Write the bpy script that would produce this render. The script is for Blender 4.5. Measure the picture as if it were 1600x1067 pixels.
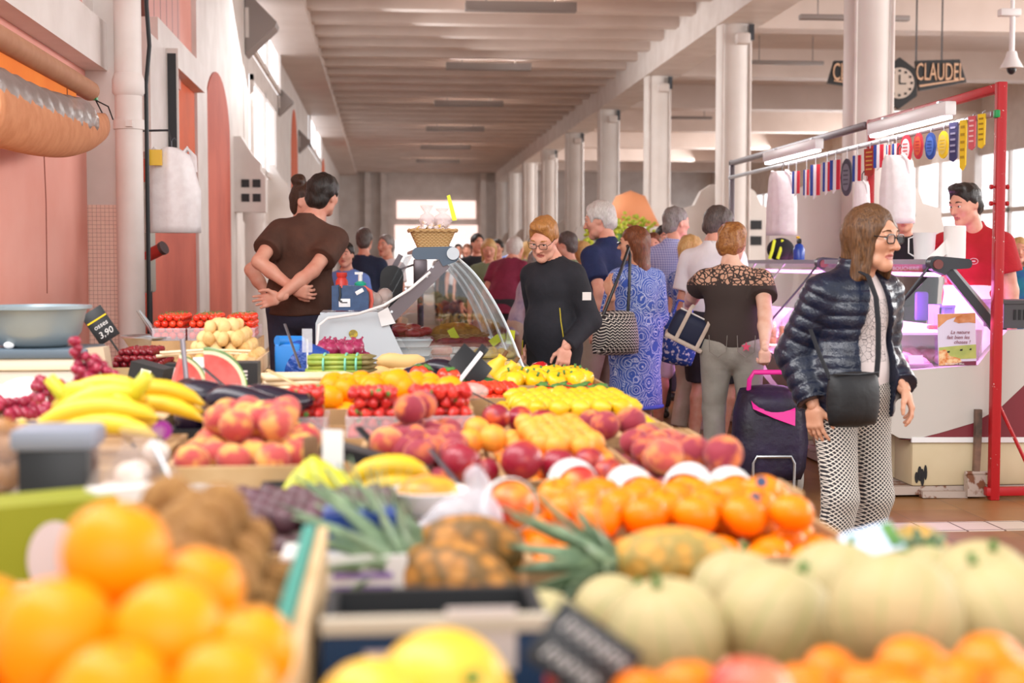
import bpy, bmesh, math, random
import numpy as np
from mathutils import Vector, Matrix, Euler
for _o in list(bpy.data.objects): bpy.data.objects.remove(_o)
SC = bpy.context.scene
COL = SC.collection
PI = math.pi
rnd = random.Random(7)

# ---------------------------------------------------------------- camera, world, exposure
FPX = 1600*50/36
CAM = Vector((0, 0, 1.38))
YAW, PIT = math.radians(5.14), math.radians(3.22)
FWD = Vector((math.sin(YAW)*math.cos(PIT), math.cos(YAW)*math.cos(PIT), -math.sin(PIT)))
RGT = Vector((math.cos(YAW), -math.sin(YAW), 0))
UPV = RGT.cross(FWD)
cd = bpy.data.cameras.new('camera'); cam = bpy.data.objects.new('camera', cd); COL.objects.link(cam)
cam.location = CAM; cam.rotation_euler = FWD.to_track_quat('-Z', 'Y').to_euler()
cd.lens = 50; cd.sensor_width = 36; cd.clip_start = 0.05; cd.clip_end = 300
cd.dof.use_dof = True; cd.dof.focus_distance = 7.3; cd.dof.aperture_fstop = 2.8
SC.camera = cam
SC.view_settings.view_transform = 'Standard'; SC.view_settings.look = 'None'
SC.view_settings.exposure = -0.06; SC.view_settings.gamma = 1; SC.view_settings.use_curve_mapping = False
SC.cycles.use_denoising = True
SC.cycles.max_bounces = 8; SC.cycles.transparent_max_bounces = 24
SC.cycles.sample_clamp_indirect = 6
wd = bpy.data.worlds.new('world'); SC.world = wd; wd.use_nodes = True
wd.node_tree.nodes['Background'].inputs[0].default_value = (1.0, 0.985, 0.985, 1)
wd.node_tree.nodes['Background'].inputs[1].default_value = 1.05

def area_light(name, loc, target, size, power, col=(1, 1, 1)):
    l = bpy.data.lights.new(name, 'AREA'); l.shape = 'RECTANGLE'; l.size, l.size_y = size; l.energy = power; l.color = col
    o = bpy.data.objects.new(name, l); COL.objects.link(o); o.location = loc
    o.rotation_euler = (Vector(target)-Vector(loc)).to_track_quat('-Z', 'Y').to_euler()
    return o
# daylight of the clerestory windows high on the left and of the open side of the hall on the right
area_light('window_light', (-1.75, 3.0, 4.0), (1.2, 5.5, 1.0), (7, 1.6), 300, (1, .98, .98))
area_light('front_fill_light', (1.0, -5.0, 3.4), (1.0, 9, 1.6), (7, 3.2), 250, (1, .98, .98))     # fill light added behind the camera to brighten surfaces facing it
area_light('window_light', (-1.5, 20, 4.2), (3.5, 18, 0.0), (14, 1.4), 500, (1, .98, .97))
area_light('window_light', (13.8, 10, 4.0), (4, 10, 0.8), (22, 2.2), 1600, (1, .98, .97))
area_light('window_light', (13.8, 38, 4.0), (4, 36, 1.0), (26, 2.2), 1800, (1, .98, .97))

def W(px, py, d):                      # a point of the photograph at a distance d along the view
    return CAM + d*(FWD + RGT*((px-800)/FPX) + UPV*((533.5-py)/FPX))
def ray(px, py): return FWD + RGT*((px-800)/FPX) + UPV*((533.5-py)/FPX)
def WY(px, py, Y):
    r = ray(px, py); return CAM + r*(Y/r.y)
def WZ(px, py, z):
    r = ray(px, py); return CAM + r*((z-CAM.z)/r.z)
def WX(px, py, X):
    r = ray(px, py); return CAM + r*(X/r.x)

# ---------------------------------------------------------------- mesh building
class MB:
    def __init__(s): s.v, s.f, s.m = [], [], []
    def add(s, vs, fs, mi=0):
        b = len(s.v); s.v.extend([tuple(p) for p in vs])
        for f in fs: s.f.append(tuple(b+i for i in f)); s.m.append(mi)
        return s
    def box(s, c, d, rz=0, mi=0, R=None):
        R = R or Matrix.Rotation(rz, 3, 'Z'); c = Vector(c); hx, hy, hz = d[0]/2, d[1]/2, d[2]/2
        vs = [c + R @ Vector((x, y, z)) for z in (-hz, hz) for y in (-hy, hy) for x in (-hx, hx)]
        return s.add(vs, [(0,2,3,1),(4,5,7,6),(0,1,5,4),(2,6,7,3),(0,4,6,2),(1,3,7,5)], mi)
    def b2(s, lo, hi, mi=0):
        return s.box([(a+b)/2 for a, b in zip(lo, hi)], [abs(b-a) for a, b in zip(lo, hi)], 0, mi)
    def rbox(s, c, d, r=.01, rz=0, mi=0, R=None, seg=2):
        bm = bmesh.new(); bmesh.ops.create_cube(bm, size=1)
        for v in bm.verts: v.co = Vector((v.co.x*d[0], v.co.y*d[1], v.co.z*d[2]))
        bmesh.ops.bevel(bm, geom=bm.edges[:], offset=min(r, min(d)*.49), segments=seg, affect='EDGES', profile=.5)
        R = R or Matrix.Rotation(rz, 3, 'Z'); c = Vector(c)
        vs = [c + R @ v.co for v in bm.verts]; bm.verts.index_update()
        fs = [[v.index for v in f.verts] for f in bm.faces]; bm.free()
        return s.add(vs, fs, mi)
    def tube(s, pts, r, n=8, mi=0, cap=True, closed=False, flat=1.0):
        pts = [Vector(p) for p in pts]; N = len(pts)
        rs = r if isinstance(r, (list, tuple)) else [r]*N
        vs = []; up = None
        for i, p in enumerate(pts):
            a = pts[(i-1) % N] if closed or i > 0 else p; b = pts[(i+1) % N] if closed or i < N-1 else p
            t = (b-a).normalized()
            if up is None:
                up = Vector((0, 0, 1)) if abs(t.z) < .9 else Vector((0, 1, 0))
            up = (up - t*up.dot(t)).normalized(); sd = t.cross(up)
            for k in range(n):
                an = 2*PI*k/n
                vs.append(p + sd*(math.cos(an)*rs[i]) + up*(math.sin(an)*rs[i]*flat))
        fs = [(i*n+k, i*n+(k+1) % n, ((i+1) % N)*n+(k+1) % n, ((i+1) % N)*n+k) for i in range(N if closed else N-1) for k in range(n)]
        if cap and not closed: fs += [tuple(range(n-1, -1, -1)), tuple((N-1)*n+k for k in range(n))]
        return s.add(vs, fs, mi)
    def lathe(s, prof, n=24, c=(0,0,0), mi=0, R=None, fn=None, sx=1, sy=1):
        c = Vector(c); R = R or Matrix.Identity(3); vs = []; rings = []
        for (r, z) in prof:
            if r < 1e-6:
                rings.append([len(vs)]); vs.append(c + R @ Vector((0, 0, z)))
            else:
                rg = []
                for k in range(n):
                    a = 2*PI*k/n; q = fn(a, z, r) if fn else r
                    rg.append(len(vs)); vs.append(c + R @ Vector((math.cos(a)*q*sx, math.sin(a)*q*sy, z)))
                rings.append(rg)
        fs = []
        for A, B in zip(rings, rings[1:]):
            if len(A) == 1 and len(B) == 1: continue
            for k in range(n):
                k2 = (k+1) % n
                if len(A) == 1: fs.append((A[0], B[k2], B[k]))
                elif len(B) == 1: fs.append((A[k], A[k2], B[0]))
                else: fs.append((A[k], A[k2], B[k2], B[k]))
        return s.add(vs, fs, mi)
    def cyl(s, a, b, r, n=16, mi=0, r2=None):
        a, b = Vector(a), Vector(b); return s.tube([a, b], [r, r if r2 is None else r2], n, mi)
    def ell(s, c, r, n=16, m=10, mi=0, R=None):
        prof = [(math.sin(PI*i/m)*1.0, -math.cos(PI*i/m)) for i in range(m+1)]
        prof[0] = (0, -1); prof[-1] = (0, 1)
        t = MB().lathe(prof, n); R = R or Matrix.Identity(3); c = Vector(c)
        return s.add([c + R @ Vector((p[0]*r[0], p[1]*r[1], p[2]*r[2])) for p in t.v], t.f, mi)
    def prism(s, poly, ext, mi=0, mi2=None):
        poly = [Vector(p) for p in poly]; ext = Vector(ext); n = len(poly)
        nrm = Vector((0, 0, 0))
        for i in range(n): nrm += poly[i].cross(poly[(i+1) % n])
        if nrm.dot(ext) > 0: poly = poly[::-1]
        vs = poly + [p+ext for p in poly]
        s.add(vs, [tuple(range(n))], mi); s.add([], [], mi)
        b = len(s.v)-2*n
        s.f.append(tuple(b+n+i for i in range(n-1, -1, -1))); s.m.append(mi)
        for i in range(n):
            j = (i+1) % n
            s.f.append((b+j, b+i, b+n+i, b+n+j)); s.m.append(mi if mi2 is None else mi2)
        return s
    def strip(s, rows, th=None, mi=0):
        """a sheet through rows of points, given a thickness vector"""
        R, n = len(rows), len(rows[0]); vs = [Vector(p) for r in rows for p in r]
        fs = [(i*n+k, i*n+k+1, (i+1)*n+k+1, (i+1)*n+k) for i in range(R-1) for k in range(n-1)]
        if th is None: return s.add(vs, fs, mi)
        t = Vector(th); N = len(vs); vs2 = vs + [p+t for p in vs]
        fs2 = fs + [tuple(N+i for i in f[::-1]) for f in fs]
        bd = [(0, k) for k in range(n-1)] + [(i, n-1) for i in range(R-1)] + [(R-1, k) for k in range(n-1, 0, -1)] + [(i, 0) for i in range(R-1, 0, -1)]
        ids = [i*n+k for i, k in bd]
        for a, b in zip(ids, ids[1:]+ids[:1]): fs2.append((b, a, N+a, N+b))
        return s.add(vs2, fs2, mi)
    def xf(s, M, i0=0):
        for i in range(i0, len(s.v)): s.v[i] = tuple(M @ Vector(s.v[i]))
        return s

def mesh_of(name, mb, mats, smooth=True, angle=38):
    me = bpy.data.meshes.new(name)
    if isinstance(mb, MB): me.from_pydata(mb.v, [], mb.f); mi = mb.m
    else: me.from_pydata(mb[0], [], mb[1]); mi = mb[2] if len(mb) > 2 else None
    for m in (mats if isinstance(mats, (list, tuple)) else [mats]): me.materials.append(m)
    if mi is not None and len(me.materials) > 1: me.polygons.foreach_set('material_index', list(mi))
    if smooth:
        me.polygons.foreach_set('use_smooth', [True]*len(me.polygons))
        if angle: me.set_sharp_from_angle(angle=math.radians(angle))
    me.update(); return me
def ob(name, mb, mats, parent=None, loc=None, rot=None, smooth=True, angle=38, label=None):
    me = mb if isinstance(mb, bpy.types.Mesh) else mesh_of(name, mb, mats, smooth, angle)
    o = bpy.data.objects.new(name, me); COL.objects.link(o)
    if parent is not None: o.parent = parent
    if loc is not None: o.location = loc
    if rot is not None: o.rotation_euler = rot
    if label: o['label'] = label
    return o
def tag(o, label=None, cat=None, group=None, kind=None):
    if label: o['label'] = label
    if cat: o['category'] = cat
    if group: o['group'] = group
    if kind: o['kind'] = kind
    return o
def thing(name, label, cat, loc=(0,0,0), rz=0, group=None, rot=None):
    o = bpy.data.objects.new(name, None); COL.objects.link(o); o.location = loc
    o.rotation_euler = rot if rot is not None else (0, 0, rz); o.empty_display_size = .05
    return tag(o, label, cat, group)
def single(name, mb, mats, label, cat, loc=None, rot=None, group=None, **k):
    return tag(ob(name, mb, mats, None, loc, rot, **k), label, cat, group)
def struct(name, mb, mats, smooth=False, cat=None, label=None, parent=None, **k):
    o = ob(name, mb, mats, parent, smooth=smooth, **k)
    if parent is None: tag(o, label, cat, None, 'structure')
    return o
def kids(o): return [c for c in KID.get(o.name, [])]
KID = {}
def dup(root, loc=None, rot=None, label=None, group=None, scale=None):
    def cp(o, par):
        c = o.copy(); COL.objects.link(c)
        if par is not None: c.parent = par
        for ch in o.children: cp(ch, c)
        return c
    r = cp(root, None)
    if loc is not None: r.location = loc
    if rot is not None: r.rotation_euler = rot
    if label: r['label'] = label
    if group: r['group'] = group
    if scale is not None: r.scale = (scale,)*3 if not isinstance(scale, (tuple, list)) else scale
    return r
def text(name, body, size, mat, parent, loc, rot, depth=.001, align='CENTER', sx=1, shear=0):
    c = bpy.data.curves.new(name, 'FONT'); c.body = body; c.size = size; c.extrude = depth; c.align_x = align; c.align_y = 'CENTER'
    c.shear = shear; c.materials.append(mat); c.resolution_u = 3
    o = bpy.data.objects.new(name, c); COL.objects.link(o)
    me = bpy.data.meshes.new_from_object(o.evaluated_get(bpy.context.evaluated_depsgraph_get())); bpy.data.objects.remove(o)
    o = bpy.data.objects.new(name, me); COL.objects.link(o); o.parent = parent; o.location = loc; o.rotation_euler = rot; o.scale = (sx, 1, 1)
    return o

# ---------------------------------------------------------------- materials
def lin(c):
    if isinstance(c, str): c = [int(c[i:i+2], 16) for i in (0, 2, 4)]
    return tuple(((x/255)/12.92 if x/255 <= .04045 else ((x/255+.055)/1.055)**2.4) for x in c[:3]) + (1,)
class NT:
    def __init__(s, name):
        s.m = bpy.data.materials.new(name); s.m.use_nodes = True; s.t = s.m.node_tree; s.b = s.t.nodes['Principled BSDF']
        s._tc = None
    def n(s, typ, **k):
        x = s.t.nodes.new(typ)
        for a, v in k.items(): setattr(x, a, v)
        return x
    def l(s, a, b): s.t.links.new(a, b)
    def obj(s):
        if s._tc is None: s._tc = s.n('ShaderNodeTexCoord')
        return s._tc.outputs['Object']
    def noise(s, scale, detail=2, vec=None, rough=.5, dist=0):
        x = s.n('ShaderNodeTexNoise'); x.inputs['Scale'].default_value = scale; x.inputs['Detail'].default_value = detail
        x.inputs['Roughness'].default_value = rough; x.inputs['Distortion'].default_value = dist
        s.l(vec or s.obj(), x.inputs['Vector']); return x.outputs['Fac']
    def ramp(s, fac, stops, interp='LINEAR'):
        x = s.n('ShaderNodeValToRGB'); cr = x.color_ramp; cr.interpolation = interp
        while len(cr.elements) < len(stops): cr.elements.new(.5)
        for e, (p, c) in zip(cr.elements, stops): e.position = p; e.color = c if len(c) == 4 and not isinstance(c, str) else lin(c)
        s.l(fac, x.inputs['Fac']); return x.outputs['Color']
    def mix(s, fac, a, b, mode='MIX'):
        x = s.n('ShaderNodeMix', data_type='RGBA', blend_type=mode)
        for sock, val in ((x.inputs[0], fac), (x.inputs[6], a), (x.inputs[7], b)):
            if hasattr(val, 'is_output'): s.l(val, sock)
            elif isinstance(val, (int, float)): sock.default_value = val
            else: sock.default_value = lin(val)
        return x.outputs[2]
    def math(s, op, a, b=0.0, c=None):
        x = s.n('ShaderNodeMath', operation=op)
        for i, v in enumerate((a, b) if c is None else (a, b, c)):
            if hasattr(v, 'is_output'): s.l(v, x.inputs[i])
            else: x.inputs[i].default_value = v
        return x.outputs[0]
    def xyz(s, vec=None):
        x = s.n('ShaderNodeSeparateXYZ'); s.l(vec or s.obj(), x.inputs[0]); return x.outputs
    def rand(s): return s.n('ShaderNodeObjectInfo').outputs['Random']
    def bump(s, h, strength=.3, dist=.01):
        x = s.n('ShaderNodeBump'); x.inputs['Strength'].default_value = strength; x.inputs['Distance'].default_value = dist
        s.l(h, x.inputs['Height']); s.l(x.outputs[0], s.b.inputs['Normal'])
    def col(s, c):
        if hasattr(c, 'is_output'): s.l(c, s.b.inputs['Base Color'])
        else: s.b.inputs['Base Color'].default_value = lin(c)
        return s
    def set(s, rough=None, metal=None, spec=None, trans=None, emis=None, es=1, coat=None, alpha=None, sheen=None, sss=None, ior=None):
        I = s.b.inputs
        if rough is not None: I['Roughness'].default_value = rough
        if metal is not None: I['Metallic'].default_value = metal
        if spec is not None: I['Specular IOR Level'].default_value = spec
        if trans is not None: I['Transmission Weight'].default_value = trans
        if coat is not None: I['Coat Weight'].default_value = coat
        if alpha is not None: I['Alpha'].default_value = alpha
        if sheen is not None: I['Sheen Weight'].default_value = sheen
        if ior is not None: I['IOR'].default_value = ior
        if emis is not None: I['Emission Color'].default_value = lin(emis); I['Emission Strength'].default_value = es
        return s
MATS = {}
def mat(name, c, rough=.5, metal=0, spec=None, c2=None, ns=8, lo=.35, hi=.65, bump=None, rv=None, **k):
    """plain procedural surface: colour, mottling towards c2, per-object variation towards rv, noise bump"""
    if name in MATS: return MATS[name]
    t = NT(name); col = c
    if c2 is not None:
        col = t.ramp(t.noise(ns, 4), [(lo, lin(c)), (hi, lin(c2))])
    if rv is not None: col = t.mix(t.rand(), col, rv)
    t.col(col).set(rough, metal, spec, **k)
    if bump: t.bump(t.noise(bump[0], 4), bump[1], bump[2] if len(bump) > 2 else .005)
    MATS[name] = t.m; return t.m
def thin_glass(name, tint='ffffff', gl=.10, rough=.03, edge=.5):
    if name in MATS: return MATS[name]
    t = NT(name); t.t.nodes.remove(t.b); out = t.t.nodes['Material Output']
    tr = t.n('ShaderNodeBsdfTransparent'); tr.inputs[0].default_value = lin(tint)
    g = t.n('ShaderNodeBsdfGlossy'); g.inputs['Roughness'].default_value = rough; g.inputs[0].default_value = (1, 1, 1, 1)
    lw = t.n('ShaderNodeLayerWeight'); lw.inputs[0].default_value = .25
    f = t.math('ADD', t.math('MULTIPLY', lw.outputs['Facing'], edge), gl)
    mx = t.n('ShaderNodeMixShader'); t.l(f, mx.inputs[0]); t.l(tr.outputs[0], mx.inputs[1]); t.l(g.outputs[0], mx.inputs[2]); t.l(mx.outputs[0], out.inputs[0])
    MATS[name] = t.m; return t.m
def film(name, tint, alpha=.5, rough=.2, bs=.5):
    """thin translucent plastic"""
    if name in MATS: return MATS[name]
    t = NT(name); t.col(tint).set(rough, spec=.6); out = t.t.nodes['Material Output']
    tr = t.n('ShaderNodeBsdfTransparent'); mx = t.n('ShaderNodeMixShader'); mx.inputs[0].default_value = alpha
    t.l(tr.outputs[0], mx.inputs[1]); t.l(t.b.outputs[0], mx.inputs[2]); t.l(mx.outputs[0], out.inputs[0])
    t.bump(t.noise(25, 3), bs, .01)
    MATS[name] = t.m; return t.m
def glow(name, c, strength):
    if name in MATS: return MATS[name]
    MATS[name] = NT(name).col('ffffff').set(.5, emis=c, es=strength).m; return MATS[name]

M_white = mat('white_paint', 'e6dfda', .55, c2='d9d0ca', ns=2.5, bump=(40, .05))
M_ceil = mat('ceiling_paint', 'dccdc4', .5, c2='d2c2b8', ns=1.2)
M_metal = mat('brushed_steel', 'b8babd', .32, 1)
M_darkmetal = mat('dark_metal', '4a4d52', .4, .6)
M_black = mat('black_plastic', '17171a', .4)
M_blackcloth = mat('black_cloth', '1c1c22', .85)
M_wood = mat('pale_wood', 'd8b98c', .6, c2='c19a68', ns=6)
M_card = mat('cardboard', 'b99468', .8, c2='a9845a', ns=12)
M_whiteplastic = mat('white_plastic', 'eeeeee', .35)
M_paper = mat('white_paper', 'f4f2ee', .7)
# ================================================================ the hall
XW, XC = -1.9, 4.76                     # left wall face, left edge of the colonnade
ZC, ZB = 5.5, 4.74                      # slab underside, colonnade beam underside
t = NT('terracotta_tiles')
o_ = t.obj()
br = t.n('ShaderNodeTexBrick'); br.offset = 0; br.inputs['Scale'].default_value = 1; br.inputs['Mortar Size'].default_value = .004
br.inputs['Brick Width'].default_value = .4; br.inputs['Row Height'].default_value = .4
br.inputs['Color1'].default_value = lin('94663a'); br.inputs['Color2'].default_value = lin('764a26'); br.inputs['Mortar'].default_value = lin('5a4234')
t.l(o_, br.inputs['Vector']); t.col(t.mix(t.math('MULTIPLY', t.noise(5, 4), .6), br.outputs[0], 'b08450')).set(.38)
M_tile = t.m
struct('floor', MB().b2((-14, -6, -.1), (16, 63, 0)), M_tile)
t = NT('pale_tile_band')
br = t.n('ShaderNodeTexBrick'); br.offset = 0; br.inputs['Scale'].default_value = 1; br.inputs['Mortar Size'].default_value = .006
br.inputs['Brick Width'].default_value = .2; br.inputs['Row Height'].default_value = .22
br.inputs['Color1'].default_value = lin('e0d3c3'); br.inputs['Color2'].default_value = lin('d2c3b0'); br.inputs['Mortar'].default_value = lin('6a5546')
mp = t.n('ShaderNodeMapping'); mp.inputs['Location'].default_value = (.03, .04, 0); t.l(t.obj(), mp.inputs[0]); t.l(mp.outputs[0], br.inputs['Vector'])
t.col(br.outputs[0]).set(.45)
yb = WZ(1500, 823, 0).y
struct('trim_1', MB().b2((.9, yb-.13, 0), (12, yb+.13, .003)), t.m)

t = NT('pink_plaster'); fl_ = t.ramp(t.noise(7, 6, rough=.75), [(.70, (0, 0, 0, 1)), (.715, (1, 1, 1, 1))]); sc_ = t.noise(1.6, 4)
t.col(t.mix(fl_, t.ramp(sc_, [(.35, lin('e9a191')), (.65, lin('efb0a2'))]), 'f2e6e0')).set(.8); t.bump(t.noise(18, 4), .12, .005); M_pink = t.m
M_terra = mat('terracotta_plaster', 'd9705a', .75, c2='bf5a48', ns=1.1, bump=(20, .08))
M_orange = mat('orange_plaster', 'e0622c', .7, c2='d05a2a', ns=2)
# left wall: base wall, then painted fields set into it
wl = MB().b2((XW-.4, 5.6, 0), (XW, 62, 6.0))
struct('wall_left', wl, M_pink)
def fld(name, y0, y1, z0, z1, m, x=XW, th=.02):
    return struct(name, MB().b2((x-.01, y0, z0), (x+th, y1, z1)), m)
def wy(px, py=300): return WX(px, py, XW).y
def zz(px, py, X=XW): return WX(px, py, X).z
n_ = [1]
def trim(mb, m, **k):
    n_[0] += 1; return struct('trim_%d' % n_[0], mb, m, **k)
# tiled pier beside the pink bay
t = NT('small_square_tiles')
br = t.n('ShaderNodeTexBrick'); br.offset = 0; br.inputs['Scale'].default_value = 1; br.inputs['Mortar Size'].default_value = .0012
br.inputs['Brick Width'].default_value = .0265; br.inputs['Row Height'].default_value = .0265
br.inputs['Color1'].default_value = lin('f3d6c6'); br.inputs['Color2'].default_value = lin('efcdbf'); br.inputs['Mortar'].default_value = lin('b08a7c')
sp = t.xyz(); cb = t.n('ShaderNodeCombineXYZ'); t.l(t.math('ADD', sp[0], sp[1]), cb.inputs[0]); t.l(sp[2], cb.inputs[1]); t.l(cb.outputs[0], br.inputs['Vector'])
t.col(br.outputs[0]).set(.3); M_mosaic = t.m
PY0, PY1 = wy(136), wy(186)
PZ = WY(160, 320, PY0).z
trim(MB().b2((XW, PY0, PZ), (XW+.215, PY0+.45, 6)), M_white)
trim(MB().b2((XW, PY0-.004, 0), (XW+.222, PY0+.455, PZ)), M_mosaic)
# terracotta bay, white pier and the arched field further along
fld('trim_8', wy(224), wy(302), 0, zz(300, 130), M_terra)
fld('trim_9', wy(246), wy(300), zz(300, 345)+.02, zz(300, 132), M_orange, th=.035)
trim(MB().b2((XW, wy(302), 0), (XW+.05, wy(318), 6)), M_white)
ya, yb_ = wy(318, 400), wy(356, 400)
zt, zs = zz(331, 110), zz(331, 205)
poly = [(XW, ya, 0), (XW, yb_, 0), (XW, yb_, zs)]
for i in range(1, 16):
    a = PI*i/16; poly.append((XW, (ya+yb_)/2+(yb_-ya)/2*math.cos(a), zs+(zt-zs)*math.sin(a)))
poly.append((XW, ya, zs))
trim(MB().b2((XW, wy(316), 0), (XW+.03, wy(378), 6)), M_white)
trim(MB().prism([Vector(p)+Vector((.03, 0, 0)) for p in poly], (.012, 0, 0)), M_terra)
trim(MB().b2((XW, wy(378), 0), (XW+.04, 62, 6)), M_white)
# further arched fields in orange along the receding wall
for k, (p0, p1) in enumerate(((452, 462), (500, 506))):
    a0, a1 = wy(p0), wy(p1); ztop = 4.55
    pl = [(XW+.04, a0, 0), (XW+.04, a1, 0)] + [(XW+.04, (a0+a1)/2+(a1-a0)/2*math.cos(PI*i/12), 3.3+(ztop-3.3)*math.sin(PI*i/12)) for i in range(13)]
    trim(MB().prism(pl, (.012, 0, 0)), M_orange)
# white lintels over the bays and slatted shutters above them
for y0, y1, za, zb in ((5.6, PY0, 2.6, 2.9), (wy(222), wy(300), 3.05, 3.3)):
    trim(MB().b2((XW, y0, za), (XW+.14, y1, zb)), M_white)
t = NT('pink_shutter_boards'); sp = t.xyz()
w_ = t.math('PINGPONG', sp[1], .17)
t.col(t.ramp(w_, [(.0, lin('6a4238')), (.03, lin('d69c92')), (1, lin('cf9188'))])).set(.6)
M_shut = t.m
for y0, y1 in ((5.6, PY0-.3), (wy(224), wy(276))):
    trim(MB().b2((XW, y0, 2.95), (XW+.05, y1, 4.4)), M_shut)
trim(MB().b2((XW, PY0-.3, 2.9), (XW+.055, PY0, 6)), M_white)
# clerestory windows: a frame, glazing bars and a bright pane each
M_sky = glow('bright_window_pane', 'f4f8ff', 1.6)
wn = [0]
def window_left(y0, y1, z0, z1, X=XW+.05):
    wn[0] += 1; nm = 'window_%d' % wn[0]
    fr = struct(nm, MB().b2((X-.04, y0, z0), (X+.0, y1, z1)), M_sky)
    f = MB()
    for a, b in ((y0, y0+.12), (y1-.12, y1), ((y0+y1)/2-.05, (y0+y1)/2+.05)): f.b2((X, a, z0), (X+.05, b, z1))
    for a, b in ((z0, z0+.08), (z1-.08, z1)): f.b2((X, y0, a), (X+.05, y1, b))
    ob('window_frame', f, M_white, fr, smooth=False)
window_left(wy(386), wy(424), zz(386, 260), zz(386, 118))
window_left(wy(386), wy(432), zz(386, 80), zz(386, -60))
window_left(wy(480), wy(498), zz(480, 230), zz(480, 140))
# stepped plaster buttresses between the stalls on the left
for p in (362, 415, 520):
    y0 = wy(p)
    pl = [(XW, y0, 2.0), (XW+.42, y0, 2.0), (XW+.42, y0, 2.45), (XW+.36, y0, 2.52), (XW+.36, y0, 2.62), (XW+.26, y0, 2.72), (XW+.12, y0, 2.95), (XW, y0, 2.95)]
    trim(MB().prism(pl, (0, .3, 0)), M_white)
    trim(MB().lathe([(.0, 0), (.15, 0), (.15, .12), (.11, .16), (.11, 1.85), (.14, 1.9), (.14, 2.0), (0, 2.0)], 14, (XW+.26, y0+.15, 0)), M_white, smooth=True)
# ceiling slab with its ribs, longitudinal beam on the left
struct('ceiling', MB().b2((XW-.4, 4.5, ZC), (16, 62, ZC+.2)), M_ceil)
struct('ceiling_left', MB().b2((XW, 5.6, 5.02), (-1.12, 62, ZC)), M_ceil)
ribs = MB(); y = 9.0
while y < 61:
    ribs.b2((-1.12, y, 5.14), (XC+.1, y+.28, ZC)); y += 1.25
struct('ceiling_ribs', ribs, M_ceil)
r2 = MB(); y = 10.2
while y < 61:
    r2.b2((XC+.7, y, 4.95), (16, y+.5, ZC)); y += 5.7
struct('ceiling_right_ribs', r2, M_ceil)
# end wall far away with two rows of glowing windows
YE = 61
struct('wall_back', MB().b2((XW, YE, 0), (16, YE+.3, 6)), M_white)
M_warmwin = glow('sunlit_blind', 'ffd9cf', 1.25); M_hotwin = glow('overexposed_doorway', 'fff4f0', 1.6)
def wbox(px0, py0, px1, py1, m, nm):
    a, b = WY(px0, py1, YE-.05), WY(px1, py0, YE-.05)
    o = struct(nm, MB().b2((a.x, YE-.06, max(a.z, .02)), (b.x, YE, b.z)), m)
    return o
wbox(620, 314, 743, 341, M_warmwin, 'window_11'); wbox(617, 352, 746, 376, M_warmwin, 'window_12'); wbox(617, 377, 746, 446, M_hotwin, 'door_1')
fr = MB()
for px in (575, 600, 755):
    q = WY(px, 400, YE-.3); fr.b2((q.x-.12, YE-.35, 0), (q.x+.12, YE-.1, 5.2))
trim(fr, M_white)
# right side of the hall: far wall with big bright windows
XR = 14.2
struct('wall_right', MB().b2((XR, 16, 0), (XR+.3, 62, 1.0)).b2((XR, 16, 3.9), (XR+.3, 62, 6)), M_white)
k = 0
for y0 in np.arange(16, 61, 5.7):
    trim(MB().b2((XR-.1, y0, 0), (XR+.3, y0+.8, 5.5)), M_white)
    pn = struct('window_%d' % (20+k), MB().b2((XR+.1, y0+.8, 1.0), (XR+.14, y0+5.7, 3.9)), M_sky); k += 1
    f = MB()
    for q in (0.8, 2.4, 4.0): f.b2((XR, y0+q, 1), (XR+.09, y0+q+.1, 3.9))
    f.b2((XR, y0+.8, 2.5), (XR+.09, y0+5.7, 2.62)); ob('window_frame', f, M_white, pn, smooth=False)
# colonnade
RC = .25
colx = XC+RC
struct('beam_colonnade', MB().b2((XC-.02, 4.5, ZB), (XC+.62, 61, ZC)), M_white)
M_col = mat('column_paint', 'ece7e2', .5, c2='e2dbd5', ns=1.5)
y = 14.5
SP = 5.72
for i in range(9):
    yc = y+i*SP
    c = MB().lathe([(0, 0), (.32, 0), (.32, .25), (RC, .3), (RC, ZB), (0, ZB)], 28, (colx, yc, 0))
    o = struct('column', c, M_col, smooth=True, cat='column', label=None)
    s = MB().cyl((colx-.2, yc-.2, 0), (colx-.2, yc-.2, ZB), .022, 8).cyl((colx+.19, yc-.2, 0), (colx+.19, yc-.2, ZB), .022, 8)
    ob('conduit', s, M_white, o)
    # stepped stall partition behind each column
    if i > 0 or True:
        z0 = 2.15; pl = []
        prof = [(-.95, 0), (-.95, 1.75), (-.9, 1.95), (-.72, 2.0), (-.66, 2.15), (-.5, 2.2), (-.4, 2.4), (-.25, 2.5)]
        pl = [(colx+a, yc+.26, z) for a, z in prof] + [(colx-a, yc+.26, z) for a, z in prof[::-1]]
        pt = trim(MB().prism(pl, (0, .16, 0)), M_col)
        for z in (1.85, 1.62):
            ob('vent', MB().b2((colx+.3, yc+.24, z), (colx+.5, yc+.262, z+.13)), M_black, pt, smooth=False)
# small black floodlight brackets on top of the columns
for i in range(1, 6):
    yc = y+i*SP
    b = thing('floodlight', 'small dark floodlight clamped at the top of column %s of the row' % ('two three four five six'.split()[i-1]), 'lamp', (colx+.05, yc-RC-.06, ZB-.22), 0, 'floodlights on the columns')
    ob('housing', MB().rbox((0, 0, 0), (.2, .16, .16), .03), M_white, b)
    ob('bracket', MB().b2((.1, -.03, -.02), (.16, .06, .2)), M_darkmetal, b, smooth=False)
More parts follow.
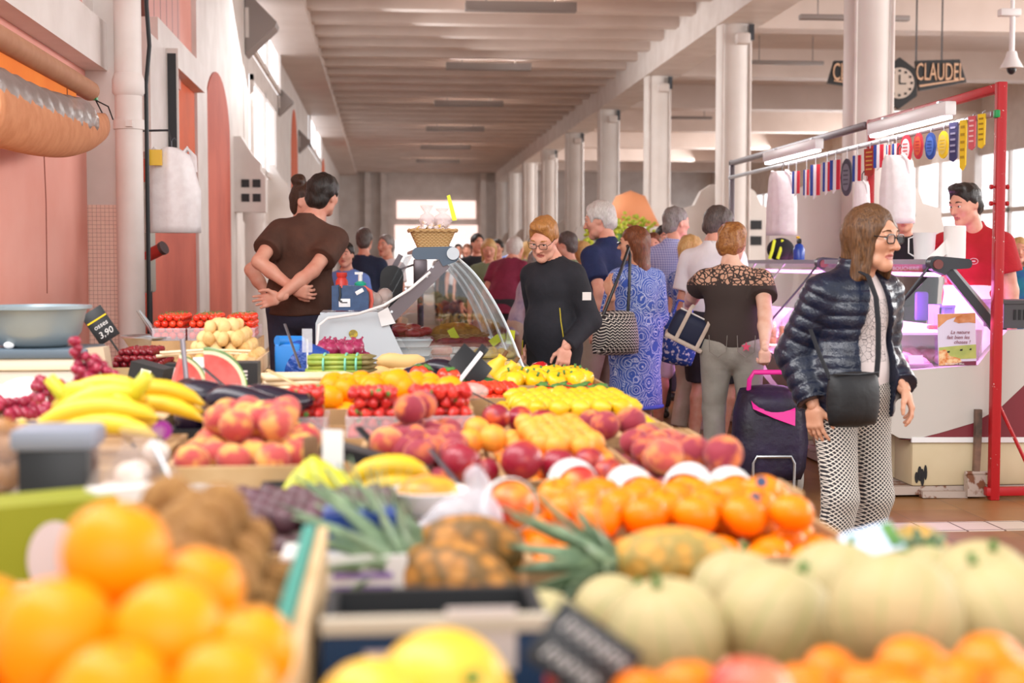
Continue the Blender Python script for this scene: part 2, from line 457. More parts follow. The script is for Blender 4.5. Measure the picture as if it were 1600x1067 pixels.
# fluorescent fittings hung under the ribs: the tube sits on top and throws its light on the ceiling
M_tubelit = glow('uplit_tube', 'fff6ee', 45); M_fit = mat('lamp_fitting', '8d8480', .5)
ord_ = ['nearest', 'second', 'third', 'fourth', 'fifth', 'sixth']
lamp0 = None
for i, yy in enumerate((20.6, 26.9, 33.2, 39.5, 45.8, 52.1)):
    t_ = thing('ceiling_light', 'long dark strip lamp under the white ceiling ribs, %s in the row' % ord_[i], 'ceiling light', (1.98, yy, 5.0), 0, 'strip lamps under the ceiling')
    ob('housing', MB().b2((-.8, -.09, -.03), (.8, .09, .0)).b2((-.8, -.09, 0), (.8, -.075, .1)).b2((-.8, .075, 0), (.8, .09, .1)), M_fit, t_, smooth=False)
    ob('tube', MB().cyl((-.7, 0, .055), (.7, 0, .055), .022, 8), M_tubelit, t_)
    for x in (-.5, .5): ob('hanger', MB().cyl((x, 0, .03), (x, 0, .5), .012, 6), M_fit, t_)
sw = 1
# ================================================================ people: smooth bodies from distance fields
def surfnet(F, org, h):
    ins = F < 0
    nx, ny, nz = F.shape
    cnt = np.zeros((nx-1, ny-1, nz-1), np.int8)
    for a in (0, 1):
        for b in (0, 1):
            for c in (0, 1): cnt += ins[a:nx-1+a, b:ny-1+b, c:nz-1+c]
    act = (cnt > 0) & (cnt < 8)
    I, J, K = np.nonzero(act)
    idx = -np.ones(act.shape, np.int64); idx[I, J, K] = np.arange(len(I))
    acc = np.zeros((len(I), 3)); n = np.zeros(len(I))
    cor = [(a, b, c) for a in (0, 1) for b in (0, 1) for c in (0, 1)]
    for p in cor:
        for ax in range(3):
            if p[ax]: continue
            q = list(p); q[ax] = 1
            f0 = F[I+p[0], J+p[1], K+p[2]]; f1 = F[I+q[0], J+q[1], K+q[2]]
            x = (f0 < 0) != (f1 < 0)
            t = np.where(x, f0/np.where(x, f0-f1, 1), 0)
            for d in range(3):
                acc[:, d] += np.where(x, p[d] + (t if d == ax else 0), 0)
            n += x
    V = (np.stack([I, J, K], 1) + acc/n[:, None])*h + np.array(org)
    Q = []
    for ax in range(3):
        sl0 = [slice(1, s-1) for s in F.shape]; sl1 = list(sl0)
        sl0[ax] = slice(0, F.shape[ax]-1); sl1[ax] = slice(1, F.shape[ax])
        a, b = ins[tuple(sl0)], ins[tuple(sl1)]
        e = np.nonzero(a != b); pos = [e[d] + (0 if d == ax else 1) for d in range(3)]
        o1, o2 = [(1, 2), (2, 0), (0, 1)][ax]
        def cell(d1, d2):
            c = [pos[0].copy(), pos[1].copy(), pos[2].copy()]; c[o1] -= d1; c[o2] -= d2
            return idx[c[0], c[1], c[2]]
        q = np.stack([cell(1, 1), cell(0, 1), cell(0, 0), cell(1, 0)], 1)
        fl = ~a[e]
        q[fl] = q[fl][:, ::-1]
        Q.append(q)
    Q = np.concatenate(Q)
    Q = Q[(Q >= 0).all(1)]
    return V, Q

def smooth_mesh(V, Q, it=1, lam=.5):
    for _ in range(it):
        S = np.zeros_like(V); n = np.zeros(len(V))
        for a, b in ((0, 1), (1, 2), (2, 3), (3, 0)):
            np.add.at(S, Q[:, a], V[Q[:, b]]); np.add.at(n, Q[:, a], 1)
            np.add.at(S, Q[:, b], V[Q[:, a]]); np.add.at(n, Q[:, b], 1)
        V = V + lam*(S/np.maximum(n, 1)[:, None] - V)
    return V

def smin(a, b, k):
    if k <= 0: return np.minimum(a, b)
    h = np.maximum(k-np.abs(a-b), 0)/k
    return np.minimum(a, b) - h*h*k*.25
def smax(a, b, k): return -smin(-a, -b, k)

class P:                                # one primitive of a field
    def __init__(s, kind, **k):
        s.kind = kind; s.__dict__.update(dict(k=.03, neg=False, flat=None, fe=False, puff=None, wob=0)); s.__dict__.update(k)
def cap(a, b, ra, rb=None, **k): return P('cap', a=np.array(a, float), b=np.array(b, float), ra=ra, rb=ra if rb is None else rb, **k)
def elp(c, r, R=None, **k): return P('elp', c=np.array(c, float), r=np.array(r, float), R=None if R is None else np.array(R), **k)
def pln(p, n, **k): return P('pln', p=np.array(p, float), n=np.array(n, float), **k)      # keeps the side n points away from
def wobble(X, Y, Z, f, s=0): 
    return (np.sin(f*X+1.3*np.sin(.7*f*Z+s))+np.sin(f*.8*Y+1.1*np.sin(f*.9*X+s*2))+np.sin(f*.55*Z+1.7*np.sin(f*Y+s)))/3
def field(prims, h, wob=(0, 0), pad=.03, seed=0, sm=1, post=None):
    lo = np.array([1e9]*3); hi = -lo
    for p in prims:
        if p.kind == 'pln' or p.neg: continue
        if p.kind == 'cap':
            R = max(p.ra, p.rb)*(1.0 if p.flat is None else max(1, 1)) ; pts = [p.a-R, p.a+R, p.b-R, p.b+R]
        else: R = p.r.max(); pts = [p.c-R, p.c+R]
        for q in pts: lo = np.minimum(lo, q); hi = np.maximum(hi, q)
    lo -= pad; hi += pad
    shp = np.ceil((hi-lo)/h).astype(int)+2
    F = np.full(shp, .2, np.float32)
    ax = [(lo[d]+h*np.arange(shp[d])).astype(np.float32) for d in range(3)]
    for p in prims:
        if p.kind == 'pln':
            D = ((ax[0][:, None, None]-p.p[0])*p.n[0]+(ax[1][None, :, None]-p.p[1])*p.n[1]+(ax[2][None, None, :]-p.p[2])*p.n[2])
            F = smax(F, D.astype(np.float32), p.k if p.k < .03 else .006); continue
        if p.kind == 'cap': R = max(p.ra, p.rb); b0 = np.minimum(p.a, p.b)-R; b1 = np.maximum(p.a, p.b)+R
        else: R = p.r.max(); b0, b1 = p.c-R, p.c+R
        m = p.k+2*h+.02
        i0 = np.clip(((b0-m-lo)/h).astype(int), 0, shp-1); i1 = np.clip(((b1+m-lo)/h).astype(int)+2, 1, shp)
        if (i1 <= i0).any(): continue
        X = ax[0][i0[0]:i1[0]][:, None, None]; Y = ax[1][i0[1]:i1[1]][None, :, None]; Z = ax[2][i0[2]:i1[2]][None, None, :]
        if p.kind == 'cap':
            ab = p.b-p.a; L2 = max(ab @ ab, 1e-9); L = math.sqrt(L2)
            qx, qy, qz = X-p.a[0], Y-p.a[1], Z-p.a[2]
            tr = (qx*ab[0]+qy*ab[1]+qz*ab[2])/L2
            t = np.clip(tr, 0, 1); 
            ex, ey, ez = qx-t*ab[0], qy-t*ab[1], qz-t*ab[2]
            if p.flat is not None:
                n_, r_ = p.flat; n_ = np.array(n_, float); n_ /= np.linalg.norm(n_)
                s_ = ex*n_[0]+ey*n_[1]+ez*n_[2]; g = (1/r_-1)*s_
                ex, ey, ez = ex+g*n_[0], ey+g*n_[1], ez+g*n_[2]
            D = np.sqrt(ex*ex+ey*ey+ez*ez)-(p.ra+t*(p.rb-p.ra))
            if p.flat is not None: D = D*(.5+.5*p.flat[1])
            if p.puff:
                D = D-p.puff[0]*np.sqrt(np.abs(np.sin(PI*(tr*L+p.puff[2] if len(p.puff) > 2 else tr*L)/p.puff[1])))
            if p.fe: D = np.maximum(D, np.maximum(-tr, tr-1)*L) if p.fe is True else np.maximum(D, (tr-1)*L) if p.fe == 'b' else np.maximum(D, -tr*L)
        else:
            qx, qy, qz = X-p.c[0], Y-p.c[1], Z-p.c[2]
            if p.R is not None:
                R_ = p.R.T
                qx, qy, qz = (R_[0, 0]*qx+R_[0, 1]*qy+R_[0, 2]*qz, R_[1, 0]*qx+R_[1, 1]*qy+R_[1, 2]*qz, R_[2, 0]*qx+R_[2, 1]*qy+R_[2, 2]*qz)
            k0 = np.sqrt((qx/p.r[0])**2+(qy/p.r[1])**2+(qz/p.r[2])**2)
            k1 = np.sqrt((qx/p.r[0]**2)**2+(qy/p.r[1]**2)**2+(qz/p.r[2]**2)**2)
            D = k0*(k0-1)/np.maximum(k1, 1e-6)
            if p.puff: D = D-p.puff[0]*np.sqrt(np.abs(np.sin(PI*(Z+p.puff[2])/p.puff[1])))
        D = D.astype(np.float32); sl = tuple(slice(i0[d], i1[d]) for d in range(3))
        F[sl] = smax(F[sl], -D, p.k) if p.neg else smin(F[sl], D, p.k)
    if wob[0]:
        F += (wob[0]*wobble(ax[0][:, None, None], ax[1][None, :, None], ax[2][None, None, :], wob[1], seed)).astype(np.float32)
    if post is not None: F = post(F, ax)
    F[0], F[-1], F[:, 0], F[:, -1], F[:, :, 0], F[:, :, -1] = (.1,)*6
    V, Q = surfnet(F, lo, h)
    if sm: V = smooth_mesh(V, Q, sm)
    return V, Q
def join(parts):
    vs, fs, ms, b = [], [], [], 0
    for V, Q, m in parts:
        vs += [tuple(v) for v in V.tolist()] if hasattr(V, 'tolist') else V
        fs += [tuple(i+b for i in q) for q in (Q.tolist() if hasattr(Q, 'tolist') else Q)]
        ms += (m if isinstance(m, list) else [m]*len(Q)); b = len(vs)
    return vs, fs, ms

def nrm(v): v = np.array(v, float); return v/np.linalg.norm(v)
def skin_mat(nm, c, c2):
    return mat(nm, c, .5, c2=c2, ns=14, lo=.4, hi=.75, sss=.1, bump=(90, .06, .003))
M_skin = skin_mat('skin_tanned', 'd9a082', 'cf8f70'); M_skin2 = skin_mat('skin_ruddy', 'e3a890', 'd88f78'); M_skin3 = skin_mat('skin_fair', 'ecc0a8', 'dfa78d')
M_lip = mat('lips', 'b9675c', .45)
t = NT('eye'); x_ = t.xyz()
rr = t.math('SQRT', t.math('ADD', t.math('POWER', x_[0], 2), t.math('POWER', x_[2], 2)))
t.col(t.ramp(t.math('MULTIPLY', rr, 80), [(0, lin('0c0a0a')), (.16, lin('0c0a0a')), (.2, lin('4a3524')), (.44, lin('3a2a1e')), (.5, lin('e8e2dc'))])).set(.1)
M_eye = t.m
def hair_mat(nm, c, c2, sc=(60, 60, 9)):
    if nm in MATS: return MATS[nm]
    t = NT(nm); mp = t.n('ShaderNodeMapping'); mp.inputs['Scale'].default_value = sc; t.l(t.obj(), mp.inputs[0])
    ns = t.noise(3, 4, mp.outputs[0]); t.col(t.ramp(ns, [(.3, lin(c)), (.7, lin(c2))])).set(.45, spec=.4); t.bump(ns, .7, .006)
    MATS[nm] = t.m; return t.m
def rotz(a): c, s = math.cos(a), math.sin(a); return np.array([[c, -s, 0], [s, c, 0], [0, 0, 1]])
def rotx(a): c, s = math.cos(a), math.sin(a); return np.array([[1, 0, 0], [0, c, -s], [0, s, c]])
def roty(a): c, s = math.cos(a), math.sin(a); return np.array([[c, 0, s], [0, 1, 0], [-s, 0, c]])
R_ = math.radians

def ik(a, b, l1, l2, pole):
    a, b = np.array(a, float), np.array(b, float); d = b-a; L = np.linalg.norm(d); u = d/L
    if L > (l1+l2)*.995: b = a+u*(l1+l2)*.995; L = (l1+l2)*.995
    x = (l1*l1-l2*l2+L*L)/(2*L); h = math.sqrt(max(l1*l1-x*x, 0))
    p = np.array(pole, float); p = p-u*(p @ u); p = p/max(np.linalg.norm(p), 1e-6)
    return a+u*x+p*h, b

def hand(wr, dr, pn, side, curl=.4, spread=.12, s=1.0, h=.0032, thumb=.6, h_=None):
    """wrist, direction of the fingers, palm normal (the way the palm faces), side +1 for right; five fingers of their own length"""
    d = nrm(dr); n = np.array(pn, float); n = nrm(n-d*(n @ d)); lat = np.cross(d, n)*side       # towards the thumb
    wr = np.array(wr, float)
    pr = [cap(wr-d*.03*s, wr+d*.03*s, .026*s, .03*s, flat=(n, .62), k=.02)]
    pr += [cap(wr+d*.028*s+lat*y*s, wr+d*.085*s+lat*y*1.08*s, .0145*s, .0115*s, k=.016) for y in (-.027, -.009, .009, .027)]
    for i, (y, L) in enumerate(((.03, .072), (.0105, .08), (-.0105, .074), (-.03, .058))):
        b = wr+d*(.088-.004*abs(i-1))*s+lat*y*s
        an = -spread*(i-1.4)*.8; c = curl*(1+.12*(i-1)); dd = d*math.cos(an)+lat*math.sin(an)
        p = b; r = .0093*s; tot = .12*c
        for j, fr in enumerate((.45, .32, .25)):
            tot += c*(.75, .8, .55)[j]
            v = dd*math.cos(tot)+n*math.sin(tot); q = p+v*L*fr*s
            pr.append(cap(p, q, r, r*.9, k=.004 if j else .009)); p = q; r *= .9
    tb = wr+d*.025*s+lat*.026*s+n*.006*s; v = nrm(d*.75+lat*.75+n*thumb)
    q = tb+v*.042*s; pr.append(cap(tb, q, .0145*s, .0115*s, k=.014))
    v2 = nrm(d*.95+lat*.25+n*(thumb*1.0)); q2 = q+v2*.03*s; pr.append(cap(q, q2, .0112*s, .0095*s, k=.005))
    v3 = nrm(d*1.0+n*thumb*.7); pr.append(cap(q2, q2+v3*.022*s, .0098*s, .0078*s, k=.004))
    return field(pr, h, pad=.012, sm=1)

def head_prims(o):
    w = o.get('w', 1.0); j = o.get('jaw', 1.0); nl = o.get('nose', 1.0); ag = o.get('age', .5)
    p = [elp((0, -.014, .03), (.073*w, .094, .09), k=.0), elp((0, .03, -.028), (.06*w, .06, .082), k=.05),
         cap((-.046*w, .012, -.068), (-.012*j, .066, -.1), .021, .019, k=.03), cap((.046*w, .012, -.068), (.012*j, .066, -.1), .021, .019, k=.03),
         elp((0, .07, -.1), (.021*j, .019, .017), k=.02),
         elp((.041*w, .056, -.022), (.022, .02, .02), k=.025), elp((-.041*w, .056, -.022), (.022, .02, .02), k=.025),
         cap((-.032, .079, .031), (.032, .079, .031), .011, k=.02),
         elp((.031, .101, .006), (.021, .018, .0125), k=.014, neg=True), elp((-.031, .101, .006), (.021, .018, .0125), k=.014, neg=True),
         cap((0, .084, .02), (0, .1+.008*nl, -.026), .0085, .0118*nl, k=.012), elp((0, .103+.008*nl, -.029), (.012, .011, .0105), k=.008),
         elp((.0125, .093, -.032), (.0085, .0105, .008), k=.007), elp((-.0125, .093, -.032), (.0085, .0105, .008), k=.007),
         cap((-.02, .081, -.0605), (.02, .081, -.0605), .0065, k=.005), cap((0, .0885, -.0595), (0, .0885, -.0595), .0055, k=.012),
         cap((-.016, .081, -.0715), (.016, .081, -.0715), .0072, k=.004), elp((0, .09, -.066), (.03, .008, .0016), k=.004, neg=True),
         elp((.031, .0855, .0155), (.018, .009, .0042), k=.006), elp((-.031, .0855, .0155), (.018, .009, .0042), k=.006),
         elp((.031, .0835, -.006), (.016, .008, .0045), k=.008), elp((-.031, .0835, -.006), (.016, .008, .0045), k=.008)]
    for s in (1, -1):
        R = rotz(s*.35)
        p += [elp((s*.0745*w, -.008, -.004), (.0085, .0195, .031), R=R, k=.008), elp((s*.083*w, -.002, .002), (.006, .011, .018), R=R, k=.006, neg=True)]
    if ag > .6:      # folds beside the mouth, fuller jowls
        p += [cap((.024, .089, -.038), (.034, .076, -.078), .0022, k=.006, neg=True), cap((-.024, .089, -.038), (-.034, .076, -.078), .0022, k=.006, neg=True),
              elp((.04, .045, -.083), (.018, .022, .018), k=.02), elp((-.04, .045, -.083), (.018, .022, .018), k=.02)]
    p.append(cap((0, -.022, -.06), (0, -.045, -.2), .05*w, .055, k=.03))
    return p
def hair_prims(o):
    st = o['hair']; v = o.get('hv', .012)
    c = (0, -.016, .034)
    if st == 'short':
        return [elp(c, (.075+v, .096+v, .09+v), k=0), elp((0, -.06, -.03), (.062+v*.7, .05+v*.7, .06), k=.02),
                elp((0, .112, -.045), (.082, .09, .148), neg=True, k=.012), elp((0, .11, -.02), (.12, .072, .088), neg=True, k=.012), cap((-.16, .006, -.03), (.16, .006, -.03), .04, neg=True, k=.012), pln((0, -.05, -.088), (0, .15, -1))]
    if st == 'receding':
        return [elp((0, -.022, .028), (.076+v, .094+v, .088+v), k=0), elp((0, -.06, -.03), (.062+v*.7, .05+v*.7, .06), k=.02),
                elp((0, .1, .0), (.085, .1, .1), neg=True, k=.012), cap((-.16, .0, -.03), (.16, .0, -.03), .034, neg=True, k=.012), pln((0, -.05, -.088), (0, .15, -1))]
    if st == 'quiff':
        return [elp(c, (.073+v, .094+v, .09+v), k=0), elp((0, .05, .112), (.055, .045, .03), k=.03), elp((0, -.06, -.03), (.06+v*.7, .05+v*.7, .06), k=.02),
                elp((0, .112, -.045), (.088, .085, .142), neg=True, k=.01), elp((0, .11, -.02), (.12, .07, .085), neg=True, k=.012), cap((-.16, .0, -.035), (.16, .0, -.035), .036, neg=True, k=.012), pln((0, -.05, -.09), (0, .15, -1))]
    if st == 'bob':
        return [elp((0, -.02, .035), (.085+v*.4, .104, .1), k=0), cap((.068, -.012, .02), (.08, -.006, -.165), .032, .024, flat=((1, 0, 0), .8), k=.045), cap((-.068, -.012, .02), (-.08, -.006, -.165), .032, .024, flat=((1, 0, 0), .8), k=.045),
                cap((0, -.07, 0), (0, -.088, -.15), .055, .045, k=.05), cap((.06, .045, .045), (.075, .034, -.15), .016, .013, k=.02), cap((-.06, .045, .045), (-.077, .034, -.15), .016, .013, k=.02),
                elp((0, .105, -.03), (.054, .075, .112), neg=True, k=.012), elp((0, .03, -.16), (.05, .08, .1), neg=True, k=.02)]
    if st == 'long':
        return [elp((0, -.018, .036), (.084, .104, .1), k=0), cap((0, -.06, .0), (0, -.085, -.2), .078, .06, flat=((0, 1, 0), .7), k=.05), cap((.055, -.05, 0), (.045, -.06, -.17), .045, .04, k=.04), cap((-.055, -.05, 0), (-.045, -.06, -.17), .045, .04, k=.04),
                elp((0, .1, -.04), (.07, .08, .1), neg=True, k=.012), elp((0, .06, -.14), (.08, .085, .1), neg=True, k=.02)]
    if st == 'bun':
        return [elp(c, (.078, .1, .096), k=0), elp((0, -.06, -.03), (.06, .05, .06), k=.02), elp((0, .112, -.05), (.09, .085, .125), neg=True, k=.012), cap((-.16, .0, -.035), (.16, .0, -.035), .032, neg=True, k=.012), pln((0, -.05, -.088), (0, .15, -1)),
                elp((-.0, -.055, .145), (.05, .047, .042), k=.012), elp((.03, -.02, .13), (.03, .03, .025), k=.02)]
    if st == 'curly':
        return [elp((0, -.022, .03), (.1, .115, .108), k=0), elp((0, -.06, -.04), (.085, .07, .075), k=.03), elp((0, .115, -.05), (.08, .085, .12), neg=True, k=.015), pln((0, -.05, -.1), (0, .15, -1))]

def person(S_):
    """S_: a dict of pose and clothing, see below; lengths in metres for a stature of 1.75 and scaled to H"""
    g = S_.get; H = S_['H']; q = H/1.75; loc = S_['loc']; rz = S_['rz']; fine = g('fine', .011); w = g('wide', 1.0); bl = g('belly', 0)
    T = thing('person', S_['label'], 'person', loc, rz, g('group'))
    Rl = rotx(-R_(g('lean', 0))) @ roty(R_(g('roll', 0)))
    pel = np.array([0, 0, .95])
    def up(p): return pel + Rl @ (np.array(p, float)-pel)
    waist, chest, nb = up((0, .0, 1.1)), up((0, .0, 1.3)), up((0, -.02, 1.46))
    hd = up((g('hoff', 0), .005+g('hfwd', .02), 1.635-g('hdrop', 0)))
    Rh = Rl if g('hkeep') else np.eye(3)
    Rh = rotz(R_(g('hyaw', 0))) @ roty(R_(g('hroll', 0))) @ rotx(-R_(g('hpit', 0))) @ Rh
    sw_ = .175*w
    sh = {1: up((sw_, -.01, 1.382)), -1: up((-sw_, -.01, 1.382))}
    inv = np.array(rotz(-rz)); L_ = np.array(loc, float)
    def loc_of(p):              # world point -> local at unit scale
        return inv @ (np.array(p, float)-L_)/q
    el, wr = {}, {}
    for s, nm in ((1, 'R'), (-1, 'L')):
        tgt = g('hand'+nm, None)
        if tgt is None: tgt = up((s*.235*max(w, 1), .06, .84))
        elif isinstance(tgt, Vector): tgt = loc_of(tgt)
        el[s], wr[s] = ik(sh[s], tgt, .29, .255, g('pole'+nm, (s*.35, -1, 0)))
    hip = {1: np.array([.092*w, 0, .93]), -1: np.array([-.092*w, 0, .93])}
    kn, an = {}, {}
    for s, nm in ((1, 'R'), (-1, 'L')):
        f = g('foot'+nm, (s*.11, 0)); an[s] = np.array([f[0], f[1]-.03, .085])
        kn[s], an[s] = ik(hip[s], an[s], .435, .43, (s*.15, 1, 0))
    FY = (0, 1, 0); fy = Rl @ np.array(FY)
    body = [elp((0, -.005, .97), (.168*w, .118, .13), k=0), cap(up((0, .0, 1.0)), waist, .145*w, .135*w, flat=(fy, .74), k=.05), elp(chest, (.162*w, .112, .18), R=Rl, k=.06),
            cap(up((-sw_+.03, -.01, 1.375)), up((sw_-.03, -.01, 1.375)), .055, k=.05), cap(up((-sw_+.04, -.015, 1.39)), nb, .045, .045, k=.05), cap(up((sw_-.04, -.015, 1.39)), nb, .045, .045, k=.05), cap(nb, hd+Rh @ np.array((0, -.03, -.06)), .056, .05, k=.03)]
    if bl: body.append(elp(up((0, .05+bl*.3, 1.08)), (.14*w, .09+bl*.5, .14), R=Rl, k=.06))
    if g('bust'): body += [elp(up((s*.075, .095, 1.28)), (.06, .05, .06), R=Rl, k=.05) for s in (1, -1)]
    aw = g('arm', 1.0)
    for s in (1, -1):
        body += [cap(sh[s], el[s], .05*aw, .041*aw, k=.03), cap(el[s], el[s]+(wr[s]-el[s])*.35, .041*aw, .042*aw, k=.02), cap(el[s]+(wr[s]-el[s])*.35, wr[s], .041*aw, .0275, k=.02)]
        body += [cap(hip[s], kn[s], .085*w, .055, k=.03), cap(kn[s], kn[s]+(an[s]-kn[s])*.3, .054, .058, k=.02), cap(kn[s]+(an[s]-kn[s])*.3, an[s], .057, .036, k=.02),
                 cap(an[s]+(0, -.02, -.04), an[s]+(s*.02, .14, -.055), .035, .028, k=.02)]
    V, Q = field(body, fine); parts = [(V*q, Q, 0)]
    # head at its own finer step, its lips as a second material
    hs = g('hsize', 1.0)
    Vh, Qh = field(head_prims(S_), g('hfine', .0065), pad=.012)
    cc = Vh[Qh].mean(1); z_ = cc[:, 2]; lipm = ((np.abs(cc[:, 0]) < .025) & (cc[:, 1] > .074) & (z_ < -.0545+.0) & (z_ > -.078) & (np.abs(cc[:, 0]) < .027*(1-((z_+.066)/.0145)**2))).astype(int)
    toh = lambda V_: (hd + (V_*hs) @ Rh.T)*q
    parts.append((toh(Vh), Qh, lipm.tolist()))
    for s, nm in ((1, 'R'), (-1, 'L')):
        fd = g('fdir'+nm, None); d = nrm(wr[s]-el[s]) if fd is None else nrm(fd)
        pn = g('palm'+nm, (-s*1.0, .25, 0)); 
        if g('hands', 1): 
            Vd, Qd = hand(wr[s], d, pn, s, g('curl'+nm, .45), g('spread', .12), g('hands', 1), g('handfine', .005), g('thumb', .5))
            parts.append((Vd*q, Qd, 0))
    vs, fs, ms = join(parts)
    skin = g('skin', M_skin)
    ob('body', (vs, fs, ms), [skin, M_lip if not g('nolip') else skin], T, angle=0)
    E = None
    if g('face', 1):
        for s in (1, -1):
            p = toh(np.array([[s*.031, .0755, .0055]]))[0]
            e = ob('eye', MB().ell((0, 0, 0), (.0125*q, .0125*q, .0125*q), 14, 10), M_eye, T, p)
            e.rotation_euler = Matrix(Rh.tolist()).to_euler()
            br_ = [(s*.014, .0905, .0285), (s*.026, .0925, .0345), (s*.039, .0865, .034), (s*.05, .073, .028)]
            ob('eyebrow', MB().tube(toh(np.array(br_)), [.003*q, .0045*q, .004*q, .002*q], 6), S_['hairmat'], T)
    Vr, Qr = field(hair_prims(S_), g('hairfine', .0065), wob=g('hairwob', (.0055, 105)), pad=.014, sm=1)
    ob('hair', (toh(Vr), Qr.tolist()), S_['hairmat'], T, angle=0)
    if g('glasses'):
        gm, rim = g('glasses'); gl = MB(); ln = MB()
        for s in (1, -1):
            pts = []
            for i in range(20):
                a = 2*PI*i/20; cx, cz = math.cos(a), math.sin(a)
                sx = abs(cx)**.6*math.copysign(1, cx); sz = abs(cz)**.6*math.copysign(1, cz)
                pts.append((s*.033+.0245*sx, .1045-.10*(.0245*abs(sx+s))*.5, .0035+.0175*sz))
            P_ = toh(np.array(pts)); gl.tube(P_, rim*q, 6, closed=True); ln.add(P_, [tuple(range(20))])
            gl.tube(toh(np.array([(s*.0575, .101, .009), (s*.072, .075, .011), (s*.08, .0, .012)])), rim*q, 6)
        gl.tube(toh(np.array([(-.009, .1045, .008), (0, .107, .01), (.009, .1045, .008)])), rim*q, 6)
        e = ob('glasses', gl, gm, T)
        ob('lens', ln, g('lensmat') or thin_glass('spectacle_lens', gl=.04, edge=.2), e)
    G = dict(T=T, up=up, sh=sh, el=el, wr=wr, hip=hip, kn=kn, an=an, q=q, w=w, Rl=Rl, fy=fy, sw=sw_, pel=pel, hd=hd, nb=nb, waist=waist, chest=chest, fine=fine, bl=bl, S=S_, toh=toh)
    return G

def put(G, name, prims, m, h=None, wob=(.004, 22), seed=0, sm=1, label=None, parent=None, post=None):
    V, Q = field(prims, h or G['fine'], wob, seed=seed, sm=sm, post=post)
    return ob(name, (V*G['q'], Q.tolist()), m, parent or G['T'], angle=0, label=label)
def top(G, m, off=.018, hem=.84, sleeve=.45, name='shirt', wob=(.004, 24), flare=0, puff=None, seed=0, h=None, vneck=None, label=None, post=None, extra=(), collar=None, armloose=1.0):
    """shirt, jacket or dress; sleeve: 0..1 down the upper arm, above 1 runs on to the wrist (2)"""
    g = G['S'].get; up, w, fy = G['up'], G['w'], G['fy']; o = off; sw_ = G['sw']
    pf = (puff[0], puff[1]) if puff else None
    pr = [elp(up((0, -.002, 1.02)), (.168*w+o+flare, .12+o+flare*.6, .2), R=G['Rl'], k=0, puff=(puff[0], puff[1], .0) if puff else None), cap(up((0, .0, .86)), G['waist'], .15*w+o+flare, .14*w+o, flat=(fy, .76), k=.06, puff=pf), elp(G['chest'], (.162*w+o, .114+o, .185), R=G['Rl'], k=.06, puff=(puff[0], puff[1], .0) if puff else None),
          cap(up((-sw_+.03, -.012, 1.375)), up((sw_-.03, -.012, 1.375)), .055+o*.7, k=.05), cap(up((-sw_+.04, -.015, 1.39)), G['nb']+(0, 0, -.01), .045+o*.6, .045+o*.5, k=.05), cap(up((sw_-.04, -.015, 1.39)), G['nb']+(0, 0, -.01), .045+o*.6, .045+o*.5, k=.05)]
    if hem < .8: pr.insert(1, cap(up((0, 0, .9)) if hem > .6 else (0, 0, .9), (0, 0, hem-.05), .165*w+o, .165*w+o+flare, flat=((0, 1, 0), .78), k=.05))
    if G['bl']: pr.append(elp(up((0, .05+G['bl']*.3, 1.08)), (.14*w+o, .09+G['bl']*.5+o, .15), R=G['Rl'], k=.06))
    if g('bust'): pr += [elp(up((s*.075, .095, 1.28)), (.06+o, .05+o, .06+o), R=G['Rl'], k=.05) for s in (1, -1)]
    pr += list(extra)
    pr.append(pln(up((0, 0, hem)) if hem > .8 else (0, 0, hem), (0, 0, -1), k=.004))
    for s in (1, -1):
        sh, el, wr = G['sh'][s], G['el'][s], G['wr'][s]; al = armloose*g('arm', 1.0)
        if sleeve <= 1: pr.append(cap(sh, sh+(el-sh)*sleeve, .047*al+o*.8, .05*al+o*1.15, k=.03, fe='b', puff=pf))
        else:
            pr += [cap(sh, el, .049*al+o*.85, .045*al+o, k=.03, puff=pf), cap(el, el+(wr-el)*min(sleeve-1, 1), .046*al+o, .036+o*.8, k=.02, fe='b', puff=pf)]
    nbk = G['nb']; 
    if collar: pr.append(cap(nbk+(0, 0, -.02), nbk+np.array((0, .012, collar)), .066+o*.3, .062+o*.3, k=.02, fe='b'))
    pr.append(cap(nbk+(0, .0, .0), nbk+np.array((0, .03, .16)), .053 if collar else .062, .06 if collar else .07, neg=True, k=.008))
    if vneck: pr.append(cap(up((0, .12, vneck[0])), up((0, .1, 1.47)), vneck[1], vneck[2], neg=True, k=.006))
    return put(G, name, pr, m, h, wob, seed, label=label, post=post)
def legs(G, m, length=1.9, off=.014, name='trousers', waist=1.02, wob=(.004, 26), seed=1, h=None, thigh=.086, hemr=None):
    """length 0..1 down to the knee, above 1 runs on to the ankle"""
    w = G['w']; o = off
    pr = [elp((0, -.006, .96), (.168*w+o, .12+o, .14), k=0), cap((0, 0, .95), (0, 0, waist), .15*w+o, .145*w+o, flat=((0, 1, 0), .78), k=.04), pln((0, 0, waist), (0, 0, 1), k=.004)]
    for s in (1, -1):
        a, b, c = G['hip'][s], G['kn'][s], G['an'][s]
        if length <= 1: pr.append(cap(a, a+(b-a)*length, thigh*w+o, .066+o*1.4, k=.03, fe='b'))
        else: pr += [cap(a, b, thigh*w+o, .06+o, k=.03), cap(b, b+(c-b)*(length-1), .06+o, hemr or (.05+o), k=.02, fe='b')]
    return put(G, name, pr, m, h, wob, seed)
def shoes(G, m, h=.007):
    for s in (1, -1):
        a = G['an'][s]
        put(G, 'shoe', [cap(a+(0, -.03, -.035), a+(s*.02, .15, -.05), .046, .037, k=.02), cap(a+(0, -.03, -.02), a+(0, -.03, .0), .045, .05, k=.02), pln((0, 0, .0), (0, 0, -1), k=.003)], m, h, (0, 0))
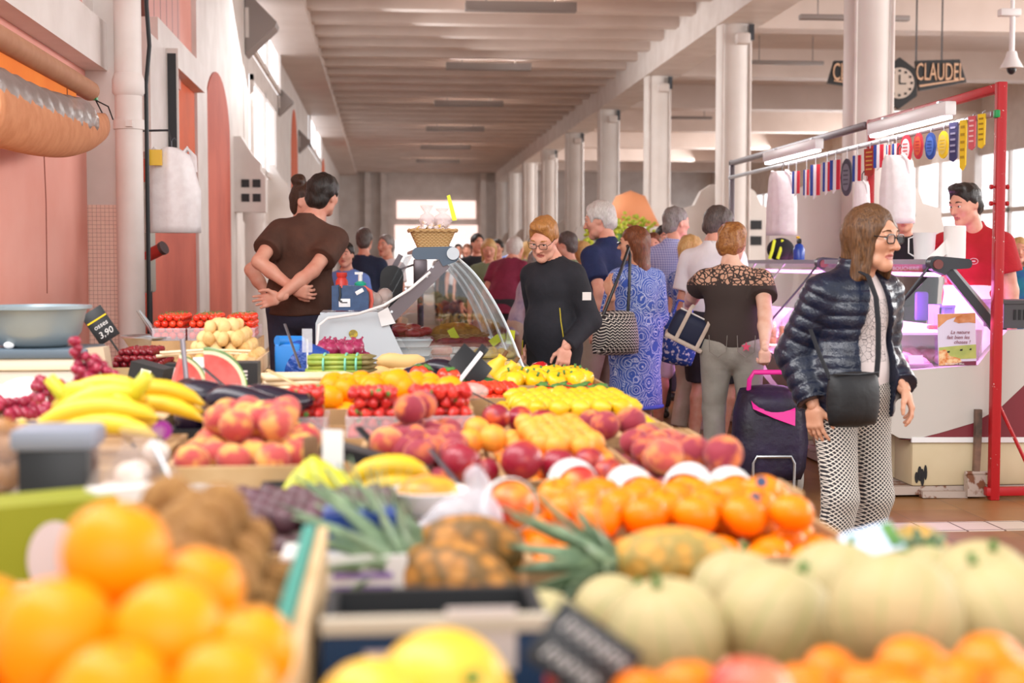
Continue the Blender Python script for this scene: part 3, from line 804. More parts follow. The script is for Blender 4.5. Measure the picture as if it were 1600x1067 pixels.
# ================================================================ the persons
def fl(px, d, z=0):
    p = W(px, 408, d); return (p.x, p.y, z)
H_brown = hair_mat('hair_brown', '412918', '7a5434'); H_dark = hair_mat('hair_dark', '171210', '2e241e'); H_grey = hair_mat('hair_grey', 'a09a96', '6e6864')
H_white = hair_mat('hair_white', 'e2ded8', 'bdb6ae'); H_ginger = hair_mat('hair_ginger', '94602f', 'bd8448'); H_aub = hair_mat('hair_auburn', '4e2a18', '8a4e2c')
H_blond = hair_mat('hair_blond', 'b98a4e', 'd9b478'); H_curl = hair_mat('hair_copper_curls', '7a4620', 'b07a42', (25, 25, 25)); H_darkgrey = hair_mat('hair_pepper', '3a3230', '6e625c')
# --- cloth
t = NT('quilted_nylon'); ns_ = t.noise(26, 3, rough=.6)
t.col(t.mix(ns_, '0b0f1c', '1c2640')).set(.3, spec=.6); t.bump(ns_, .5, .012); M_puffer = t.m
t = NT('lattice_cloth'); sp = t.xyz(); u = t.math('ADD', sp[0], t.math('MULTIPLY', sp[1], .05)); fq = 2*PI/.0165
a_ = t.math('ABSOLUTE', t.math('SINE', t.math('MULTIPLY', t.math('ADD', u, sp[2]), fq/2*1.0))); b_ = t.math('ABSOLUTE', t.math('SINE', t.math('MULTIPLY', t.math('SUBTRACT', u, sp[2]), fq/2)))
mn = t.math('MINIMUM', a_, b_)
t.col(t.ramp(mn, [(.3, lin('efe6da')), (.42, lin('2c2a30'))])).set(.85); M_lattice = t.m
t = NT('printed_pink_cotton'); sp = t.xyz()
v = t.n('ShaderNodeTexVoronoi', feature='DISTANCE_TO_EDGE'); v.inputs['Scale'].default_value = 44; mp = t.n('ShaderNodeMapping'); t.l(t.obj(), mp.inputs[0])
wv = t.n('ShaderNodeMix', data_type='VECTOR'); t.l(mp.outputs[0], v.inputs['Vector'])
v2 = t.n('ShaderNodeTexVoronoi', feature='F1'); v2.inputs['Scale'].default_value = 20; t.l(t.obj(), v2.inputs['Vector'])
rg = t.math('ABSOLUTE', t.math('SINE', t.math('MULTIPLY', v2.outputs['Distance'], 38)))
ink = t.math('MINIMUM', t.math('MULTIPLY', v.outputs['Distance'], 9), rg)
zone = t.math('MULTIPLY', t.math('GREATER_THAN', sp[2], .99), t.math('LESS_THAN', sp[2], 1.235))
zone = t.math('MULTIPLY', zone, t.math('LESS_THAN', t.math('ABSOLUTE', t.math('SUBTRACT', sp[0], .01)), .1))
inkc = t.math('MULTIPLY', t.math('LESS_THAN', ink, .22), zone)
t.col(t.mix(inkc, 'dccfcd', '3a3438')).set(.85); M_tee = t.m
t = NT('blue_floral_cloth'); v = t.n('ShaderNodeTexVoronoi', feature='F1'); v.inputs['Scale'].default_value = 9; t.l(t.obj(), v.inputs['Vector'])
s1 = t.math('ABSOLUTE', t.math('SINE', t.math('MULTIPLY', v.outputs['Distance'], 22)))
v3 = t.n('ShaderNodeTexVoronoi', feature='F1'); v3.inputs['Scale'].default_value = 34; t.l(t.obj(), v3.inputs['Vector'])
s2 = t.math('ADD', t.math('MULTIPLY', s1, .6), t.math('MULTIPLY', v3.outputs['Distance'], .7))
t.col(t.ramp(s2, [(.25, lin('27459c')), (.45, lin('4a72c8')), (.6, lin('dfe6f4')), (.8, lin('3c5cb4'))], 'LINEAR')).set(.8); M_floral = t.m
t = NT('lace_over_skin'); v = t.n('ShaderNodeTexVoronoi', feature='DISTANCE_TO_EDGE'); v.inputs['Scale'].default_value = 34; mp = t.n('ShaderNodeMapping'); 
nz = t.n('ShaderNodeTexNoise'); nz.inputs['Scale'].default_value = 14; t.l(t.obj(), nz.inputs['Vector']); va = t.n('ShaderNodeVectorMath', operation='MULTIPLY_ADD'); t.l(nz.outputs['Color'], va.inputs[0]); va.inputs[1].default_value = (.05, .05, .05); t.l(t.obj(), va.inputs[2]); t.l(va.outputs[0], v.inputs['Vector'])
sp = t.xyz(); lace = t.math('MULTIPLY', t.math('GREATER_THAN', v.outputs['Distance'], .13), t.math('GREATER_THAN', sp[2], 1.235))
t.col(t.mix(lace, '3a2e2a', 'c79a80')).set(.85); M_lace = t.m
t = NT('gingham_lilac'); sp = t.xyz(); c1 = t.math('GREATER_THAN', t.math('SINE', t.math('MULTIPLY', t.math('ADD', sp[0], sp[1]), 330)), 0); c2 = t.math('GREATER_THAN', t.math('SINE', t.math('MULTIPLY', sp[2], 330)), 0)
t.col(t.mix(t.math('MULTIPLY', t.math('ADD', c1, c2), .5), 'c9cdf0', '8288cc')).set(.8); M_gingham = t.m
cl = lambda n, a, b=None: mat(n, a, .85, c2=b or a, ns=9, bump=(8, .45, .03))
C_brown = cl('brown_polo', '4a2e22', '563628'); C_navytr = cl('navy_trousers', '2a2a3c', '34344a'); C_black = cl('black_jersey', '191920', '212129'); C_navy = cl('navy_polo', '17244c', '1e2c58')
C_khaki = cl('khaki_cotton', '94806e', 'a28e7c'); C_white = cl('white_cotton', 'f6f3f5', 'efecf0'); C_grey = cl('grey_jeans', 'a39e94', '979288'); C_red = cl('red_polo', 'ab1520', 'b81c28')
C_beige = cl('beige_cotton', 'c9b8aa', 'bda998'); C_maroon = cl('maroon_tee', '7c2440', '8a2c4a'); C_teal = cl('teal_print', '1f8c9a', '2a5f9a'); C_charc = cl('charcoal_shorts', '2c2a30', '343238')
C_shoe = mat('dark_shoe', '2a2422', .6); C_sand = mat('tan_sandal', 'a87c58', .6)
M_frame = mat('spectacle_frame', '14110f', .3)

# woman in the quilted jacket, walking out of the picture on the right
def post_open(xc, wid):
    def f(F, ax):
        X = ax[0][:, None, None]; Y = ax[1][None, :, None]; Z = ax[2][None, None, :]
        wz = wid(Z); c = xc(Z)
        D = np.maximum(np.abs(X-c)-wz, .0-Y).astype(np.float32)
        return np.maximum(F, -D)
    return f
G = person(dict(H=1.59, hsize=1.1, hoff=-.035, hdrop=.012, loc=fl(1332, 5.6), rz=R_(-162), fine=.0085, label='woman in black quilted jacket and lattice print trousers', hair='bob', hv=.012, hairmat=H_brown, skin=M_skin,
    age=.8, w=.93, hyaw=20, hpit=5, lean=3, wide=.95, hfwd=.05, hfine=.0038, hairfine=.0045, hairwob=(.003, 120), handfine=.003, nose=1.15,
    handR=W(1271, 634, 5.52), handL=W(1413, 608, 5.56), poleR=(.25, -1, 0), poleL=(-.25, -1, 0), fdirR=(.0, .15, -1), fdirL=(-.25, .35, -1), palmR=(-.9, -.3, 0), palmL=(.75, -.6, .1), curlR=.35, curlL=.5, spread=.2,
    footR=(.14, .08), footL=(-.1, -.05), glasses=(M_frame, .0028)))
legs(G, M_lattice, 1.93, .018, waist=1.04, wob=(.006, 20), hemr=.066)
shoes(G, C_shoe)
top(G, M_tee, .012, .9, .3, 'tee_shirt', wob=(.003, 26))
top(G, M_puffer, .03, .85, 1.93, 'quilted_jacket', wob=(.003, 40), puff=(.0085, .056), collar=.075, h=.0058, flare=.024, armloose=1.05,
    post=post_open(lambda Z: -.035+0*Z, lambda Z: np.clip(.035+(1.45-Z)*.25, .035, .1)))
q = G['q']
bag = MB(); c = np.array((-.0, .205, .83))*q
def pillow(mb, c, s, bul, mi=0, n=12, taper=1.0, R=None):
    """a soft flat bag: width, height, thickness"""
    R = R or Matrix.Identity(3); base = len(mb.v); c = Vector(c); vs = []
    for sd in (1, -1):
        for j in range(n+1):
            for i in range(n+1):
                u, v = 2*i/n-1, 2*j/n-1
                e = (1-abs(u)**2.6)*(1-abs(v)**2.6); ww = s[0]/2*(1-(1-taper)*(v*.5+.5)); cr = 1-.10*(u*u*v*v)
                vs.append(c + R @ Vector((u*ww*cr, sd*s[1]/2*max(e, 0)**.55*bul + sd*.003, v*s[2]/2*cr)))
    m = (n+1)**2; fs = []
    for j in range(n):
        for i in range(n):
            a = j*(n+1)+i; fs.append((a, a+n+1, a+n+2, a+1)); fs.append((m+a, m+a+1, m+a+n+2, m+a+n+1))
    bd = [i for i in range(n+1)] + [(n+1)*j+n for j in range(1, n+1)] + [n*(n+1)+i for i in range(n-1, -1, -1)] + [(n+1)*j for j in range(n-1, 0, -1)]
    for a, b in zip(bd, bd[1:]+bd[:1]): fs.append((a, b, m+b, m+a))
    mb.add(vs, fs, mi); return mb
Mb = Matrix.Translation(Vector(G['T'].location)) @ Matrix.Rotation(R_(-162), 4, 'Z')
wl_ = lambda v: Mb @ Vector(tuple(np.array(v, float)*q))
bt = thing('crossbody_bag', 'soft black crossbody bag hanging against the lattice trousers', 'bag', W(1333, 624, 5.33), R_(-162))
ob('bag_body', pillow(MB(), (0, 0, 0), (.235, .1, .21), 1.0), mat('black_nylon_bag', '141418', .55, bump=(20, .3, .01)), bt, angle=0)
ob('strap', MB().tube([(-.105, .0, .08), (-.112, .0, .16), (-.118, -.01, .28), (-.125, -.035, .38), (-.13, -.09, .46), (-.13, -.18, .49)], .013, 8, flat=.35), M_blackcloth, bt)
ob('strap', MB().tube([(.105, 0, .08), (.118, -.05, .17), (.125, -.1, .26)], .012, 8, flat=.35), M_blackcloth, bt)
ob('zip', MB().tube([(-.1, .02, .1), (0, .025, .095), (.1, .02, .1)], .0035, 6), M_darkmetal, bt)

# stallholder in a brown polo with his hands behind his back, and the woman talking to him
duck = MB()
for i in range(7): duck.b2((-1.25, 8.2+i*.17, .12), (-.26, 8.2+i*.17+.13, .15))
for x in (-1.2, -.75, -.36): duck.b2((x, 8.2, 0), (x+.08, 9.35, .12))
single('duckboard', duck, M_wood, 'slatted wooden duckboard on the floor under the two stallholders in brown', 'duckboard', smooth=False)
G = person(dict(H=1.76, loc=fl(466, 8.6, .15), rz=R_(-8), label='man in brown polo seen from behind with hands clasped behind back', hair='short', hv=.014, hairmat=H_dark, skin=M_skin2,
    roll=8, hroll=10, hoff=.055, hyaw=-25, face=1, fine=.009, wide=1.0, handfine=.0036, handL=W(457, 450, 8.36), handR=W(437, 464, 8.30), poleL=(-1, -.5, .1), poleR=(1, -.5, .1), fdirR=(-1, -.05, -.25), fdirL=(.9, -.1, -.25), palmR=(0, -1, 0), palmL=(0, 1, .2), curlR=.5, curlL=.7))
top(G, C_brown, .024, .9, .62, 'polo_shirt', wob=(.006, 17), collar=.05, flare=.01, armloose=1.15)
legs(G, C_navytr, 1.95, .014, waist=.99, wob=(.004, 20)); shoes(G, C_shoe)
G = person(dict(H=1.72, loc=fl(474, 9.1, .15), rz=R_(-125), label='woman with hair in a bun facing the man in brown polo', hair='bun', hairmat=hair_mat('hair_espresso', '2a1a12', '4a3020'), skin=M_skin2, hyaw=15, wide=.95, hairwob=(.006, 70),
    handR=W(425, 470, 8.9)))
top(G, C_brown, .018, .88, .55, 'polo_shirt', collar=.04); legs(G, cl('dark_red_trousers', '4a2a26'), 1.95, .018, waist=1.03); shoes(G, C_shoe)

# man in black looking down into the glass case
G = person(dict(H=1.65, loc=fl(866, 8.05), rz=R_(138), label='man in black long sleeved top and glasses looking down at the stall', hair='quiff', hairmat=H_ginger, skin=M_skin2, hpit=30, hroll=-4, hyaw=16, hfwd=.06, hdrop=.03, lean=4, wide=.9, belly=.02, fine=.009,
    age=.8, hfine=.005, handfine=.0034, handL=W(884, 543, 7.85), handR=W(826, 545, 8.15), poleL=(-.35, -1, 0), poleR=(.35, -1, 0), fdirL=(.05, .25, -1), palmL=(.75, -.65, 0), curlL=.45, spread=.2, glasses=(M_frame, .0018)))
bm_ = top(G, C_black, .022, .80, 1.95, 'long_sleeved_top', wob=(.007, 15), armloose=1.0)
legs(G, cl('black_trousers', '141417'), 1.95, .02, wob=(.005, 18)); shoes(G, C_shoe)
M_yel = mat('yellow_piping', 'b8a428', .6)
def on_top(G, pts, r, m, name):
    ob(name, MB().tube([np.array(G['up'](p))*G['q'] for p in pts], r, 6), m, G['T'])
on_top(G, [(-.135, .118, 1.2), (-.145, .125, 1.12), (-.155, .118, 1.02), (-.165, .1, .92)], .0035, M_yel, 'piping')
on_top(G, [(.145, .12, 1.0), (.16, .11, .92), (.17, .09, .86)], .0035, M_yel, 'piping')
p = np.array(G['sh'][-1])*.55+np.array(G['el'][-1])*.45
ob('sleeve_badge', MB().box(tuple((p+(-.06, .035, .0))*G['q']), (.006, .05, .045), R_(-40)), M_white, G['T'], smooth=False)

# white haired man in navy
G = person(dict(H=1.79, loc=fl(946, 10.1), rz=R_(42), label='white haired man in navy polo and khaki trousers', hair='short', hv=.016, hairmat=H_white, skin=M_skin2, hyaw=30, hpit=12, hfwd=.05, wide=1.02, age=.8, handL=W(931, 512, 9.9), poleL=(-.5, -1, 0)))
top(G, C_navy, .024, .88, .7, 'polo_shirt', collar=.05, armloose=1.15, wob=(.006, 17)); legs(G, C_khaki, 1.95, .024, waist=1.04); shoes(G, C_shoe)
ob('wristwatch', MB().lathe([(.034, -.012), (.037, -.008), (.037, .008), (.034, .012)], 16, tuple((np.array(G['wr'][-1])+(0, 0, .01))*G['q'])), M_darkmetal, G['T'])

# woman in the blue patterned dress with a woven tote
G = person(dict(H=1.60, loc=fl(993, 9.4), rz=R_(28), label='woman in blue and white patterned dress carrying a woven tote', hair='long', hairmat=H_aub, skin=M_skin, hyaw=38, wide=1.0, handL=W(955, 460, 9.2), poleL=(-.25, .1, -1), fdirL=(-.1, .4, 1), handR=None, hairwob=(.004, 100)))
top(G, M_floral, .022, .47, 1.05, 'dress', flare=.03, wob=(.005, 20), armloose=1.1)
put(G, 'hem_band', [cap((0, 0, .5), (0, 0, .44), .228, .232, flat=((0, 1, 0), .78), k=0), pln((0, 0, .475), (0, 0, 1), k=.003), pln((0, 0, .445), (0, 0, -1), k=.003)], mat('blue_hem', '4a62c0', .8), wob=(0, 0))
shoes(G, C_sand)
ob('sunglasses', MB().tube(G['toh'](np.array([(-.06, .085, .01), (-.03, .108, .006), (0, .108, .012), (.03, .108, .006), (.06, .085, .01), (.08, .0, .012)])), .008, 6), M_frame, G['T'])
t = NT('woven_chevron'); sp = t.xyz(); zz_ = t.math('PINGPONG', t.math('ADD', sp[0], sp[1]), .014)
st = t.math('SINE', t.math('MULTIPLY', t.math('ADD', t.math('MULTIPLY', zz_, .9), sp[2]), 2*PI/.019))
t.col(t.ramp(st, [(.42, lin('1d1a1e')), (.58, lin('e9e2d6'))])).set(.7); M_weave = t.m
p = W(962, 520, 9.12)
tb = thing('tote_bag', 'black and white woven tote on the shoulder of the woman in blue', 'bag', p, R_(10))
ob('bag_body', pillow(MB(), (0, 0, 0), (.34, .2, .29), .9, taper=.8), M_weave, tb, angle=0)
for y in (.05, -.05):
    ob('handle', MB().tube([(-.1, y, .12), (-.05, y, .24), (.02, y*.8, .4), (.1, y*.4+.06, .545), (.12, .1, .55)] if y < 0 else [(.1, y, .12), (.11, y, .3), (.12, .07, .5), (.12, .12, .56)], .011, 8), M_black, tb)

# the queue at the butcher's counter
G = person(dict(H=1.80, loc=fl(1052, 11.2), rz=R_(-35), label='grey haired man in lilac checked shirt and white rolled shorts', hair='short', hv=.008, hairmat=H_grey, skin=M_skin2, hyaw=-30, hfwd=.05, wide=1.02))
top(G, M_gingham, .024, .86, .75, 'checked_shirt', collar=.05); legs(G, C_white, 1.02, .03); shoes(G, C_sand)
G = person(dict(H=1.57, loc=fl(1078, 10.8), rz=R_(-60), label='short blonde woman half hidden behind the man in white shirt', hair='bob', hairmat=H_blond, skin=M_skin3, hyaw=-10))
top(G, M_floral, .018, .86, .5, 'blouse'); legs(G, C_beige, 1.9, .02); shoes(G, C_sand)
G = person(dict(H=1.77, loc=fl(1110, 10.3), rz=R_(-42), label='dark haired man in white shirt and black shorts at the counter', hair='short', hv=.02, hairmat=H_darkgrey, skin=M_skin2, hyaw=-30, hpit=14, hfwd=.05, lean=6, wide=1.08))
top(G, C_white, .026, .86, .8, 'white_shirt', collar=.05, armloose=1.2); legs(G, C_charc, 1.0, .028); shoes(G, C_shoe)
G = person(dict(H=1.60, loc=fl(1145, 8.8), rz=R_(-14), label='woman with copper curls in brown lace top and grey jeans', hair='curly', hairmat=H_curl, skin=M_skin3, hyaw=-25, hpit=12, hfwd=.06, wide=1.1, arm=1.15, hairwob=(.012, 75), fine=.009,
    handR=W(1195, 556, 8.48), poleR=(.5, -1, 0), curlR=1.0, fdirR=(0, .1, -1), palmR=(-.5, .9, 0), handL=W(1075, 475, 9.3), poleL=(-.6, -.8, -1), handfine=.0036))
top(G, M_lace, .022, .93, .5, 'lace_top', wob=(.006, 18), flare=.008, armloose=1.15); legs(G, C_grey, 1.97, .022, waist=1.03, wob=(.006, 20), hemr=.062); shoes(G, C_shoe)
st = [( .045*math.cos(PI/2+i*PI/5)*(1 if i % 2 == 0 else .42), 0, .045*math.sin(PI/2+i*PI/5)*(1 if i % 2 == 0 else .42)) for i in range(10)]
M_pinkprint = mat('pink_print', 'd8486a', .7)
ob('star_print', MB().prism([Vector((.085, -.158, .86))+Vector(p)*.7 for p in st], (0, .008, 0)), M_pinkprint, G['T'], smooth=False)
M_jeanline = mat('jeans_stitching', '7d776e', .8)
for s in (-1, 1):
    x = s*.085; ob('pocket', MB().tube([(x-.055, -.146, .93), (x-.05, -.163, .83), (x, -.165, .795), (x+.05, -.16, .83), (x+.055, -.142, .93)], .0028, 5), M_jeanline, G['T'])
# navy holdall on her arm
db = thing('holdall', 'navy holdall with beige straps on the arm of the curly haired woman', 'bag', W(1078, 514, 8.85), 0, rot=(R_(8), R_(26), R_(-10)))
ob('bag_body', MB().rbox((0, 0, 0), (.25, .16, .19), .05, seg=4), mat('navy_canvas', '161d38', .7), db, angle=60)
for x in (-.055, .085):
    ob('strap', MB().tube([(x, -.083, -.09), (x, -.087, .0), (x*1.0, -.083, .09), (x*.95, -.03, .13), (x*.8, 0, .145)], .012, 6, flat=.4), C_beige, db)
ob('base_trim', MB().rbox((0, 0, -.085), (.255, .165, .03), .012), C_beige, db)
ob('zip', MB().tube([(-.11, -.03, .098), (.11, -.03, .098)], .006, 6), M_white, db)
fb = thing('shopping_bag', 'blue floral shopping bag hanging behind the navy holdall', 'bag', W(1058, 530, 10.0), 0, rot=(0, R_(12), R_(-20)))
ob('bag_body', pillow(MB(), (0, 0, 0), (.3, .12, .36), 1), mat('blue_leaf_cotton', '274a9a', .8, c2='dfe0e6', ns=42, lo=.55, hi=.6), fb, angle=0)
ob('handle', MB().tube([(-.07, 0, .16), (-.05, 0, .27), (.05, 0, .27), (.07, 0, .16)], .009, 6), mat('blue_hem', '4a62c0', .8), fb)
# wheeled shopping trolley
tr_ = thing('shopping_trolley', 'purple and black shopping trolley with pink handle beside the grey jeans', 'shopping trolley', fl(1203, 8.33), R_(-4)); tr_.scale = (1.0, 1.0, 1.08)
M_purple = mat('purple_nylon', '271a3c', .5, c2='1a1424', ns=5, bump=(14, .5, .02)); M_hot = mat('hot_pink_plastic', 'e8289a', .35)
hz = WZ(1196, 408, 0).z
ob('bag_body', MB().lathe([(.0, .1), (.19, .1), (.21, .16), (.215, .3), (.2, .46), (.17, .56), (.1, .6), (0, .61)], 20, sx=1, sy=.72, fn=lambda a, z, r: r*(1+.04*math.sin(3*a+9*z))/max(abs(math.cos(a))**5+abs(math.sin(a))**5, .25)**.2), M_purple, tr_, angle=0)
ob('flap', pillow(MB(), (.02, -.0, .5), (.42, .34, .2), .95), M_purple, tr_, angle=0)
ob('handle', MB().tube([(-.125, .1, .36), (-.13, -.03, .5), (-.125, -.06, .64), (-.1, -.065, .68), (.1, -.065, .68), (.125, -.06, .64), (.13, -.03, .5), (.125, .1, .36)], .014, 10), M_hot, tr_)
ob('pink_flap', MB().strip([[(-.125, -.12, .535), (.125, -.12, .535)], [(-.12, -.155, .49), (.125, -.16, .48)], [(.0, -.172, .44), (.12, -.178, .40)]], (0, .006, 0)), M_hot, tr_, smooth=False)
ob('stand', MB().tube([(-.12, -.16, .05), (-.12, -.17, .2), (-.1, -.172, .235), (.1, -.172, .235), (.12, -.17, .2), (.12, -.16, .05), (.09, -.165, .02), (-.09, -.165, .02)], .01, 8, closed=True), M_metal, tr_)
for s in (-1, 1): ob('wheel', MB().lathe([(.03, -.015), (.085, -.018), (.09, 0), (.085, .018), (.03, .015)], 20, (s*.2, .1, .09), R=Matrix.Rotation(PI/2, 3, 'Y')), mat('grey_rubber', 'c9c3bc', .6), tr_)
ob('axle', MB().cyl((-.2, .1, .09), (.2, .1, .09), .008, 8), M_metal, tr_)

# butcher in red polo and white apron
G = person(dict(H=1.79, loc=fl(1526, 9.0, .08), rz=R_(132), label='butcher in red polo and white apron behind the counter', hair='quiff', hv=.009, hairmat=H_dark, skin=M_skin2, hyaw=-20, hpit=14, hfwd=.06, lean=9, wide=1.08, arm=1.1, fine=.009, hfine=.005, handR=W(1510, 520, 8.9), handL=None, poleR=(.5, -1, 0)))
top(G, C_red, .022, .93, .62, 'polo_shirt', collar=.055, armloose=1.2, wob=(.006, 17))
put(G, 'apron', [cap((0, .012, 1.15), (0, .03, .5), .155*1.08+.03, .2, flat=((0, 1, 0), .8), k=0), pln((0, 0, 1.13), (0, 0, 1)), pln((0, -.02, 0), (0, -1, 0)), pln((0, 0, .5), (0, 0, -1))], C_white, wob=(.007, 19))
legs(G, C_navytr, 1.95, .02); shoes(G, C_shoe)
pb = np.array(G['up']((-.075, .148, 1.3)))*G['q']
ob('badge', MB().tube([pb+np.array((.028*math.cos(a), .002, .018*math.sin(a))) for a in np.linspace(0, 2*PI, 24, endpoint=False)], .0022, 5, closed=True).box(tuple(pb), (.02, .004, .008)), M_white, G['T'])
single('platform', MB().b2((-.2, -.3, 0), (.5, .45, .08)), M_card, 'low brown standing board behind the meat counter under the butcher', 'platform', loc=fl(1526, 9.0), smooth=False)

# bystanders and the crowd further down the hall
def crowd(label, px, d, H, rz, hair, hm, c_top, c_leg, sleeve=.6, z=0, skin=M_skin2, **k):
    G = person(dict(H=H, loc=fl(px, d, z), rz=R_(rz), label=label, hair=hair, hairmat=hm, skin=skin, fine=.017, hfine=.01, hairfine=.011, handfine=.007, hands=1, **k))
    top(G, c_top, .024, .86, sleeve, 'shirt'); legs(G, c_leg, 1.95, .02); shoes(G, C_shoe, .012); return G
C_sky = cl('sky_blue_shirt', '6e90d8'); C_vest = cl('dark_blue_vest', '1f2a44'); C_yell = cl('mustard_top', 'c79a3c'); C_pale = cl('pale_print', 'c9c0d0', '8a86b0'); C_green = cl('green_top', '7a8a6a')
crowd('grey haired man in black by the hanging white bags behind the meat counter', 1414, 12.6, 1.78, 150, 'short', H_grey, C_black, C_charc, 1.9, z=.1)
single('platform', MB().b2((-.35, -.35, 0), (.35, .35, .1)), M_card, 'low standing board under the grey haired man in black', 'platform', loc=fl(1414, 12.6), smooth=False)
crowd('fair haired woman in teal print top at the right edge behind the red post', 1592, 12.5, 1.58, 160, 'bob', H_blond, C_teal, C_charc, .6)
crowd('white haired man in maroon tee shirt bending forward', 784, 14.5, 1.72, -30, 'receding', H_white, C_maroon, C_charc, .6, lean=28)
crowd('woman with long pale blonde hair beside the curved glass', 764, 16, 1.62, 175, 'long', H_blond, C_green, C_beige, .6, hpit=15)
crowd('person in black top behind the pale blonde woman', 745, 18, 1.72, 200, 'short', H_dark, C_black, C_charc, 1.9)
crowd('person in mustard top between the blonde woman and the man in maroon', 778, 19, 1.66, 160, 'short', H_dark, C_yell, C_charc, .7)
crowd('person in pale patterned blouse stooping beside the man in black', 815, 12.5, 1.5, -80, 'curly', H_grey, C_pale, C_beige, 1.9, lean=15)
crowd('dark haired person beyond the shoulder of the man in black', 888, 13, 1.64, 60, 'short', H_darkgrey, C_green, C_charc, 1.9)
crowd('woman with light brown curls just left of the navy polo', 910, 13.6, 1.56, 20, 'curly', H_blond, C_pale, C_beige, .6)
crowd('red haired woman facing us right of the patterned dress', 1020, 12.6, 1.62, 170, 'short', H_aub, C_sky, C_charc, .6)
crowd('dark haired person partly hidden left of the lilac checked shirt', 1036, 14, 1.72, 190, 'short', H_dark, C_pale, C_charc, .6)
crowd('man in dark blue vest seen from behind beyond the glass case', 569, 14.2, 1.7, -10, 'short', H_darkgrey, C_vest, C_charc, 1.9)
crowd('dark haired child in blue facing us left of the man in vest', 541, 12.6, 1.54, 165, 'short', H_dark, C_sky, C_charc, .6)
crowd('person in white shirt beyond the dark rounded price board', 605, 15.5, 1.66, 140, 'short', H_grey, C_white, C_charc, .6)
i = 0
for lb, px, d, H, rz, hr, hm, ct in (
    ('distant shopper in white shirt under the far doorway left of the curved glass', 716, 27, 1.7, 180, 'short', H_dark, C_white), ('distant shopper in dark blue under the far doorway', 700, 31, 1.72, 0, 'short', H_grey, C_navy),
    ('distant shopper in black in the middle of the aisle above the curved glass', 730, 25, 1.68, 170, 'long', H_aub, C_black), ('distant shopper in red beside the colonnade', 757, 28, 1.7, 10, 'short', H_dark, C_maroon),
    ('distant shopper in sky blue near the colonnade', 800, 24, 1.75, 190, 'short', H_darkgrey, C_sky), ('distant shopper with blond hair in green near the colonnade', 823, 21, 1.66, 30, 'bob', H_blond, C_green),
    ('distant shopper in white top farther along the aisle', 690, 36, 1.7, 0, 'bob', H_blond, C_white), ('distant shopper in beige near the far wall', 742, 34, 1.7, 180, 'short', H_dark, C_beige)):
    crowd(lb, px, d, H, rz, hr, hm, ct, C_charc)
# ================================================================ the glass cases
M_glass = thin_glass('case_glass', 'f4f8fa', .07, .02, .35); M_edge = mat('glass_edge', 'e8eef0', .15, spec=.8)
M_slate = mat('slate_blue_plastic', '47596c', .4); M_plate = mat('grey_steel_plate', '6c6468', .35, .7); M_shell = mat('case_enamel', 'c9d3da', .28, coat=.4)
M_alu = mat('aluminium', 'b9bcc0', .3, .9)
M_neon = mat('neon_price_card', 'e8f03a', .6); M_foam = mat('foam_tray', 'f2f0ee', .6)
def pxp(pts, Y): return [WY(a, b, Y) for a, b in pts]
def curve_px(pts, n=24):
    """smooth curve through pixel points"""
    P_ = [np.array(p, float) for p in pts]; out = []
    P_ = [2*P_[0]-P_[1]]+P_+[2*P_[-1]-P_[-2]]
    for i in range(1, len(P_)-2):
        for k in range(n//(len(pts)-1)):
            t = k/(n//(len(pts)-1)); a, b, c, d = P_[i-1:i+3]
            out.append(.5*((2*b)+(-a+c)*t+(2*a-5*b+4*c-d)*t*t+(-a+3*b-3*c+d)*t**3))
    out.append(P_[-2]); return out
Y1, Y1e = 7.5, 10.4
case1 = thing('display_case', 'glass topped refrigerated case with white end panel beyond the fruit stall', 'display case', (0, 0, 0))
ob('end_panel', MB().prism(pxp([(493, 690), (493, 505), (498, 493), (512, 488), (588, 487), (598, 491), (608, 508), (623, 540), (640, 574), (662, 606), (690, 640), (690, 690)], Y1), (0, .08, 0)), M_shell, case1, angle=25)
xa, xb = WY(500, 600, Y1).x, WY(828, 600, Y1).x; xn = -.17
ob('cabinet', MB().b2((xa, Y1+.081, 0.0), (xn, Y1+.5, .79)).b2((xn, Y1+.081, 0.0), (xb-.02, Y1e, .79)), M_shell, case1, smooth=False)
ob('worktop', MB().b2((xa, Y1+.081, .79), (xn, Y1+.5, WY(590, 489, Y1).z)).b2((xn, Y1+.081, .79), (WY(600, 500, Y1).x-.01, Y1e, WY(590, 489, Y1).z)), M_shell, case1, smooth=False)
ob('deck', MB().b2((WY(602, 500, Y1).x, Y1+.081, .79), (xb, Y1e, .82)), M_alu, case1, smooth=False)
arc = curve_px([(712, 398), (742, 426), (768, 462), (790, 502), (808, 545), (824, 586)])
for k in range(3):
    y0, y1 = Y1+.03+k*.96, Y1+.03+k*.96+.93
    rows = [[WY(a, b, Y1)+Vector((0, y0-Y1, 0)), WY(a, b, Y1)+Vector((0, y1-Y1, 0))] for a, b in arc]
    g = ob('curved_glass', MB().strip(rows, (-.006, 0, -.006)), M_glass, case1)
    e = MB()
    for yy in (y0, y1): e.tube([WY(a, b, Y1)+Vector((-.003, yy-Y1, -.003)) for a, b in arc], .0075, 6)
    ob('glass_edge', e, M_edge, g)
ob('end_glass', MB().prism(pxp([(700, 408)]+[tuple(p) for p in arc[2:]]+[(660, 586), (612, 505)], Y1+.02), (0, .006, 0)), M_glass, case1, smooth=False)
ob('rear_glass', MB().strip([[WY(645, 398, Y1), WY(645, 398, Y1)+Vector((0, 2.8, 0))], [WY(596, 488, Y1), WY(596, 488, Y1)+Vector((0, 2.8, 0))]], (.006, 0, 0)), M_glass, case1)
ob('support_arm', MB().prism(pxp([(688, 404), (703, 417), (614, 505), (598, 491)], Y1-.012), (0, .03, 0)), M_plate, case1, smooth=False)
s_ = MB()
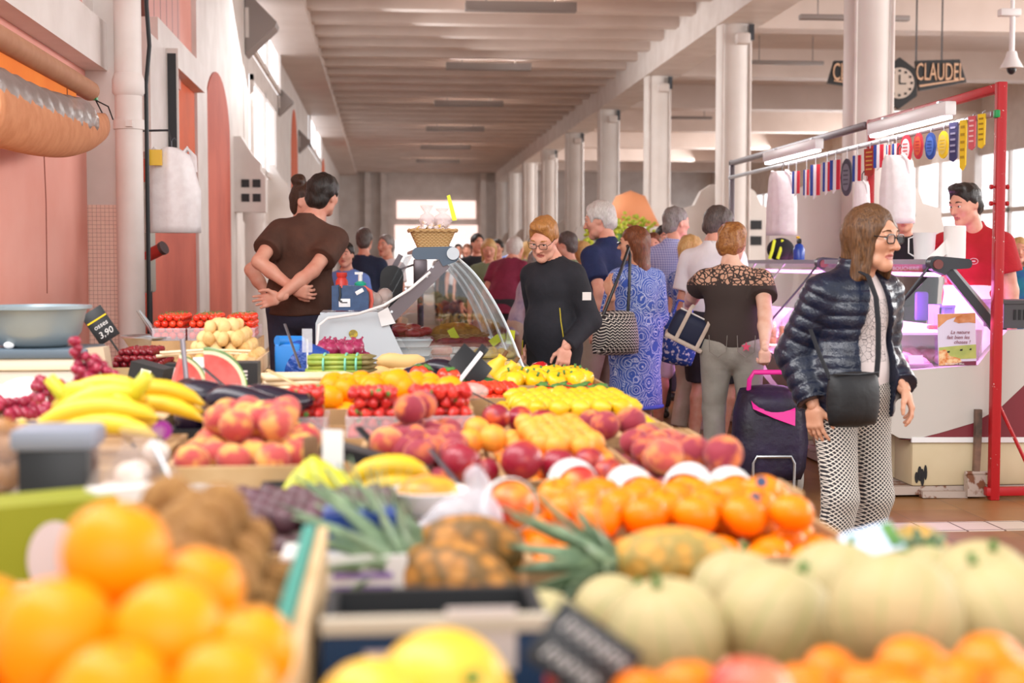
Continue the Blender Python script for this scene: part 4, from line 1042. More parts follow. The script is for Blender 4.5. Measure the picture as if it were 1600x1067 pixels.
for a, b in ((676, 417), (667, 432), (634, 451), (612, 487)): s_.cyl(WY(a, b, Y1-.02), WY(a, b, Y1-.008), .007, 10)
ob('screw', s_, M_alu, case1)
ob('arm_foot', MB().prism(pxp([(590, 489), (606, 480), (618, 505), (596, 510)], Y1-.016), (0, .05, 0)), M_whiteplastic, case1, smooth=False)
hp = [(652+8*math.cos(a), 396+9.5*math.sin(a)) for a in np.linspace(PI/2, PI*1.5, 10)]
hp += [(705+13*math.cos(a), 398+13*math.sin(a)) for a in np.linspace(-PI/2, PI*.35, 10)] + [(692, 416), (686, 405)]
ob('arm_head', MB().prism(pxp(hp, Y1-.03), (0, .07, 0)), M_slate, case1, angle=30)
ob('pivot_cap', MB().cyl(WY(708, 396, Y1-.045), WY(708, 396, Y1-.029), .033, 24), mat('pale_cap', 'c2ccd4', .4), case1)
xs0, xs1 = WY(650, 390, Y1).x, WY(702, 390, Y1).x; zs_ = WY(650, 388, Y1).z
ob('top_shelf', MB().b2((xs0, Y1+.041, zs_-.02), (xs1, Y1e, zs_)), M_alu, case1, smooth=False)
pt = MB().prism([WY(552+7*math.cos(a), 521.5+6.5*math.sin(a), Y1-.002) for a in np.linspace(0, 2*PI, 20, endpoint=False)], (0, -.003, 0))
ob('sticker', pt, mat('kiwi_sticker', '8a7a3a', .6, c2='c9b03a', ns=60), case1)
single('cable', MB().tube([WY(a, b, y) for a, b, y in ((496, 610, 7.42), (495, 540, 7.43), (498, 508, 7.44), (512, 497, 7.46), (560, 490, 7.44), (600, 477, 7.4), (640, 452, 7.43), (672, 425, 7.46))], .0075, 8), M_whiteplastic, 'white cable running over the white end panel and up the grey arm', 'cable')
# wicker basket of wrapped sweets on the top shelf
t = NT('wicker'); sp = t.xyz(); an_ = t.n('ShaderNodeMath', operation='ARCTAN2'); t.l(sp[1], an_.inputs[0]); t.l(sp[0], an_.inputs[1])
w1 = t.math('SINE', t.math('ADD', t.math('MULTIPLY', an_.outputs[0], 26), t.math('MULTIPLY', t.math('GREATER_THAN', t.math('SINE', t.math('MULTIPLY', sp[2], 360)), 0), PI)))
w2 = t.math('ABSOLUTE', t.math('SINE', t.math('MULTIPLY', sp[2], 360)))
hh = t.math('MULTIPLY', w2, t.math('ADD', t.math('MULTIPLY', w1, .35), .65))
t.col(t.ramp(hh, [(0, lin('7a5228')), (.4, lin('cfa266')), (1, lin('e6c48c'))])).set(.55); t.bump(hh, 1, .004); M_wick = t.m
bk = thing('wicker_basket', 'wicker basket of wrapped sweets on top of the glass case', 'basket', (WY(676, 388, 7.75).x, 7.76, zs_))
sq = lambda a, z, r: r/max(abs(math.cos(a))**6+abs(math.sin(a))**6, .2)**(1/6)
ob('basket_body', MB().lathe([(0, .002), (.085, .002), (.087, .012), (.122, .092), (.125, .098), (.116, .098), (.08, .015), (0, .012)], 48, fn=sq, sy=.8), M_wick, bk, angle=60)
ob('rim', MB().tube([(.129*sq(a, 0, 1)*math.cos(a), .8*.129*sq(a, 0, 1)*math.sin(a), .098+.002*math.sin(24*a)) for a in np.linspace(0, 2*PI, 64, endpoint=False)], .0085, 8, closed=True), M_wick, bk)
M_foil = mat('sweet_wrapper', 'e9d9d6', .25, c2='d9b04a', ns=30, lo=.55, hi=.62); M_cel = film('cellophane', 'f6e6ea', .35, .12)
for i in range(26):
    a = rnd.uniform(0, 2*PI); r = .085*math.sqrt(rnd.random()); o = single('wrapped_sweet', MB().ell((0, 0, 0), (.02, .013, .012), 10, 6).tube([(.018, 0, 0), (.032, 0, .003)], [.003, .012], 6).tube([(-.018, 0, 0), (-.032, 0, .003)], [.003, .012], 6), M_foil if i else M_foil,
        'small wrapped sweet heaped in the wicker basket', 'sweet', Vector(bk.location)+Vector((r*math.cos(a), .8*r*math.sin(a), .1+.035*(1-r/.09)+rnd.uniform(-.01, .01))), (rnd.uniform(0, 3), rnd.uniform(0, .6), rnd.uniform(0, 6)), 'sweets in the wicker basket')
for (x, y, h, w, lb) in ((-.03, .0, .125, .045, 'clear tied bag of sweets standing at the left in the wicker basket'), (.055, .02, .11, .05, 'clear tied bag of sweets beside the yellow price card in the basket')):
    o = thing('sweet_bag', lb, 'bag of sweets', Vector(bk.location)+Vector((x, y, .1)))
    ob('wrapper', MB().lathe([(0, 0), (.03, .01), (w, .05), (w*.8, .08), (.012, .095), (.03, h), (.035, h+.01)], 14, fn=lambda a, z, r: r*(1+.1*math.sin(5*a+40*z))), M_cel, o, angle=0)
    ob('sweets', MB().ell((0, 0, .035), (w*.7, w*.6, .03)), M_foil, o)
single('price_card', MB().prism([WY(a, b, 7.7) for a, b in ((698, 306), (703, 304), (714, 344), (707, 345))], (0, .003, 0)), M_neon, 'neon yellow price card sticking up out of the wicker basket', 'price card', smooth=False)

# things on the worktop of the glass case
zt_ = WY(590, 486.3, Y1).z
def onz(px, py, z): return WZ(px, py, z)
bx = thing('cash_box', 'blue box with white lock plate standing on the white worktop', 'box', (WY(547, 487, 7.62).x, 7.66, zt_))
M_bluebox = mat('blue_grey_box', '3e587e', .6, c2='354c70', ns=30)
pxw = lambda n: n/292
ob('box_body', MB().prism([(-.098, 0, 0), (.098, 0, 0), (.098, 0, .085), (.085, 0, .12), (.075, 0, .128), (-.04, 0, .132), (-.042, 0, .118), (-.06, 0, .118), (-.062, 0, .136), (-.098, 0, .13)], (0, .16, 0)), M_bluebox, bx, smooth=False)
ob('lock_plate', MB().rbox((-.03, -.004, .04), (.062, .006, .045), .008, 0).box((-.03, -.008, .042), (.03, .004, .005), mi=1), [M_whiteplastic, M_black], bx)
ob('sticker', MB().rbox((.05, -.002, .1), (.045, .004, .022), .006, R=Matrix.Rotation(-.5, 3, 'Y')), M_whiteplastic, bx)
ob('key_cord', MB().tube([(-.055, -.006, .13), (-.052, -.01, .08), (-.058, -.01, .055), (-.045, -.012, .046)], .006, 6), M_black, bx)
pu = thing('soap_pump', 'white soap pump bottle with green collar behind the blue box', 'bottle', (WY(563, 487, 7.9).x, 7.95, zt_))
ob('bottle', MB().lathe([(0, 0), (.04, 0), (.042, .02), (.042, .1), (.025, .125), (.012, .13), (0, .13)], 18), M_whiteplastic, pu)
ob('collar', MB().lathe([(0, .126), (.03, .126), (.034, .14), (.016, .152), (0, .152)], 16), mat('mint_green', '2ab898', .4), pu)
ob('pump', MB().cyl((0, 0, .15), (0, 0, .19), .012, 10).box((-.008, 0, .196), (.045, .02, .014)), M_whiteplastic, pu)
single('rubber_hose', MB().tube([WY(a, b, 7.72) for a, b in ((560, 452), (570, 449), (579, 455), (581, 470), (578, 485))], .011, 8), mat('coral_rubber', 'ee6a58', .5), 'coral red rubber hose curling over the blue box', 'hose')
single('red_cap_bottle', MB().lathe([(0, 0), (.035, 0), (.035, .15), (.024, .17), (.03, .18), (.03, .2), (0, .2)], 14), mat('red_plastic', 'd84038', .4), 'red capped plastic bottle behind the blue box beside the brown polo', 'bottle', (WY(534, 487, 7.95).x, 8.0, zt_))
bd_ = thing('price_board', 'black rounded price board standing beyond the white worktop', 'board', (WY(611, 450, 10.7).x, 10.7, 0)); bd_.scale = (1.42,)*3
hb = [(.062*math.cos(a)+.005, 0, .89+.062*math.sin(a)) for a in np.linspace(0, PI, 14)] + [(-.06, 0, .75), (-.1, 0, .68), (.05, 0, .68)]
ob('board', MB().prism(hb, (0, .025, 0)), M_black, bd_, angle=30); ob('stand', MB().b2((-.04, -.02, 0), (.03, .03, .7)).b2((-.12, -.1, 0), (.1, .1, .03)), M_black, bd_, smooth=False)
sc_ = thing('scale_display', 'grey electronic scale display on a leaning arm beyond the black board', 'scale', (WY(652, 440, 10.9).x, 10.9, 0)); sc_.scale = (1.2,)*3
ob('display', MB().rbox((.02, 0, 1.08), (.09, .04, .17), .01), M_plate, sc_); ob('arm', MB().tube([(0.02, 0, 0), (.02, 0, 1.0)], .02, 8).tube([(-.02, 0, 1.13), (-.14, .0, 1.09)], .008, 6), M_plate, sc_); ob('side_display', MB().box((-.17, 0, 1.07), (.035, .06, .28), R=Matrix.Rotation(.5, 3, 'Y')), M_plate, sc_, smooth=False)
wb = MB()
for i in range(14):
    c_ = Vector((rnd.uniform(-.07, .07), rnd.uniform(-.05, .05), rnd.uniform(.02, .075))); wb.ell(c_, (rnd.uniform(.025, .045),)*3, 8, 6)
single('plastic_bag', wb, film('crumpled_plastic', 'e8d0c6', .4, .15), 'crumpled clear plastic bag on the white worktop by the sloping glass', 'plastic bag', (WY(586, 480, 7.75).x-.01, 7.9, zt_), angle=0)

# wares inside the glass case, on its deck at z = .82
ZD = .822
def deck(px, py, z=ZD): return WZ(px, py, z)
M_lid = film('clear_lid', 'eef4f6', .25, .1)
p0 = deck(641, 568)
for i in range(3):
    o = thing('foam_tray', ['bottom', 'middle', 'topmost'][i]+' white foam tray in the stack behind the end panel of the glass case', 'tray', (p0.x, 7.75, ZD+.048*i), 0, 'stacked foam trays')
    ob('tray', MB().lathe([(0, 0), (.1, 0), (.118, .034), (.124, .036), (.112, .034), (.096, .004), (0, .004)], 28, fn=sq, sy=.8), M_foam, o, angle=50)
    ob('lid', MB().lathe([(.117, .034), (.112, .046), (0, .046)], 28, fn=sq, sy=.8), M_lid, o)
for k, (px, py, cc, lb) in enumerate(((688, 569, 'c4502e', 'lower pack of orange red meat beside the foam trays'), (690, 569, 'd8623a', 'upper pack of orange red meat beside the foam trays'))):
    o = thing('meat_pack', lb, 'meat pack', (deck(px, py).x, 7.8, ZD+.05*k)); ob('meat', MB().rbox((0, 0, .022), (.12, .14, .038), .012), mat('meat_'+cc, cc, .35, c2='e08a60', ns=30), o); ob('film', MB().rbox((0, 0, .024), (.13, .15, .046), .012), M_lid, o)
o = thing('meat_tray', 'wide dark red tray of raw meat at the back of the glass case', 'tray', (WY(642, 400, 9.4).x, 9.4, ZD))
ob('tray', MB().rbox((0, 0, .03), (.3, .5, .06), .012), mat('crimson_plastic', '8e2238', .4), o)
M_rawred = mat('raw_red_meat', '98202e', .3, c2='c04a50', ns=18)
mm = MB()
for i in range(16): mm.ell((rnd.uniform(-.1, .1), rnd.uniform(-.2, .2), .07+rnd.uniform(0, .05)), (.05, .06, .03), 10, 7, R=Matrix.Rotation(rnd.uniform(0, 3), 3, 'Z'))
tag(ob('meat', mm, M_rawred, o, angle=0), kind='stuff')
o = thing('cheese_basket', 'shallow basket with a brown crusted mound inside the glass case', 'basket', (WY(712, 400, 9.7).x, 9.7, ZD))
ob('basket_body', MB().lathe([(0, 0), (.19, 0), (.23, .07), (.21, .07), (.18, .01), (0, .01)], 32, fn=sq, sy=.7), M_wick, o, angle=50); ob('mound', MB().ell((0, 0, .06), (.18, .12, .085)), mat('ochre_crust', 'b98a3a', .8, c2='8f6526', ns=20, bump=(40, .5, .01)), o)
for k, (px, py, w, dd, h, c1, c2, lb, cat_) in enumerate((
    (700, 545, .5, .12, .06, '8e2238', '7a1c30', 'crimson divider tray across the glass case', 'tray'), (722, 536, .3, .2, .05, '3f8a4c', '74b878', 'green wrapped packs inside the glass case', 'pack'),
    (690, 560, .1, .2, .05, 'e07a3a', 'f0a070', 'orange smoked fish pack in the glass case', 'pack'), (735, 552, .25, .16, .03, 'f4f0ea', 'dcd4cc', 'white paper sheet of cheese in the glass case', 'cheese'),
    (772, 560, .24, .3, .05, 'f0d48a', 'e8b840', 'yellow pasta tray in the front of the glass case', 'tray'), (792, 577, .16, .2, .03, 'e6e2d2', 'f0cf60', 'pale cheese slices at the foot of the curved glass', 'cheese'), (765, 540, .3, .2, .05, '9c2838', '84202e', 'dark red tray under the neon price cards', 'tray'))):
    p = deck(px, py); o = thing('food_tray', lb, cat_, (p.x, p.y+dd/2, ZD)); m_ = mat('ware_%d' % k, c1, .5, c2=c2, ns=22)
    ob('tray', MB().rbox((0, 0, h*.3), (w, dd, h*.6), .008), m_, o)
    fm = MB()
    for i in range(10): fm.ell((rnd.uniform(-.4, .4)*w, rnd.uniform(-.38, .38)*dd, h*.6), (w*.12, dd*.14, h*.5), 8, 6)
    tag(ob('food', fm, m_, o, angle=0), kind='stuff')
for k, (px, py, lb) in enumerate(((709, 541, 'neon yellow price card among the papers inside the glass case'), (712, 535, 'neon yellow price card behind the first one inside the case'), (776, 549, 'neon yellow price card leaning low near the front glass'), (798, 545, 'neon yellow price card standing by the foot of the curved glass'))):
    p = deck(px, py); single('price_card', MB().box((0, 0, .045), (.05, .004, .09), R=Matrix.Rotation((-.5, .3, .9, .1)[k], 3, 'Y')), M_neon, lb, 'price card', (p.x, p.y, ZD+.03), smooth=False)

# ---------------------------------------------------------------- butcher's cases on the right
M_enam2 = mat('cream_grey_enamel', 'c9c4bd', .3, coat=.3); M_mar = mat('maroon_panel', '7c2a34', .4); M_cream = mat('cream_sheet_metal', 'd3c3a0', .45, c2='c8b690', ns=3)
M_rust = mat('chipped_grey_paint', 'b7a69a', .6, c2='7a4a30', ns=14, lo=.55, hi=.62)
M_uv = glow('pink_violet_tube', 'ff9cf4', 5)
Y2 = 8.0
def case2(Ya, Yb, label, first):
    D = Vector((0, Ya-Y2, 0)); C2 = thing('meat_case', label, 'display case', (0, 0, 0))
    pp = lambda pts, dy=0: [WY(a, b, Y2)+D+Vector((0, dy, 0)) for a, b in pts]
    white = [(1318, 580), (1430, 578), (1528, 570), (1545, 548), (1574, 516), (1612, 514), (1612, 590), (1602, 600), (1562, 638), (1520, 661), (1470, 676), (1430, 686), (1405, 684), (1376, 668), (1345, 632)]
    ob('end_panel', MB().prism(pp(white), (0, .06, 0)), M_enam2, C2, angle=25)
    ob('maroon_panel', MB().prism(pp([(1408, 687), (1430, 686), (1470, 676), (1520, 661), (1562, 638), (1602, 600), (1612, 588), (1612, 690)], .004), (0, .05, 0)), M_mar, C2, smooth=False)
    ob('white_strip', MB().prism(pp([(1424, 683), (1612, 683), (1612, 691), (1424, 691)], -.008), (0, .02, 0)), M_whiteplastic, C2, smooth=False)
    base = [WY(1426, 690, Y2), WY(1612, 758, Y2)]; xd = WY(1540, 690, Y2).x
    xl, xr, zt2, zb2 = base[0].x, base[1].x, base[0].z, base[1].z
    ob('base_box', MB().rbox(((xl+xr)/2, Ya+.16, (zt2+zb2)/2), (xr-xl, .3, zt2-zb2), .02).rbox(((xl+xd)/2, (Ya+Yb)/2+.15, (zt2+zb2)/2), (xd-xl, Yb-Ya-.31, zt2-zb2), .02), M_cream, C2)
    ob('belly', MB().prism(pp([(1322, 582), (1330, 600), (1348, 634), (1376, 666), (1405, 681), (1440, 681), (1520, 655), (1540, 640), (1540, 576)], .061), (0, Yb-Ya-.08, 0)), M_enam2, C2, angle=25)
    z_d = WY(1430, 578, Y2).z
    ob('deck', MB().b2((WY(1320, 578, Y2).x, Ya+.061, z_d-.03), (WY(1528, 570, Y2).x, Yb, z_d)), M_enam2, C2, smooth=False)
    ob('back_wall', MB().b2((WY(1528, 540, Y2).x, Ya+.061, z_d-.03), (WY(1541, 540, Y2).x, Yb, WY(1570, 516, Y2).z)), M_enam2, C2, smooth=False)
    ob('chassis', MB().b2((xl-.12, Ya+.02, zb2-.05), (xd, Yb, zb2)).b2((xd, Ya+.02, zb2-.05), (xr, Ya+.3, zb2)), M_rust, C2, smooth=False)
    for yy in (Ya+.35, Yb-.35):
        for x in (xl+.1, xd-.15): ob('wheel', MB().lathe([(.02, -.03), (.055, -.03), (.06, 0), (.055, .03), (.02, .03)], 16, (x, yy, .06), R=Matrix.Rotation(PI/2, 3, 'Y')).b2((x-.02, yy-.02, .06), (x+.02, yy+.02, zb2-.05)), M_black, C2)
    top_, foot = (1458, 411), (1322, 579)
    gl = curve_px([top_, (1418, 462), (1372, 515), (1338, 556), foot], 20)
    n = max(1, round((Yb-Ya)/1.0))
    for k in range(n):
        y0, y1 = k*(Yb-Ya)/n+.02, (k+1)*(Yb-Ya)/n-.02
        g = ob('front_glass', MB().strip([[WY(a, b, Y2)+D+Vector((0, y0, 0)), WY(a, b, Y2)+D+Vector((0, y1, 0))] for a, b in gl], (.004, 0, -.004)), M_glass, C2)
        ob('glass_edge', MB().tube([WY(a, b, Y2)+D+Vector((0, y0, 0)) for a, b in gl], .008, 6), M_alu if k else M_darkmetal, g)
    ob('end_glass', MB().prism(pp([(1465, 420), (1540, 512), (1530, 568), (1430, 577), (1326, 579), (1372, 517)], .02), (0, .006, 0)), M_glass, C2, smooth=False)
    ob('support_arm', MB().prism(pp([(1472, 422), (1484, 416), (1560, 508), (1552, 520)], -.012), (0, .03, 0)), M_darkmetal, C2, smooth=False)
    ob('arm_rail', MB().prism(pp([(1484, 415), (1488, 414), (1566, 506), (1561, 509)], -.005), (0, .03, 0)), M_alu, C2, smooth=False)
    h2 = [(1462+12*math.cos(a), 412+12*math.sin(a)) for a in np.linspace(PI*.6, PI*1.5, 10)]+[(1510+6*math.cos(a), 412+7.5*math.sin(a)) for a in np.linspace(-PI/2, PI/2, 8)]+[(1482, 421), (1474, 430)]
    ob('arm_head', MB().prism(pp(h2, -.03), (0, .07, 0)), M_darkmetal, C2, angle=30)
    ob('pivot_cap', MB().cyl(pp([(1462, 413)], -.045)[0], pp([(1462, 413)], -.029)[0], .028, 24), mat('dull_red_cap', '7a4442', .5), C2)
    a, b = WY(1450, 405, Y2), WY(1512, 405, Y2)
    ob('top_shelf', MB().b2((a.x, Ya+.041, a.z-.03), (b.x, Yb, a.z)), M_alu, C2, smooth=False)
    tl = WY(1478, 424, Y2)
    ob('lamp_tube', MB().cyl((tl.x, Ya+.1, tl.z-.02), (tl.x, Yb-.1, tl.z-.02), .013, 10), M_uv, C2)
    l = bpy.data.lights.new('case_light', 'AREA'); l.shape = 'RECTANGLE'; l.size = Yb-Ya-.3; l.size_y = .06; l.energy = 34*(Yb-Ya); l.color = (1, .36, .97)
    lo = bpy.data.objects.new('case_light', l); COL.objects.link(lo); lo.location = (tl.x-.03, (Ya+Yb)/2, tl.z-.045); lo.rotation_euler = (0, 0, PI/2); lo.parent = C2
    return C2, z_d, a.z, (a.x, b.x)
cA, ZM, ZT2, XT = case2(8.0, 9.95, "butcher's glass case with grey belly and maroon swoosh, nearest on the right", True)
cB, _, _, _ = case2(10.15, 12.8, "second butcher's glass case further along, behind the woman in the quilted jacket", False)
# lever, bracket and scuff on the near case
ob('lever', MB().prism(pxp([(1525, 640), (1535, 640), (1534, 690), (1531, 740), (1522, 740), (1524, 690)], Y2-.05), (0, .03, 0)), mat('rusty_lever', '4a4038', .6, c2='8a6a58', ns=9), cA, smooth=False)
ob('bracket', MB().prism(pxp([(1512, 742), (1541, 742), (1541, 776), (1512, 776)], Y2-.06), (0, .055, 0)), M_rust, cA, smooth=False)
ob('bracket_pin', MB().cyl(WY(1508, 739, Y2-.045), WY(1545, 739, Y2-.045), .012, 8), M_rust, cA)
ob('tow_plate', MB().prism(pxp([(1442, 768), (1512, 768), (1512, 778), (1442, 778)], Y2-.03), (0, .06, 0)), M_rust, cA, smooth=False)
sf = MB()
for px, py, w, h in ((1432, 746, 3, 9), (1437, 740, 3.5, 12), (1441, 746, 3, 14), (1446, 738, 2.5, 12)): sf.prism([WY(px+w*math.cos(a), py+h*math.sin(a), Y2+.009) for a in np.linspace(0, 2*PI, 10, endpoint=False)], (0, -.003, 0))
ob('scuff', sf, M_black, cA)
# the poster on the end glass
YP = Y2-.004
P_ = lambda px, py: WY(px, py, YP)
po = thing('poster', 'poster with a cow and green field on the end glass of the meat case', 'poster', (0, 0, 0))
ob('sheet', MB().prism(pxp([(1464.5, 490.5), (1524, 488.5), (1525.5, 571), (1466.5, 572)], YP), (0, .003, 0)), mat('poster_lilac', 'dcd4ea', .6), po, smooth=False)
def art(name, pts, m, dy, lb=None): ob(name, MB().prism(pxp(pts, YP-dy), (0, .0012, 0)), m, po, smooth=False, label=lb)
art('picture_sky', [(1465, 491), (1524, 489), (1524.5, 505), (1510, 503), (1494, 495), (1480, 500), (1466, 512)], mat('poster_orange', 'e0a070', .6, c2='c98050', ns=12), .0018)
art('picture_cow', [(1490, 502), (1494, 495), (1504, 491), (1517, 491), (1522, 496), (1520, 503), (1508, 504), (1498, 505)], mat('poster_brown', 'c0703a', .6, c2='d89a70', ns=20), .0032)
art('picture_field', [(1467, 543), (1496, 540), (1525, 538), (1525.5, 560), (1467, 562)], mat('poster_green', 'b9c06a', .6, c2='a0b060', ns=15), .0018)
art('picture_meal', [(1467, 548), (1478, 546), (1484, 556), (1500, 560), (1503, 565), (1490, 570), (1467, 571)], mat('poster_meal', 'd87a3a', .6, c2='f0d0a0', ns=45), .0032)
art('picture_band', [(1467, 566), (1525.4, 564), (1525.5, 570.5), (1467, 571.5)], mat('poster_wine', '7a3048', .6), .0026)
M_wine = mat('wine_lettering', '8a4a5a', .6)
for i, (tx, px, py) in enumerate((('La nature', 1500, 519), ('fait bien les', 1497, 527), ('choses !', 1503, 534.5))):
    text('lettering', tx, .03, M_wine, po, WY(px, py, YP-.005), (PI/2, 0, 0), .0006, shear=.25)
text('lettering', 'SO-CHEVIE-BELL', .016, M_whiteplastic, po, WY(1492, 568.5, YP-.006), (PI/2, 0, 0), .0006)
ob('picture_cattle', MB().prism(pxp([(1480, 549), (1484, 548), (1484, 551), (1480, 551)], YP-.004), (0, .001, 0)).prism(pxp([(1500, 546), (1504, 545), (1504, 548), (1500, 548)], YP-.004), (0, .001, 0)).prism(pxp([(1515, 545), (1518, 544), (1518, 547), (1515, 547)], YP-.004), (0, .001, 0)), M_black, po, smooth=False)
jr = thing('glass_jar', 'small dark jar just inside the glass beside the poster', 'jar', (WY(1517, 570, 8.12).x, 8.14, ZM))
ob('jar', MB().lathe([(0, 0), (.03, 0), (.033, .01), (.033, .06), (.028, .07), (0, .07)], 16), mat('dark_jar', '2a3438', .15), jr); ob('lid', MB().lathe([(0, .07), (.031, .07), (.031, .085), (0, .085)], 16), M_darkmetal, jr)
# meat and wares inside
M_pinkmeat = mat('pink_meat', 'd88a9c', .35, c2='f0c8d0', ns=16); M_wrap = film('pink_wrap', 'f0c0e8', .45, .15)
def on(px, py, Y, z): p = WY(px, py, Y); return Vector((p.x, Y, z))
k = 0
for (px, Y, rx, ry, rz_) in ((1405, 8.25, .09, .06, .05), (1432, 8.2, .07, .07, .035), (1420, 8.45, .1, .07, .06), (1450, 8.5, .08, .06, .05), (1398, 8.55, .09, .06, .06), (1440, 8.75, .09, .06, .05), (1475, 8.4, .07, .05, .04), (1470, 8.8, .07, .05, .05), (1500, 8.6, .06, .06, .04)):
    o = thing('meat_joint', 'pale pink joint of poultry lying in the nearest butcher case', 'meat', on(px, 575, Y, ZM), 0, 'poultry in the nearest butcher case')
    mm = MB().ell((0, 0, rz_*.9), (rx, ry, rz_), 14, 9, R=Matrix.Rotation(rnd.uniform(0, 3), 3, 'Z')).ell((rx*.7, .0, rz_*.7), (rx*.45, ry*.45, rz_*.6), 10, 7)
    ob('meat', mm, M_pinkmeat, o, angle=0); k += 1
o = thing('meat_tray', 'tray wrapped in violet film with a white label in the nearest butcher case', 'tray', on(1428, 572, 8.14, ZM+.001))
ob('tray', MB().rbox((0, 0, .015), (.2, .1, .03), .01), M_wrap, o); ob('label_card', MB().box((0.0, -.03, .05), (.09, .002, .06), R=Matrix.Rotation(-.5, 3, 'X')), M_white, o, smooth=False)
for i, (px, lb, m_) in enumerate(((1440, 'lower shelf tray', M_whiteplastic),)):
    single('inner_shelf', MB().b2((WY(1395, 500, 8.3).x, 8.25, ZM+.19), (WY(1520, 500, 8.3).x-.1, 9.6, ZM+.205)), mat('inner_shelf', 'dccfe0', .3), 'pale shelf inside the nearest butcher case', 'shelf', smooth=False)
cr = thing('plastic_crate', 'violet plastic crate on the shelf of the nearest butcher case', 'crate', on(1492, 500, 8.75, ZM+.206))
M_vio = mat('violet_plastic', '7a68b8', .4); cb_ = MB().b2((-.14, -.1, 0), (.1, .1, .012))
for a, b, c, d in ((-.14, -.1, .1, -.09), (-.14, .09, .1, .1), (-.14, -.1, -.13, .1), (.09, -.1, .1, .1)): cb_.b2((a, b, 0), (c, d, .15))
for x in (-.12, -.06, .0, .06): cb_.b2((x, -.108, .02), (x+.012, -.1, .14))
cb_.b2((-.145, -.112, .135), (.105, -.1, .15)); ob('crate_body', cb_, M_vio, cr, smooth=False)
o = thing('knife', 'red handled knife lying on the shelf in the butcher case', 'knife', on(1468, 490, 8.6, ZM+.207), .1); ob('handle', MB().rbox((.0, 0, .014), (.16, .04, .026), .01), mat('red_plastic', 'd84038', .4), o); ob('blade', MB().box((.08, .045, .008), (.14, .03, .004)), M_metal, o, smooth=False)
single('cloth', MB().rbox((0, 0, .12), (.09, .05, .2), .02), mat('purple_cloth', '5a3c9a', .8), 'purple cloth hanging inside the butcher case below the pivot', 'cloth', on(1440, 470, 9.3, ZM+.207))
bxx = thing('black_crate', 'dark grey plastic crate on the end of the meat case behind the red post', 'crate', (WY(1592, 512, 8.2).x, 8.22, WY(1590, 514, Y2).z))
cb_ = MB().b2((-.15, -.14, 0), (.15, .14, .15)); ob('crate_body', cb_, mat('dark_grey_plastic', '4a4a4c', .5), bxx, smooth=False); ob('rim', MB().b2((-.16, -.15, .145), (.16, .15, .165)), mat('dark_grey_plastic', '4a4a4c', .5), bxx, smooth=False)
ob('slots', MB().b2((-.06, -.144, .05), (-.045, -.139, .11)).b2((-.03, -.144, .05), (-.015, -.139, .11)).b2((-.09, -.144, .05), (-.075, -.139, .11)), M_black, bxx, smooth=False)
# second case: orange skewers and packs
M_skew = mat('orange_skewer_meat', 'e8a04a', .4, c2='f4d090', ns=25)
for i in range(14):
    y = 10.25+i*.17; x = WY(1345, 575, 8).x + .1 + .12*(i % 3)
    o = thing('meat_skewer', 'orange marinated skewer standing in the second butcher case', 'skewer', (x, y, ZM), 0, 'skewers in the second butcher case')
    ob('meat', MB().tube([(0, 0, 0), (0, 0, .05), (.004, 0, .1), (0, 0, .15)], [.022, .03, .027, .02], 9), M_skew, o); ob('stick', MB().cyl((0, 0, .14), (0, 0, .2), .003, 6), M_wood, o)
for i in range(10):
    o = single('meat_pack', MB().rbox((0, 0, .025), (.16, .2, .05), .012), mat('pinkish_pack', 'e0a0a0', .3, c2='f0e0d8', ns=18), 'pink packed meat tray lying in the second butcher case', 'meat pack', (WY(1430, 575, 8).x+.02+.2*(i % 2), 10.25+i*.25, ZM), group='packs in the second butcher case')
# on top of the cases
rl = thing('paper_roll', 'white paper towel roll standing on top of the meat case', 'paper roll', (WY(1486, 405, 8.3).x-.0, 8.25, ZT2))
ob('roll', MB().lathe([(.02, 0), (.062, 0), (.064, .01), (.064, .195), (.06, .2), (.02, .2)], 32), M_paper, rl); ob('loose_sheet', MB().strip([[(-.06, -.02, .12), (-.06, -.025, .03)], [(-.12, -.05, .07), (-.11, -.055, -.01+.012)], [(-.19, -.06, -.02+.03), (-.17, -.062, .006)]], (0, .002, 0)), M_paper, rl, smooth=False)
ob('core', MB().lathe([(.02, .2), (.018, .198), (.018, .0)], 16), M_card, rl)
o = thing('white_tub', 'white tub standing beside the paper roll on the meat case', 'tub', (WY(1446, 405, 8.5).x+.03, 8.6, ZT2)); ob('tub', MB().lathe([(0, 0), (.06, 0), (.07, .16), (.073, .165), (.066, .16), (.056, .01), (0, .01)], 24), M_whiteplastic, o); ob('handle', MB().tube([(-.07, 0, .14), (-.1, 0, .13), (-.1, 0, .04), (-.066, 0, .02)], .005, 6), M_whiteplastic, o)
sg = thing('counter_sign', 'red sign with white lettering under the top shelf of the meat case', 'sign', WY(1415, 415, 9.75)); M_rs = mat('red_sign', 'c23a4c', .5)
ob('board', MB().box((0, 0, 0), (.24, .012, .085)), M_rs, sg, smooth=False)
text('lettering', 'VIANDE DE LA', .036, M_whiteplastic, sg, (0, -.008, .02), (PI/2, 0, 0), .0008); text('lettering', 'BOUCHERIE', .036, M_whiteplastic, sg, (0, -.008, -.02), (PI/2, 0, 0), .0008)
sb = thing('spray_bottle', 'blue spray bottle with yellow nozzle on the far meat case', 'bottle', (WY(1254, 405, 11).x+.03, 11.2, ZT2)); ob('bottle', MB().lathe([(0, 0), (.045, 0), (.048, .08), (.03, .12), (.017, .13), (0, .13)], 18), mat('cobalt_plastic', '2a4cb0', .25), sb); ob('nozzle', MB().rbox((0, 0, .15), (.03, .05, .04), .008), M_black, sb); ob('cap', MB().rbox((-.01, 0, .18), (.025, .03, .02), .005), mat('yellow_plastic', 'f0c030', .4), sb)
